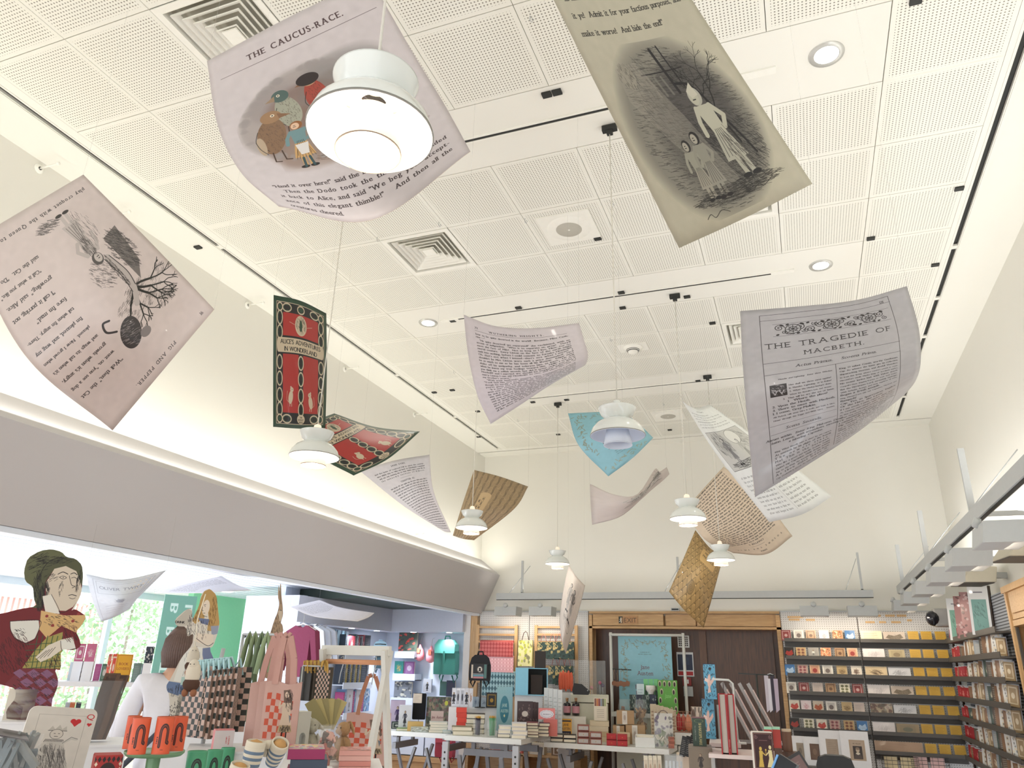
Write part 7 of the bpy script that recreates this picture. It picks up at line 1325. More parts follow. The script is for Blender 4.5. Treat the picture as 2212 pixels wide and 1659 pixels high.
# black scarf stand
f = onD(1600, 1456, 1680, 1600, 5.0); t = thing('scarf_stand', 'thin black T-shaped stand holding grey pink scarves', 'stand', FD(f, 0), f.rz); MB().tube([(0, 0, -f.loc.z+.02), (0, 0, f.h)], .007, 8).build('pole', DARK, t); MB().tube([(-f.w*.5, 0, f.h), (f.w*.5, 0, f.h-.006)], .004, 6).build('cross_bar', DARK, t); MB().lathe([(0, 0), (.12, 0), (.12, .012), (0, .014)], 24).build('foot', DARK, t, (0, 0, -f.loc.z))
sf = thing('silk_scarf', 'grey and pink silk scarves folded over the black stand', 'scarf', f.loc+Vector((f.w*.38*cos(f.rz), f.w*.38*sin(f.rz), f.h*.42)), f.rz)
for i, c1 in enumerate(('b9b0b8', 'c9c4ca', '2a2230', 'a99aa8')):
    b = MB(); x = -.03+.02*i; h = f.h*.56-.02*(i % 2); b.add([(x-.012, 0, 0), (x+.012, .004, .02), (x+.016, .004, h), (x-.012, 0, h), (x-.012, .012, 0), (x+.012, .016, .02), (x+.016, .016, h), (x-.012, .012, h)], [(0,1,2,3),(5,4,7,6),(1,5,6,2),(4,0,3,7),(3,2,6,7)], 0); b.build('fold', mat('c_'+c1, hex_(c1), .5), sf)
MB().tube([(-.03, 0, f.h*.56), (0, 0, f.h*.59), (.03, 0, f.h*.56)], .003, 6).build('hanger', METAL, sf)
# red tins with green lids, brown drum
for i in range(2): f = onD(1652+i*18, 1576, 1669+i*18, 1616, 3.6); boxy(f, 'red box with a pale green lid behind the maroon pack, %s' % ('left one', 'right one')[i], None, 'lidded_box', 'box', 'red boxes with green lids', .09, '9a3026', lid=False).children[0]; o = [c for c in bpy.data.objects if c.name.startswith('lidded_box')][-1]; MB().box((0, .045, f.h+.004), (f.w, .09, .008)).build('green_lid', mat('c_8fc0a4', hex_('8fc0a4'), .5), o); MB().box((0, .045, -f.loc.z/2), (f.w, .09, f.loc.z)).build('plinth', WALN, o)
f = onD(1690, 1576, 1711, 1625, 3.7); t = thing('brown_drum', 'round brown tin drum with a clear lid beside the red boxes', 'tin', FD(f, .05), f.rz); r = f.w/2; MB().lathe([(0, 0), (r, 0), (r, f.h*.9), (0, f.h*.9)], 24, smooth=False).build('drum', mat('c_6a4a38', hex_('6a4a38'), .5), t); MB().lathe([(r*1.02, f.h*.88), (r*1.02, f.h), (0, f.h)], 24).build('lid', mat('c_b9a58c', hex_('b9a58c'), .2, coat=.5), t); MB().box((0, 0, -f.loc.z/2), (.08, .08, f.loc.z)).build('plinth', WALN, t)
def sil(c):
    c.line([(4,4),(96,4),(96,136),(4,136),(4,4)], 2, (.6,.45,.4)); [c.spiral(14+i*72, 16, 9, 1.5, 1.5, (.6,.45,.45)) for i in range(2)]; c.line([(30,30),(70,30)], 2, (.5,.35,.35))
    g = (.78,.66,.30); c.ell(34, 62, 7, 8, g); c.poly([(26,70),(44,70),(42,100),(46,132),(20,132),(26,100)], g); c.line([(42,76),(56,86)], 5, g); c.ell(82, 56, 7, 8, (.85,.8,.6)); c.poly([(72,66),(90,66),(96,132),(62,132),(74,98)], (.85,.8,.6)); c.line([(74,74),(60,86)], 5, (.85,.8,.6)); c.ell(60, 66, 4, 4, g); c.line([(60,70),(60,84)], 3, g)
f = onD(1628, 1583, 1672, 1662, 2.9); t = boxy(f, 'maroon pack with two cut-out gold figures', small('sil', 100, 140, (.20,.07,.08), sil), 'maroon_pack', 'pack', None, .04, 'd9d0c4', yaw=.2); MB().box((0, .03, -f.loc.z/2), (.06, .05, f.loc.z)).build('stand_post', WALN, t)
# card terminal and till screen
f = onD(1668, 1640, 1722, 1700, 2.5); t = thing('till_screen', 'black till screen tilted away, at the bottom edge', 'screen', f.loc, f.rz-.6); MB().box((0, 0, 0), (.07, .016, .12)).build('screen_body', mat('c_0d0e11', hex_('0d0e11'), .25), t, (-.01, 0, .03), (-.2, .42, 0)); MB().box((0, 0, 0), (.007, .018, .12)).build('screen_edge', mat('c_6fa8e0', hex_('6fa8e0'), .3), t, (-.046, -.004, .04), (-.2, .42, 0)); MB().tube([(0, 0, .02), (0, .03, -f.loc.z+.0)], .02, 8).build('stand', DARK, t)
f = onD(1712, 1640, 1744, 1690, 2.9); t = thing('tilted_sign', 'tilted dark framed counter display beside the till screen', 'display', f.loc, f.rz+.5); MB().box((0, 0, 0), (.08, .016, .12)).build('panel', mat('c_3c3c40', hex_('3c3c40'), .3), t, (0, 0, .04), (-.3, -.45, 0)); MB().box((0, 0, 0), (.066, .004, .10)).build('picture', cover('tsign', (.45,.36,.36), (.7,.6,.6), 4), t, (-.004, -.011, .04), (-.3, -.45, 0)); MB().tube([(0, 0, .02), (0, .03, -f.loc.z)], .015, 8).build('stand', DARK, t)
f = onD(1765, 1632, 1843, 1672, 2.6); t = thing('headrest', 'black padded rounded chair headrest at the bottom edge', 'chair', FD(f, .03), f.rz); MB().prism([(-.06, 0), (.06, 0), (.063, .02), (.055, .045), (.03, .055), (-.03, .055), (-.055, .045), (-.063, .02)], 0, .05, 0).build('pad', mat('c_0e0f10', hex_('0e0f10'), .45), t, bevel=.012); MB().tube([(0, .03, 0), (0, .05, -f.loc.z)], .018, 8).build('stem', DARK, t)
# ================================================================ left foreground display
CARDM = mat('board_edge', hex_('d6cfc2'), .7)
def cutout(d, crop, poly, art, label, name='cut_out', th=.008, k=2.2):
    """a printed board cut to an outline; the outline is read off the photograph (crop = x0, y0, scale), its perspective lean taken out"""
    cx, cy, cs = crop; n_ = len(poly); poly = [q_ for i in range(n_) for q_ in ((poly[i][0]*.8+poly[(i+1) % n_][0]*.2, poly[i][1]*.8+poly[(i+1) % n_][1]*.2), (poly[i][0]*.2+poly[(i+1) % n_][0]*.8, poly[i][1]*.2+poly[(i+1) % n_][1]*.8))]; P = [(x/cs+cx, y/cs+cy) for x, y in poly]; y0, y1 = min(p[1] for p in P), max(p[1] for p in P); yc = (y0+y1)/2; xc = sum(p[0] for p in P)/len(P); sl = (1218-xc)/(yc+3413)
    U = lambda x, y: (x-(yc-y)*sl, y); Q = [U(*p) for p in P]; x0, x1 = min(q[0] for q in Q), max(q[0] for q in Q); W_, H_ = int((x1-x0)*k), int((y1-y0)*k)
    def T(*pts): r = [((U(x/cs+cx, y/cs+cy)[0]-x0)*k, (y/cs+cy-y0)*k) for x, y in pts]; return r if len(r) > 1 else r[0]
    f = F(x0, y0, x1, y1, d); kx, kz = f.w/W_, f.h/H_; c = Cv(W_, H_, (.8,.75,.65)); art(c, T, k/cs); m = c.mat('cut_'+label[:14].replace(' ', '_'), .6, 0)
    t = thing(name, label, 'cut-out', f.loc, f.rz, 'printed standing cut-outs'); pts = [((x-x0)*k*kx-f.w/2, (y1-y)*k*kz) for x, y in Q]; A = sum(pts[i][0]*pts[(i+1) % len(pts)][1]-pts[(i+1) % len(pts)][0]*pts[i][1] for i in range(len(pts)))
    if A < 0: pts.reverse()
    MB().prism(pts, 0, th, 0, front=1, uvbox=(-f.w/2, 0, f.w/2, f.h), edge=0).build('board', [CARDM, m], t); MB().box((0, .05, .06), (f.w*.3, .1, .12)).build('strut', CARDM, t); return f, t
K_ = (.08,.07,.08)
def hatman(c, T, q):
    SK = (.80,.75,.68); P = lambda col, *p: c.poly(T(*p), col); L = lambda w, *p: c.curve(T(*p), w, K_)
    def H(x, y, rx, ry, n, a, l, w=2, col=K_, al=.75): X, Y = T((x, y)); c.hatch(X, Y, rx*q, ry*q, n, a, l, w, col, al)
    c.a[:] = (.42,.10,.13); P((.36,.37,.25), (130,520),(145,300),(250,240),(330,220),(440,240),(440,300),(300,420),(200,520)); P((.30,.31,.21), (190,560),(240,400),(300,330),(400,280),(500,285),(560,330),(560,500),(500,400),(430,350),(350,370),(290,460),(260,640),(200,640))
    H(250, 340, 90, 70, 60, -.5, 26); H(330, 310, 140, 26, 80, -.3, 30); L(3, (235,450),(300,335),(400,285)); H(225, 500, 30, 120, 70, 1.3, 34)
    P(SK, (290,470),(350,370),(430,345),(505,375),(528,430),(545,500),(525,560),(480,620),(430,650),(330,650),(295,580)); H(270, 560, 32, 100, 130, 1.2, 30, 2.4); H(330, 430, 50, 26, 30, -.6, 22, 1.6); H(520, 440, 14, 70, 50, 1.4, 22, 2.2)
    L(3.4, (375,405),(410,388),(445,400)); L(2, (385,425),(410,415),(435,425),(410,436),(385,425)); c.ell(*T((412,425)), 2.6, 2.6, K_); L(3.2, (465,398),(490,388),(510,400)); L(2.4, (455,410),(470,470),(495,480),(475,492)); L(2, (470,425),(490,418),(505,425)); L(3, (450,545),(475,538),(505,545)); L(1.8, (455,560),(478,566),(498,558)); H(395, 500, 16, 50, 24, 1.4, 16, 1.4); L(2, (340,640),(400,662),(450,645)); H(310, 520, 8, 26, 12, 1.3, 14, 1.8)
    P((.86,.84,.80), (268,560),(330,545),(390,672),(290,665)); P((.86,.84,.80), (540,530),(470,645),(510,625)); L(2, (268,560),(290,665),(390,672),(330,545))
    P((.80,.66,.45), (260,655),(420,680),(578,670),(540,750),(500,790),(400,750),(300,835),(250,780)); H(400, 720, 120, 40, 60, .3, 18, 1.6)
    for x, y in ((300,690),(340,750),(480,715),(520,665)): c.ell(*T((x, y)), 8, 7, (.55,.2,.2))
    P((.84,.83,.80), (55,735),(245,720),(250,770),(220,840),(160,870),(90,840),(60,790)); L(2.4, (55,735),(60,790),(90,840),(160,870),(220,840),(250,770),(245,720),(55,735)); H(120, 800, 40, 26, 26, .5, 16, 1.5)
    P((.60,.56,.30), (300,830),(410,790),(400,1030),(140,1030),(210,930)); [c.line(T((240+i*34, 820),(200+i*30, 1035)), 4, (.2,.3,.2)) for i in range(6)]; [c.line(T((160, 880+i*38),(410, 860+i*38)), 3, (.2,.3,.2)) for i in range(5)]
    P((.84,.80,.74), (225,960),(310,880),(400,840),(480,820),(500,900),(400,910),(330,960),(260,990)); [L(2, (230+i*26,975-i*8),(300+i*20,915-i*8)) for i in range(4)]; P((.86,.85,.82), (395,850),(480,825),(500,895),(410,912)); L(2.2, (395,850),(410,912),(500,895))
    H(90, 950, 110, 130, 160, .9, 34, 2, (.15,.03,.05), .6); H(470, 800, 60, 50, 60, .9, 24, 2, (.15,.03,.05), .6); H(360, 1000, 40, 50, 40, 1, 24, 2, (.15,.03,.05), .6)
    P((.44,.16,.20), (30,1130),(140,1030),(360,1035),(385,1120),(340,1370),(20,1370),(90,1200)); [P((.50,.34,.46), (80+i*90+(j % 2)*45, 1060+j*56),(125+i*90+(j % 2)*45, 1035+j*56),(170+i*90+(j % 2)*45, 1065+j*56),(125+i*90+(j % 2)*45, 1095+j*56)) for i in range(3) for j in range(5)]; H(220, 1180, 150, 130, 120, .5, 26, 2)
C1 = (0, 1100, 2.968)
cutout(3.1, C1, [(-60,690),(0,690),(110,655),(230,630),(210,580),(203,500),(150,470),(140,400),(165,310),(250,255),(330,237),(400,250),(435,285),(500,290),(545,330),(553,400),(545,480),(535,545),(485,636),(510,640),(578,680),(540,745),(500,785),(525,830),(538,880),(490,910),(395,905),(400,1040),(355,1035),(380,1100),(375,1150),(335,1240),(345,1355),(45,1355),(40,1290),(100,1220),(100,1160),(30,1140),(-60,1120)], hatman, 'large printed cut-out man in a green hat and red coat, far left')
def girl(c, T, q):
    P = lambda col, *p: c.poly(T(*p), col); L = lambda w, *p: c.curve(T(*p), w, K_)
    def H(x, y, rx, ry, n, a, l, w=2, col=K_, al=.75): X, Y = T((x, y)); c.hatch(X, Y, rx*q, ry*q, n, a, l, w, col, al)
    HA = (.68,.54,.32); c.a[:] = (.80,.77,.72); P(HA, (1290,560),(1310,520),(1350,500),(1395,540),(1405,640),(1415,730),(1390,790),(1330,780),(1340,700),(1330,600)); P(HA, (1230,720),(1290,560),(1330,560),(1310,700),(1250,740)); H(1375, 650, 26, 110, 60, 1.4, 26, 1.6, (.35,.24,.1)); H(1270, 680, 18, 50, 30, 1.9, 20, 1.6, (.35,.24,.1))
    c.ell(*T((1322,628)), 25*q, 52*q, (.84,.78,.71)); L(1.8, (1308,612),(1322,608)); c.ell(*T((1316,620)), 2, 1.6, K_); L(1.6, (1298,625),(1296,648),(1304,650)); L(1.8, (1304,666),(1316,666)); L(1.6, (1300,684),(1330,690))
    P((.38,.42,.54), (1270,700),(1345,705),(1335,745),(1290,735)); P((.55,.57,.63), (1355,750),(1410,745),(1400,800),(1360,810)); P((.84,.78,.71), (1370,805),(1372,860),(1330,880),(1240,850),(1260,800)); L(2, (1250,830),(1330,880),(1372,860)); H(1290, 780, 60, 60, 50, 1.3, 18, 1.4)
    P((.70,.67,.62), (1110,730),(1200,640),(1230,660),(1225,750),(1130,760)); X, Y = T((1115,740)); c.text(X, Y, 'DRINK', 17, K_, 'sans bold'); H(1215, 760, 20, 90, 60, 1.3, 16, 1.8)
    P((.42,.46,.58), (1290,900),(1350,890),(1380,980),(1330,1100)); P((.84,.83,.80), (1180,900),(1300,890),(1290,1140),(1110,1110)); H(1230, 1000, 60, 100, 60, 1.5, 30, 1.5); P((.38,.45,.58), (1060,1110),(1290,1140),(1280,1240),(1200,1220),(1070,1180)); H(1170, 1170, 100, 40, 90, 1.5, 20, 1.8); H(1170, 1290, 90, 60, 190, 1.2, 9, 2.4)
cutout(3.6, C1, [(1350,500),(1395,540),(1405,640),(1415,740),(1400,800),(1372,880),(1345,900),(1385,990),(1340,1100),(1290,1240),(1270,1360),(1090,1360),(1085,1200),(1058,1150),(1100,1080),(1160,960),(1230,880),(1240,800),(1195,830),(1190,760),(1125,760),(1110,720),(1190,645),(1230,640),(1228,720),(1275,620),(1290,540),(1320,508)], girl, 'printed cut-out girl with long fair hair and a blue dress')
def hare(c, T, q):
    c.a[:] = (.60,.50,.40); X, Y = T((670,650)); c.hatch(X, Y, 60*q, 260*q, 320, 1.3, 14, 1.6, (.22,.16,.12), .7); c.poly(T((725,440),(755,420),(760,500),(735,520)), (.72,.66,.58)); X, Y = T((748,430)); c.ell(X, Y, 2.4, 3, K_); c.curve(T((738,240),(742,330),(748,380)), 1.6, K_)
cutout(4.2, (400, 1200, 3.615), [(728,215),(736,290),(740,220),(748,215),(752,320),(762,400),(765,470),(745,530),(760,545),(768,600),(735,620),(720,760),(690,900),(660,960),(620,960),(625,860),(655,640),(690,520),(720,450),(735,380),(722,320)], hare, 'printed brown cut-out hare with upright ears')
# white display plinths for the left foreground
def plinth(x0, x1, py, d, dep_, label, m=WPL, z=None):
    f = F(x0, py-4, x1, py, d); z = z or f.loc.z; t = thing('display_plinth', label, 'plinth', (f.loc.x, f.loc.y, 0), f.rz, 'white display plinths'); MB().box((0, dep_/2, z/2-.004), (f.w, dep_, z-.008)).build('plinth_body', m, t); MB().box((0, dep_/2, z-.004), (f.w+.006, dep_+.006, .008)).build('plinth_top', m, t); return z
zp1 = plinth(-60, 215, 1559, 3.05, .4, 'white plinth under the large hat man cut-out')
plinth(345, 560, 1564, 3.5, .35, 'white plinth under the fair-haired cut-out'); plinth(560, 640, 1484, 4.15, .3, 'white plinth under the brown hare cut-out')
# playing card board
def qh(c):
    k = (.25,.24,.24); R = (.72,.12,.15)
    def heart(x, y, s): c.ell(x-s*.5, y, s*.55, s*.6, R); c.ell(x+s*.5, y, s*.55, s*.6, R); c.poly([(x-s*1.04, y+s*.12), (x+s*1.04, y+s*.12), (x, y+s*1.5)], R)
    c.line([(50,50),(270,50),(270,520),(50,520),(50,50)], 2, (.6,.58,.55)); heart(225, 85, 24); c.text(292, 70, 'Q', 50, R, 'sans', 'c'); heart(292, 100, 11)
    # plain crowned figure in a wide gown
    c.poly([(110,150),(125,120),(140,142),(158,112),(172,140),(190,118),(196,150)], (.7,.68,.64)); c.line([(110,150),(196,150)], 3, k); c.ell(152, 172, 30, 30, (.78,.75,.71)); c.ell(152, 172, 30, 30, k, 1, 0, ring=2); c.line([(140,168),(146,168)], 3, k); c.line([(160,168),(166,168)], 3, k); c.line([(145,186),(160,186)], 3, k)
    for i in range(14): c.line([(110+i*6, 205), (104+i*7, 222)], 3, k)
    c.poly([(110,220),(195,220),(250,400),(240,470),(60,470),(60,400)], (.72,.70,.67)); c.hatch(150, 350, 80, 110, 280, 1.3, 60, 2, k, .6); c.line([(190,228),(225,195),(250,200)], 16, (.74,.72,.69)); c.line([(112,228),(80,270),(110,300)], 16, (.74,.72,.69)); c.line([(190,228),(225,187),(256,198)], 2, k)
f = onD(35, 1528, 192, 1700, 2.3); _z = F(-60, 1718, 190, 1722, 1.95).loc.z+.003; f.h += f.loc.z-_z; f.loc.z = _z; c = Cv(320, 420, (.80,.775,.74), .01); qh(c); QM = c.mat('print_heart_card', .5, .1)
t = thing('playing_card_board', 'giant playing card board with a red heart and crowned figure', 'card', f.loc, f.rz+.15); w, h = f.w, f.h; rr = .022
pts = [(-w/2, 0), (w/2, 0)]+[(w/2-rr+rr*cos(a), h-rr+rr*sin(a)) for a in np.linspace(0, pi/2, 6)]+[(-w/2+rr+rr*cos(a), h-rr+rr*sin(a)) for a in np.linspace(pi/2, pi, 6)]
MB().prism(pts, 0, .01, 0, front=1).build('board', [mat('c_d8d2c8', hex_('d8d2c8'), .5), QM], t, rot=(0, .07, 0))
# clear tub of brown leather bookmarks
f = onD(186, 1470, 262, 1607, 2.7); t = thing('clear_tub', 'clear acrylic tub packed with dark brown leather strips', 'tub', FD(f, .06), f.rz); r = f.w/2
MB().lathe([(0, 0), (r*.78, 0), (r*.98, f.h), (r*.95, f.h), (r*.75, .006)], 32).build('tub', mat('tub_clear', (.86,.9,.92), .05, alpha=.06, noise=0), t); R_ = random.Random(8); me_ = []
for k in range(34):
    a = R_.uniform(-1, 1); b_ = R_.uniform(-1, 1); x, y = a*r*.5, b_*r*.45; b = MB(); w2 = .014; pts = [(x*.8-.012, y*.8, .01), (x*.9, y*.9, f.h*.35), (x+.006, y, f.h*.7), (x*1.1+.018, y, f.h*R_.uniform(1.0, 1.12))]
    for i in range(3): p, q = pts[i], pts[i+1]; b.add([(p[0]-w2, p[1], p[2]), (p[0]+w2, p[1], p[2]), (q[0]+w2, q[1], q[2]), (q[0]-w2, q[1], q[2]), (p[0]-w2, p[1]+.003, p[2]), (p[0]+w2, p[1]+.003, p[2]), (q[0]+w2, q[1]+.003, q[2]), (q[0]-w2, q[1]+.003, q[2])], [(0,1,2,3),(5,4,7,6),(1,5,6,2),(4,0,3,7)], 0)
    b.build('leather_strip', mat('c_'+('3e2a20', '5e4434', '4c3428')[k % 3], hex_(('3e2a20', '5e4434', '4c3428')[k % 3]), .6), t)
MB().box((r*.5, -r*.3, f.h*.86), (.04, .003, .03)).build('price_tag', cover('ptag', (.55,.68,.6), (.7,.3,.3), 4, w=40, h=30), t)
plinth(176, 275, 1609, 2.66, .3, 'white plinth under the clear tub of leather strips')
# cake stand with orange tubes
GRS = mat('c_6f9a72', hex_('6f9a72'), .35, coat=.3)
f = onD(264, 1628, 401, 1640, 2.15); t = thing('cake_stand', 'green enamel cake stand under the orange tubes', 'stand', FD(f, .09), f.rz); r = f.w/2; MB().lathe([(0, .0), (r*.9, .0), (r, .008), (r, .014), (r*.88, .010), (0, .010)], 40).build('plate', GRS, t); MB().lathe([(.02, .0), (.018, -.06), (.03, -.12), (.07, -.14), (.07, -.15), (0, -.15)], 24).build('foot', GRS, t); ZC1 = f.loc.z+.012
def nemi(c, bgc=None):
    k = (.12,.08,.10); X = 70
    for w2 in (30, ): 
        pts = [(X-22, 118), (X-22, 60)]+[(X-22+22*(1-cos(a)), 60-30*sin(a)) for a in np.linspace(0, pi, 10)]+[(X+22, 60), (X+22, 100), (X+30, 104)]; c.line(pts, 17, k); c.line(pts, 5, tuple(v*1.0 for v in c.a[2, 2])); c.line(pts, 2.5, k)
    v = Cv(46, 16, tuple(c.a[2, 2])); v.text(23, 14, 'NEMI', 15, k, 'sans bold', 'c'); c.a[70:116, 20:36] = np.rot90(v.a, 1); c.line([(60,134),(76,134)], 1.5, k)
NO = small('tube_orange', 130, 150, (.85,.36,.22), nemi); NG = small('tube_green', 130, 150, (.30,.62,.46), nemi)
def tube(x0, y0, x1, y1, d, Z, m, col, label, group, dy=0):
    f = onD(x0, y0, x1, y1, d, Z); f.loc.y += dy; t = thing('tea_tube', label, 'tube', FD(f, f.w*.4), f.rz, group); r = f.w/2; n = 28; e = mat('c_'+col, hex_(col), .45, coat=.1)
    b = MB(); b.lathe([(r, 0), (r, f.h)], n, 0, mx=Matrix.Diagonal((1, .7, 1, 1))); b.build('body', e, t); b = MB(); vs = []; fs = []; uv = []; N_ = 12
    for i in range(N_+1): a = -pi*.5-1.15+2.3*i/N_; vs += [(cos(a)*r*1.012, sin(a)*r*.7*1.012, .002), (cos(a)*r*1.012, sin(a)*r*.7*1.012, f.h-.003)]
    for i in range(N_): fs.append((2*i, 2*i+2, 2*i+3, 2*i+1)); uv.append([(i/N_, 0), ((i+1)/N_, 0), ((i+1)/N_, 1), (i/N_, 1)])
    MB().add(vs, fs, 0, uv, True).build('label_print', m, t); MB().lathe([(r*1.0, f.h-.004), (r*1.02, f.h), (r*.95, f.h+.002), (r*.92, f.h-.006), (0, f.h-.006)], n, mx=Matrix.Diagonal((1, .7, 1, 1))).build('lid', e, t); return t
for i, (x0, x1, y0, d) in enumerate(((280, 321, 1552, 2.10), (332, 372, 1550, 2.12), (268, 300, 1548, 2.22), (366, 401, 1549, 2.2))): tube(x0, y0, x1, 1634, d, ZC1+.004, NO, 'c95a36', 'orange printed tea tube on the cake stand, %s' % ('front left', 'front right', 'back left', 'back right')[i], 'orange tea tubes')
f = onD(392, 1618, 505, 1680, 2.5)
for i, (x0, x1, y0, d) in enumerate(((398, 443, 1625, 2.3), (441, 476, 1622, 2.45), (471, 502, 1617, 2.6))): tube(x0, y0, x1, 1712, d, None, NG, '4a9c74', 'green tea tube at the bottom edge, %s from the left' % ORD[i+1], 'green tea tubes')
plinth(385, 530, 1713, 2.28, .34, 'white plinth under the green tea tubes'); plinth(272, 381, 1692, 2.05, .3, 'white plinth under the green cake stand', z=ZC1-.165)
def alc(c): [c.poly([(x, 0), (x+8, 12), (x, 24), (x-8, 12)], (.12,.08,.08)) for x in range(0, 130, 20)]; [c.poly([(x, y), (x+7, y+10), (x, y+20), (x-7, y+10)], (.85,.8,.7)) for x in (8, 112) for y in range(20, 90, 22)]; c.ell(60, 70, 38, 46, (.15,.06,.07)); c.text(60, 62, 'ALICE in', 14, (.85,.8,.7), 'serif', 'c', fit=50); c.text(60, 80, 'WONDERLAND', 12, (.85,.8,.7), 'serif', 'c', fit=58)
f = onD(201, 1634, 262, 1690, 2.15); boxy(f, 'red and black diamond-edged tin beside the cake stand', small('alice_tin', 120, 100, (.62,.14,.14), alc), 'patterned_tin', 'tin', None, .08, 'a8332c', yaw=.1); plinth(195, 268, 1692, 2.1, .25, 'white plinth under the diamond-edged tin')
# clear tub of pegs at the corner
f = onD(-40, 1600, 82, 1720, 2.0); t = thing('clear_tub', 'clear tub of grey wooden pegs at the bottom left corner', 'tub', FD(f, .09), f.rz); r = f.w/2; MB().lathe([(0, 0), (r*.85, 0), (r, f.h), (r*1.04, f.h+.002), (r*1.04, f.h+.008), (r*.96, f.h), (r*.8, .006)], 32).build('tub', mat('tub_clear', (.9,.9,.9)), t)
for k in range(22): a, b_ = R_.uniform(-.7, .7)*r, R_.uniform(-.6, .6)*r; MB().box((0, 0, 0), (.022, .01, .10)).build('peg', mat('c_8c8f8e' if k % 2 else 'c_6f7a80', hex_('8c8f8e' if k % 2 else '6f7a80'), .7), t, (a, b_, R_.uniform(.05, f.h-.03)), (R_.uniform(-.5, .5), R_.uniform(-.6, .6), R_.uniform(0, 3)))
MB().box((0, 0, 0), (.09, .06, .004)).build('flat_card', cover('flatc', (.42,.40,.42), (.15,.15,.16), 0, w=80, h=50), t, (-.02, -.03, f.h+.012), (.25, .2, .3))
plinth(-60, 190, 1722, 1.95, .45, 'white plinth at the bottom left corner')
# felt mice in trousers
def mouse(p, rz, s, label, cord=False):
    t = thing('felt_mouse', label, 'toy', p, rz, 'little felt toys'); fe = mat('c_c9bfae', hex_('c9bfae'), .95); br = mat('c_4a3226', hex_('4a3226'), .95)
    b = MB(); b.ell((0, 0, .085*s), (.032*s, .026*s, .055*s)); b.ell((0, -.004*s, .12*s), (.022*s, .02*s, .024*s)); b.build('body', fe, t); MB().ell((0, 0, .045*s), (.036*s, .029*s, .030*s)).build('trousers', br, t); [MB().ell((q*.018*s, -.008*s, .012*s), (.013*s, .017*s, .016*s)).build('foot', mat('c_8a5a40', hex_('8a5a40'), .9), t) for q in (-1, 1)]
    [MB().ell((q*.008*s, -.024*s, .124*s), (.0022*s, .002*s, .0022*s)).build('eye', DARK, t) for q in (-1, 1)]
    if cord: MB().tube([(0, 0, .13*s), (-.01*s, 0, .28*s), (.01*s, 0, .42*s)], .0022, 6).build('cord', CRM, t); MB().box((-.03*s, -.01*s, -.03*s), (.022*s, .003, .04*s)).build('tag', mat('c_a9c4bc', hex_('a9c4bc'), .6), t)
mouse(D(411, 1458, 3.2), face(D(411, 1458, 3.2)), .8, 'felt mouse in brown trousers hanging in front of the fair-haired cut-out', True); p = D(376, 1570, 2.12); mouse(Vector((p.x, p.y+.04, ZC1+.16)), face(p)-.4, .7, 'felt mouse in brown trousers lying on the orange tubes')
# ---------------- checkered gift bags on a stand
CK = small('print_check', 128, 192, (.74,.62,.56), lambda c: [c.rect(i*16, j*16, i*16+16, j*16+16, (.13,.14,.11)) for i in range(8) for j in range(12) if (i+j) % 2])
def carrier(p, w, h, m, rz, label, group, dp=.02, rib='a9ccd0'):
    t = thing('folded_bag', label, 'bag', p, rz, group); b = MB(); b.box((0, dp/2, -h/2), (w, dp, h), 0, front=0); b.build('bag', m, t)
    MB().tube([(-w*.2, 0, 0), (-w*.1, -.01, .03), (0, 0, .035), (w*.15, -.015, -.02)], .006, 6).build('ribbon', mat('c_'+rib, hex_(rib), .7), t); MB().tube([(w*.1, 0, .0), (w*.2, -.012, .03), (w*.3, -.01, -.03)], .005, 6).build('ribbon', mat('c_'+rib, hex_(rib), .7), t)
pc = D(490, 1437, 2.9)
for i in range(7):
    p = pc+Vector((-.018*i*3.2, -.012*i, -.004*i)) if i else pc
    carrier(D(497-11*i, 1440+1.2*i, 2.95+.0*i), .17, .235+.01*(i % 2), CK, face(pc)+(.0 if i == 0 else -.95), 'black and pink checkered gift bag with blue ribbon, %s from the right' % ORD[i+1], 'checkered gift bags')
t = thing('bag_stand', 'thin steel stand holding the checkered gift bags', 'stand', D(436, 1620, 2.9)); q = D(436, 1620, 2.9); MB().tube([(0, 0, -q.z), (0, 0, .12), (.03, 0, 1.437-q.z+.3)], .008, 8).build('pole', METAL, t)
for i in range(6): carrier(D(662+8*i, 1441, 4.1), .10, .17, mat('c_4a4034' if i % 2 else 'c_2c2822', hex_('4a4034' if i % 2 else '2c2822'), .6), face(D(680, 1441, 4.1))-.9, 'small dark striped gift bag with gold ribbon, %s from the left' % ORD[i+1], 'dark gift bags with gold ribbons', rib='c39a4e')
carrier(D(700, 1441, 4.0), .07, .17, CK, face(D(700, 1441, 4.0)), 'small checkered gift bag at the end of the gold ribbon row', None, rib='c39a4e')
t = thing('bag_rail', 'thin steel rail above the small dark gift bags', 'rail', D(655, 1438, 4.1)); e_ = D(708, 1440, 4.0)-D(655, 1438, 4.1); MB().tube([(0, 0, .0), tuple(e_)], .004, 6).build('bar', METAL, t); MB().tube([(0, 0, 0), (0, 0, -D(655, 1438, 4.1).z+.01)], .006, 6).build('post', METAL, t)
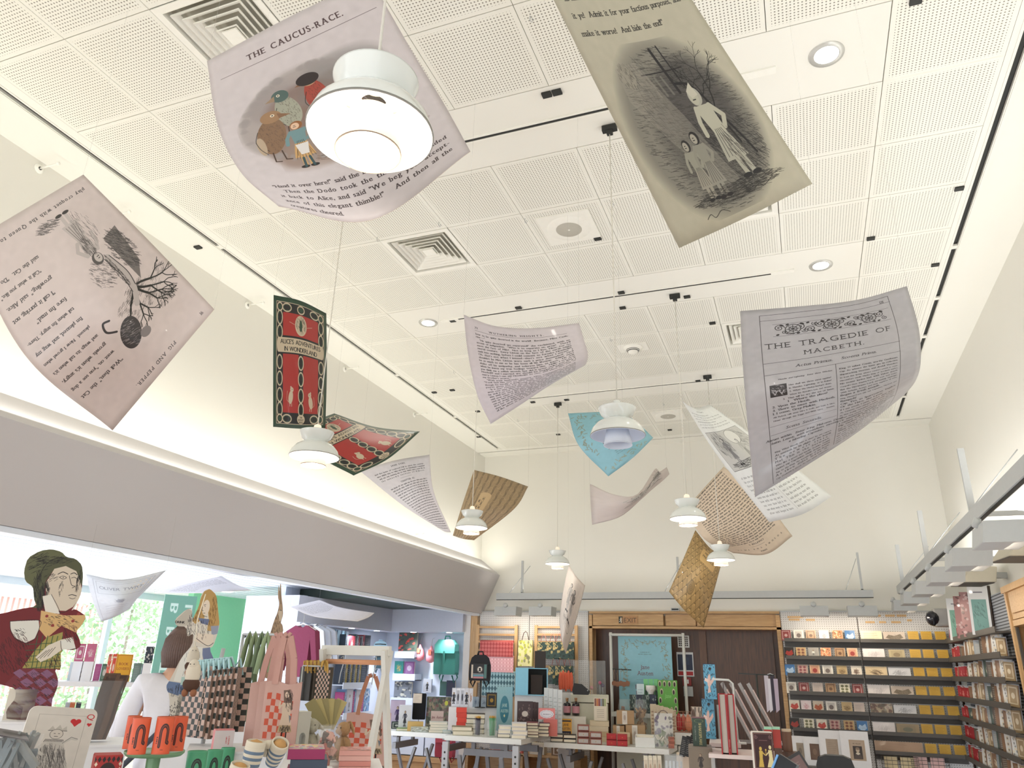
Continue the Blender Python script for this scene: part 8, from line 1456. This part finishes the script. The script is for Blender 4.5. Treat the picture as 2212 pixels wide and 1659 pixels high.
# green ribbons on a rail
pr_ = D(526, 1370, 4.0); t = thing('ribbon_rail', 'steel rail carrying green cotton straps', 'rail', pr_); e_ = D(618, 1371, 3.7)-pr_; MB().tube([(0, 0, 0), tuple(e_)], .006, 6).build('bar', METAL, t); MB().tube([(0, 0, 0), (0, 0, -pr_.z+.01)], .008, 6).build('post', METAL, t)
for i, (x, yb, c1) in enumerate(((540, 1470, '6f7d5c'), (552, 1476, '7d8b68'), (566, 1474, '66755a'), (578, 1440, '8a9a76'))):
    p = D(x, 1368, 3.9-.03*i); o = thing('cotton_bag', 'green cotton bag strap looped over the steel rail, %s from the left' % ORD[i+1], 'bag', p, face(p), 'green cotton bags'); h = .0027*(yb-1368); b = MB()
    b.tube([(-.02-.03*(1-i*.2), 0, -h), (-.02, 0, -h*.5), (-.008, 0, -.03), (0, 0, .004), (.01, 0, -.03), (.022, 0, -h*.5), (.03, 0, -h*.95)], [.012, .013, .011, .010, .011, .013, .012], 6); b.build('strap', mat('c_'+c1, hex_(c1), .9), o)
    if i in (0, 2): MB().box((0, .01, -h-.14), (.16, .03, .30)).build('bag_body', mat('c_5c6a55', hex_('5c6a55'), .9), o)
# pink totes
def tot(c):
    r = (.72,.32,.24)
    for j in range(7):
        for i in range(7):
            if (i+j) % 2 == 0 and i < 6: c.rect(20+i*28, 66+j*36, 48+i*28, 102+j*36, r)
    c.poly([(120,40),(160,30),(180,90),(190,150),(160,160),(130,110)], (.42,.34,.30)); c.ell(146, 62, 14, 18, (.80,.70,.62)); c.line([(138,60),(146,60)], 2, K_); c.poly([(120,110),(176,110),(180,190),(190,240),(118,240),(126,180)], (.76,.68,.60)); c.line([(126,120),(104,146),(108,110)], 11, (.76,.68,.60)); c.poly([(170,180),(186,190),(180,230)], (.42,.43,.45)); c.poly([(118,240),(190,240),(198,280),(110,280)], (.66,.58,.46)); c.hatch(154, 260, 36, 18, 50, 1.5, 22, 2, K_, .7); c.hatch(160, 100, 26, 60, 50, 1.3, 30, 2, K_, .7); c.line([(140,280),(140,310)], 7, K_); c.line([(165,280),(165,310)], 7, K_)
TOT = small('print_tote', 230, 360, (.74,.60,.56), tot, .9, 0)
def tote(x0, y0, x1, y1, d, ytop, label, col, group, yaw=0, hw=.25, m=TOT, dp=.03, xt=None):
    f = onD(x0, y0, x1, y1, d, yaw=yaw); t = thing('tote_bag', label, 'bag', f.loc, f.rz, group); w, h = f.w, f.h; e = mat('c_'+col, hex_(col), .95); n = 8
    b = MB(); vs = []; fs = []; uv = []
    for j in range(n+1):
        for i in range(n+1):
            u, v = i/n, j/n; vs.append(((u-.5)*w, -dp*.5*sin(pi*u)*(1-v*.6)+.004*sin(u*9+v*5), v*h+.006*sin(u*7)*v))
    for j in range(n):
        for i in range(n): a = j*(n+1)+i; fs.append((a, a+1, a+n+2, a+n+1)); uv.append([(i/n, j/n), ((i+1)/n, j/n), ((i+1)/n, (j+1)/n), (i/n, (j+1)/n)])
    b.add(vs, fs, 1, uv, True); vs2 = [(x, dp*.5*sin(pi*(x/w+.5))*(1-z/h*.6)+.006, z) for x, y, z in vs]; b.add(vs2, [tuple(reversed(q)) for q in fs], 0, None, True)
    b.add([(-w/2, -.0, h), (w/2, 0, h), (w/2, .008, h), (-w/2, .008, h)], [(0,1,2,3)], 0); b.build('bag', [e, m], t)
    zt = plane_pt((x0+x1)/2, ytop, f.loc).z-f.loc.z; xo = 0 if xt is None else (plane_pt(xt, ytop, f.loc)-plane_pt((x0+x1)/2, ytop, f.loc)).length*(1 if xt > (x0+x1)/2 else -1)
    for y in (-.004, .012):
        def sb(pts, hw_):
            b = MB()
            for (xa, za), (xb, zb) in zip(pts[:-1], pts[1:]):
                nx, nz = -(zb-za), (xb-xa); L_ = sqrt(nx*nx+nz*nz); nx *= hw_/L_; nz *= hw_/L_
                b.add([(xa-nx, y, za-nz), (xb-nx, y, zb-nz), (xb+nx, y, zb+nz), (xa+nx, y, za+nz), (xa-nx, y+.004, za-nz), (xb-nx, y+.004, zb-nz), (xb+nx, y+.004, zb+nz), (xa+nx, y+.004, za+nz)], [(0,1,2,3),(7,6,5,4),(0,4,5,1),(3,2,6,7)], 0)
            return b
        pts = [(-w*hw, h*.97), (-w*hw*.75+xo*.5, h+(zt-h)*.5), (-w*.08+xo, zt*.985), (xo, zt), (w*.08+xo, zt*.985), (w*hw*.9+xo*.5, h+(zt-h)*.5), (w*hw, h*.97)]; sb(pts, .011).build('handle', e, t)
    return t
for i, (x0, x1, d, y0) in enumerate(((565, 650, 2.6, 1474), (552, 636, 2.68, 1474), (532, 612, 2.78, 1476))): tote(x0, y0, x1-(0 if i else 4), 1612, d, 1370, 'pale pink tote bag with orange checks, %s of the hanging three' % ('front', 'middle', 'back')[i], 'ba9086', 'pink tote bags on the left', yaw=-.12, xt=(600, 590, 578)[i], m=TOT if i == 0 else small('tote_side', 64, 64, (.74,.60,.56), lambda c: [c.rect(40, 10+k*18, 52, 20+k*18, (.80,.34,.24)) for k in range(3)], .9, 0))
tote(744, 1541, 842, 1654, 4.0, 1458, 'pink brown tote bag with orange checks hanging on the white A-frame', 'a8745c', None, yaw=0, xt=792, hw=.26)
# A-frame rack
FWH = mat('frame_cream', hex_('cfccc4'), .5)
ra = D(704, 1404, 4.15); rb = D(836, 1410, 4.0); t = thing('a_frame_rack', 'white A-frame garment rack with a wooden rod', 'rack', (ra.x, ra.y, 0), atan2((rb-ra).y, (rb-ra).x)); L_ = ((rb-ra).xy).length
MB().box((L_/2, 0, ra.z), (L_+.04, .03, .05)).build('top_rail', FWH, t, bevel=.003)
for x in (0, L_):
    for s in (-1, 1): MB().box((0, 0, 0), (.026, .035, ra.z*1.03)).build('leg', FWH, t, (x, s*.17, ra.z/2), (s*.22, 0, 0))
zr = D(765, 1430, 4.07).z; MB().tube([(0, 0, zr), (L_, 0, zr)], .013, 12).build('wooden_rod', mat('c_c98f68', hex_('c98f68'), .5), t); [MB().tube([(x, 0, zr+.02), (x+.015, 0, zr+.03), (x+.02, 0, zr), (x+.005, 0, zr-.06), (x, 0, zr-.11)], .003, 6).build('s_hook', METAL, t) for x in (L_*.27, L_*.80)]
# low white table under the left middle toys
zz = plinth(600, 830, 1668, 2.9, .46, 'white display table under the plush toys and magenta books')
def at_(x0, y0, x1, y1, d): return onD(x0, y0, x1, y1, d, zz+.002)
f = at_(641, 1537, 666, 1640, 3.25); t = thing('arch_block', 'pale grey block with an arched opening', 'block', f.loc, f.rz+.5); w, h = f.w*1.3, f.h; arch = [(w*.24*cos(a), h*.45+w*.3*sin(a)) for a in np.linspace(pi, 0, 12)]
MB().prism([(-w/2, 0), (-w*.24, 0)]+arch+[(w*.24, 0), (w/2, 0), (w/2, h), (-w/2, h)], 0, .07, 0).build('block', mat('c_c3c2b8', hex_('c3c2b8'), .7), t)
def plush(f, col, label, ears=True, pose=0):
    t = thing('plush_toy', label, 'toy', FD(f, f.w*.3), f.rz+pose, 'plush rabbits'); h = f.h; fe = mat('c_'+col, hex_(col), 1, noise=.15, nscale=90, bump=.5)
    b = MB(); b.ell((0, 0, h*.3), (h*.22, h*.2, h*.30)); b.ell((0, -h*.03, h*.74), (h*.18, h*.18, h*.18)); b.build('body', fe, t); b = MB(); b.ell((0, -h*.19, h*.70), (h*.09, h*.07, h*.07)); b.build('muzzle', fe, t)
    for s in (-1, 1): MB().ell((0, 0, 0), (h*.055, h*.03, h*.22)).build('ear', fe, t, (s*h*.16, .02, h*.78), (.2, s*2.3, 0)); MB().ell((0, 0, 0), (h*.07, h*.16, h*.08)).build('leg', fe, t, (s*h*.16, -h*.16, h*.09)); MB().ell((0, 0, 0), (h*.05, h*.06, h*.17)).build('arm', fe, t, (s*h*.21, -h*.06, h*.42), (.3, s*-.3, 0)); MB().ell((s*h*.08, -h*.19, h*.78), (h*.016,)*3).build('eye', DARK, t)
plush(at_(652, 1546, 690, 1640, 3.3), 'a9a595', 'grey cream plush rabbit beside the arch block'); plush(at_(720, 1552, 765, 1640, 3.2), 'a5845f', 'brown plush rabbit sitting behind the pink boxes', pose=-.9)
jar(at_(684, 1568, 737, 1640, 3.0), 'wide glass jar of orange checkered tags', ('d8a494', 'b8604f', '6a5a50'), None, 40)
f = onD(680, 1524, 732, 1568, 3.5); t = thing('gold_fan', 'fanned gold cards standing in a tall clear jar', 'cards', (f.loc.x, f.loc.y, zz+.002), f.rz); hh = f.loc.z-zz
[MB().box((0, 0, 0), (.05, .003, .13)).build('fan_card', mat('c_a89a66' if k % 2 else 'c_8c8258', hex_('a89a66' if k % 2 else '8c8258'), .35, .3), t, (-.05+.018*k, .004*k, hh+.05), (0, -.6+.2*k, 0)) for k in range(6)]; MB().box((0, 0, hh/2), (.06, .05, hh)).build('holder', AG, t)
# magenta books and pink boxes
f = onD(620, 1630, 706, 1659, 2.45); zb_ = plinth(602, 720, 1690, 2.4, .4, 'white plinth under the magenta books'); 
def mgt(c): [c.ell(random.random()*100, random.random()*70, 9, 6, random.choice([(.85,.75,.4),(.75,.35,.5),(.4,.6,.7),(.85,.82,.75)]), .9, random.random()*3) for _ in range(40)]
MGT = small('magenta_top', 110, 80, (.75,.62,.60), mgt)
f = onD(622, 1618, 704, 1688, 2.42, zb_+.002); stack(f, 3, ['8a2450', '3d4a5e', '94295a'], 'thick magenta picture book in the pile beside the striped mugs', 'magenta book pile', .17, True, .006, MGT)
f = onD(730, 1621, 800, 1672, 3.0, zz+.01-.02); stack(f, 4, ['dfa49a', 'd88f86', 'e3b0a6'], 'flat pink patterned box in the pile under the A-frame', 'pink flat boxes', .16, True, .006, cover('pinkpat', (.85,.62,.58), (.7,.4,.36), 1), 'flat_box', 'box')
# plush striped mugs
def mug(x0, y0, x1, y1, d, tilt, label, handle=None):
    f = onD(x0, y0, x1, y1, d); t = thing('plush_mug', label, 'toy', f.loc, f.rz, 'striped plush mugs', rot=(tilt[0], tilt[1], f.rz)); r = f.w/2*.92; h = f.h*.95; cr_ = mat('c_cfc6b4', hex_('cfc6b4'), .95); bl = mat('c_66788c', hex_('66788c'), .95)
    n = 9
    for k in range(n): b = MB(); z0, z1_ = h*k/n, h*(k+1)/n; q = lambda z: r*(.78+.22*sin(min(1, z/h*1.2)*pi/2)); b.lathe([(q(z0), z0), (q(z0)*1.02, (z0+z1_)/2), (q(z1_), z1_)], 28); b.build('stripe_band', bl if k % 2 == 0 and k < n-1 else cr_, t)
    MB().lathe([(r, h), (r*1.0, h+.006), (r*.9, h+.008), (r*.84, h-.004)], 28).build('rim', cr_, t); MB().lathe([(r*.86, h-.006), (r*.6, h+.006), (0, h+.012)], 24).build('filling', mat('c_b98f5c', hex_('b98f5c'), .95), t); MB().lathe([(0, 0), (r*.78, 0)], 24).build('base', cr_, t)
    if handle: MB().tube([(-r*.95+.0, 0, h*.4)]+[(-r*1.0-r*.62*sin(a), 0, h*.6-r*.6*cos(a)) for a in np.linspace(.3, 2.9, 9)]+[(-r*.95, 0, h*.82)], .012, 10).build('handle', cr_, t)
mug(518, 1602, 566, 1668, 2.05, (.10, .12), 'striped plush mug standing upright, left one'); mug(570, 1590, 612, 1648, 2.12, (.62, .30), 'striped plush mug tipped towards the camera, with a round handle', True)
mug(478, 1648, 526, 1720, 1.95, (.25, .2), 'striped plush mug at the bottom edge, lowest left'); plinth(470, 592, 1668+30, 2.0, .3, 'white plinth under the striped plush mugs')
def lon(c): v = Cv(80, 30, (.84,.80,.80)); v.text(40, 13, 'LONDON', 12, (.75,.3,.3), 'sans bold', 'c'); v.text(40, 27, 'LIBRARY', 11, (.75,.3,.3), 'sans bold', 'c'); c.a[14:94, 62:92] = np.rot90(v.a, 3)
f = onD(462, 1578, 505, 1622, 2.7); boxy(f, 'white card box with small red vertical lettering', small('london', 110, 110, (.84,.80,.80), lon), 'card_box', 'box', None, .05, 'd98a8a', yaw=.15); plinth(404, 530, 1624, 2.66, .3, 'white plinth under the small lettered card box')
# ---------------- window books behind the customer
wz = D(250, 1474, 5.2); bz = wz.z
t = thing('window_counter', 'white window counter shelf of books behind the cut-outs', 'counter', (D(250, 1474, 5.2).x, D(250, 1474, 5.2).y, 0), face(wz)); MB().box((0, .2, bz-.015), (2.5, .4, .03)).build('shelf_board', WPL, t); MB().box((0, .2, bz-.36), (2.5, .4, .02)).build('shelf_board', WPL, t); [MB().box((x, .2, bz/2), (.03, .38, bz-.03)).build('upright', WPL, t) for x in (-1.2, -.4, .4, 1.2)]
for i, (x0, y0, x1, y1, c1, lb, txt) in enumerate(((148,1430,170,1472,'b9c6cc','pale grey green book','' ),(172,1428,200,1472,'cfc9cc','white illustrated book',''),(163,1391,183,1430,'b25a7c','pink boxed book, left of two on the riser',''),(185,1391,207,1430,'bb6484','pink boxed book, right of two on the riser',''),(203,1434,217,1472,'b0548c','magenta novel',''),(218,1434,232,1472,'3e5f50','dark green novel',''),(230,1412,238,1472,'d8604a','orange red spined book, left one',''),(239,1412,250,1472,'c94a3c','orange red spined book, right one',''),(248,1413,284,1472,'d8a02c','yellow book titled BOOK LOVERS','B'),(286,1432,304,1472,'6d7f78','dark wire-bound calendar','' ),(304,1434,322,1472,'5f6f7c','blue grey wire-bound calendar','' ),(312,1412,330,1434,'2a3440','small dark boxed pen set on the riser',''))):
    up = i in (2, 3, 11); f = onD(x0, y0, x1, y1, 5.3, bz+(.13 if up else .002)); 
    if up: f.h = max(.11, f.h)
    m_ = small('wb_yellow', 80, 130, (.85,.62,.15), lambda c: (c.line([(5,5),(75,5),(75,125),(5,125),(5,5)], 3, (.7,.42,.1)), c.text(40, 52, 'BOOK', 17, (.55,.25,.1), 'serif', 'c'), c.text(40, 74, "LOVER'S", 16, (.55,.25,.1), 'serif', 'c', fit=60))) if txt else cover('wb_'+c1, tuple(int(c1[j:j+2], 16)/255 for j in (0, 2, 4)), (.85,.83,.8), i % 5)
    book_up(f, lb+' on the window counter', m_, c1, 'books on the window counter', depth=.05, pages=not up)
    if up: MB().box((0, .03, -.065), (f.w, .06, .13)).build('riser', WPL, [o for o in bpy.data.objects if o.get('label', '') == lb+' on the window counter'][-1])
for i, (x, c1) in enumerate(((140, 'c9d2d8'), (150, 'e07a4a'), (163, '3a3f4a'), (262, 'd88a3a'), (276, '7a7480'), (290, '6a7fa0'))):
    f = onD(x, 1512, x+11, 1545, 5.3, bz-.349); f.h = .2; book_up(f, 'lower shelf window book with a %s cover, %s from the left' % (('white', 'orange', 'black', 'amber', 'grey', 'blue')[i], ORD[i+1]), cover('wl_'+c1, tuple(int(c1[j:j+2], 16)/255 for j in (0, 2, 4)), (.85,.8,.7), 4), c1, 'books on the lower window shelf', depth=.12)
# ---------------- customer seen from behind
def skin(name, joints, edges, m, parent=None, sub=2, root=0):
    me = bpy.data.meshes.new(name); me.from_pydata([j[0] for j in joints], edges, []); o = bpy.data.objects.new(name, me); COL.objects.link(o); o.parent = parent
    s = o.modifiers.new('skin', 'SKIN'); s.use_smooth_shade = True
    for i, j in enumerate(joints): r = j[1]; r = r if isinstance(r, tuple) else (r, r); me.skin_vertices[0].data[i].radius = r; me.skin_vertices[0].data[i].use_root = (i == root)
    b = o.modifiers.new('sub', 'SUBSURF'); b.levels = sub; b.render_levels = sub; me.materials.append(m); return o
pp = D(383, 1450, 4.65); P_ = thing('person', 'person in a white jumper seen from behind, looking at the window books', 'person', (pp.x, pp.y, 0), face(pp)+.12)
ztop = plane_pt(383, 1349, pp).z; k = ztop/1.68
J = [((0,0,.95*k),(.15,.10)),((0,0,1.15*k),(.125,.09)),((0,0,1.33*k),(.15,.095)),((0,.0,1.42*k),(.07,.06)),((0,-.01,1.50*k),.048),((.0,.02,1.58*k),(.072,.085)),((0,.02,1.63*k),(.06,.07)),
 ((-.16,0,1.37*k),.055),((-.24,.03,1.12*k),.045),((-.19,.24,1.02*k),.034),((-.17,.31,1.02*k),(.036,.018)),((.16,0,1.37*k),.055),((.23,.06,1.12*k),.045),((.14,.26,1.08*k),.034),((.12,.33,1.09*k),(.036,.018)),
 ((-.09,0,.84*k),.085),((-.10,.02,.48*k),.056),((-.10,.0,.10*k),.038),((-.10,.12,.03*k),(.04,.03)),((.09,0,.84*k),.085),((.10,.02,.48*k),.056),((.10,0,.10*k),.038),((.10,.12,.03*k),(.04,.03))]
E_ = [(0,1),(1,2),(2,3),(3,4),(4,5),(5,6),(2,7),(7,8),(8,9),(9,10),(2,11),(11,12),(12,13),(13,14),(0,15),(15,16),(16,17),(17,18),(0,19),(19,20),(20,21),(21,22)]
for s, bx in ((-1, J[10][0]), (1, J[14][0])):
    for q in range(5):
        n0 = len(J); th = q == 0; dx = (-s*.03 if th else (-.024+.016*(q-1))); J.append(((bx[0]+dx*.8, bx[1]+(.0 if th else .03), bx[2]), .009)); J.append(((bx[0]+dx*1.1, bx[1]+(.03 if th else .06+.006*(2-abs(q-2.5))), bx[2]-.008), .0085)); J.append(((bx[0]+dx*1.05, bx[1]+(.045 if th else .078+.008*(2-abs(q-2.5))), bx[2]-.022), .007)); E_ += [((10 if s < 0 else 14), n0), (n0, n0+1), (n0+1, n0+2)]
skin('body', J, E_, mat('skin_tone', hex_('d8a98c'), .6), P_)
JM = mat('c_dcdadf', hex_('dcdadf'), .95, bump=.2)
skin('jumper', [((0,0,.88*k),(.185,.135)),((0,0,1.02*k),(.17,.125)),((0,0,1.18*k),(.165,.125)),((0,0,1.33*k),(.18,.12)),((0,.0,1.425*k),(.08,.07)),((-.18,0,1.37*k),.072),((-.265,.03,1.12*k),.062),((-.20,.23,1.02*k),.046),((.18,0,1.37*k),.072),((.25,.06,1.12*k),.062),((.145,.25,1.08*k),.046)], [(0,1),(1,2),(2,3),(3,4),(3,5),(5,6),(6,7),(3,8),(8,9),(9,10)], JM, P_)
skin('trousers', [((0,0,.95*k),(.16,.115)),((-.09,0,.82*k),.10),((-.10,.02,.48*k),.074),((-.10,0,.09*k),.056),((.09,0,.82*k),.10),((.10,.02,.48*k),.074),((.10,0,.09*k),.056)], [(0,1),(1,2),(2,3),(0,4),(4,5),(5,6)], mat('c_23263a', hex_('23263a'), .9), P_)
HR = mat('hair_brown', hex_('5f4a42'), .55, noise=.3, nscale=60); b = MB(); b.ell((0, .0, 1.585*k), (.095, .11, .105), n=24)
b.lathe([(.094, 1.60*k), (.104, 1.54*k), (.106, 1.50*k), (.100, 1.465*k), (.08, 1.452*k), (.0, 1.455*k)], 24, mx=Matrix.Translation((0, -.012, 0)) @ Matrix.Diagonal((1, .92, 1, 1))); b.build('hair', HR, P_)
for i in range(26): a = pi+pi*i/25; MB().tube([(cos(a)*.03, sin(a)*.04, 1.685*k), (cos(a)*.094, sin(a)*.1-.012, 1.60*k), (cos(a)*.104, sin(a)*.098-.012, 1.53*k), (cos(a)*.094, sin(a)*.09-.012, 1.452*k)], [.004, .010, .011, .004], 5).build('hair_lock', HR, P_)
for s in (-1, 1): MB().ell((s*.083, .03, 1.565*k), (.012, .022, .032)).build('ear', mat('skin_tone', (1,1,1)), P_)
MB().tube([(.02, .09, 1.42*k), (.07, -.03, 1.43*k), (.10, -.11, 1.36*k), (-.05, -.135, 1.15*k), (-.22, -.10, .98*k), (-.28, .0, .92*k)], .016, 6).build('bag_strap', mat('c_3c3f48', hex_('3c3f48'), .8), P_)
hb = thing('shoulder_bag', 'navy blue shoulder bag on the hip of the person', 'bag', P_.location+Matrix.Rotation(P_.rotation_euler.z, 3, 'Z') @ Vector((-.30, .02, .62)), P_.rotation_euler.z); MB().ell((0, 0, .16), (.11, .16, .18)).build('body', mat('c_1c2238', hex_('1c2238'), .8), hb); MB().box((0, -.1, .24), (.1, .04, .06)).build('flap', mat('c_1c2238', hex_('1c2238')), hb)
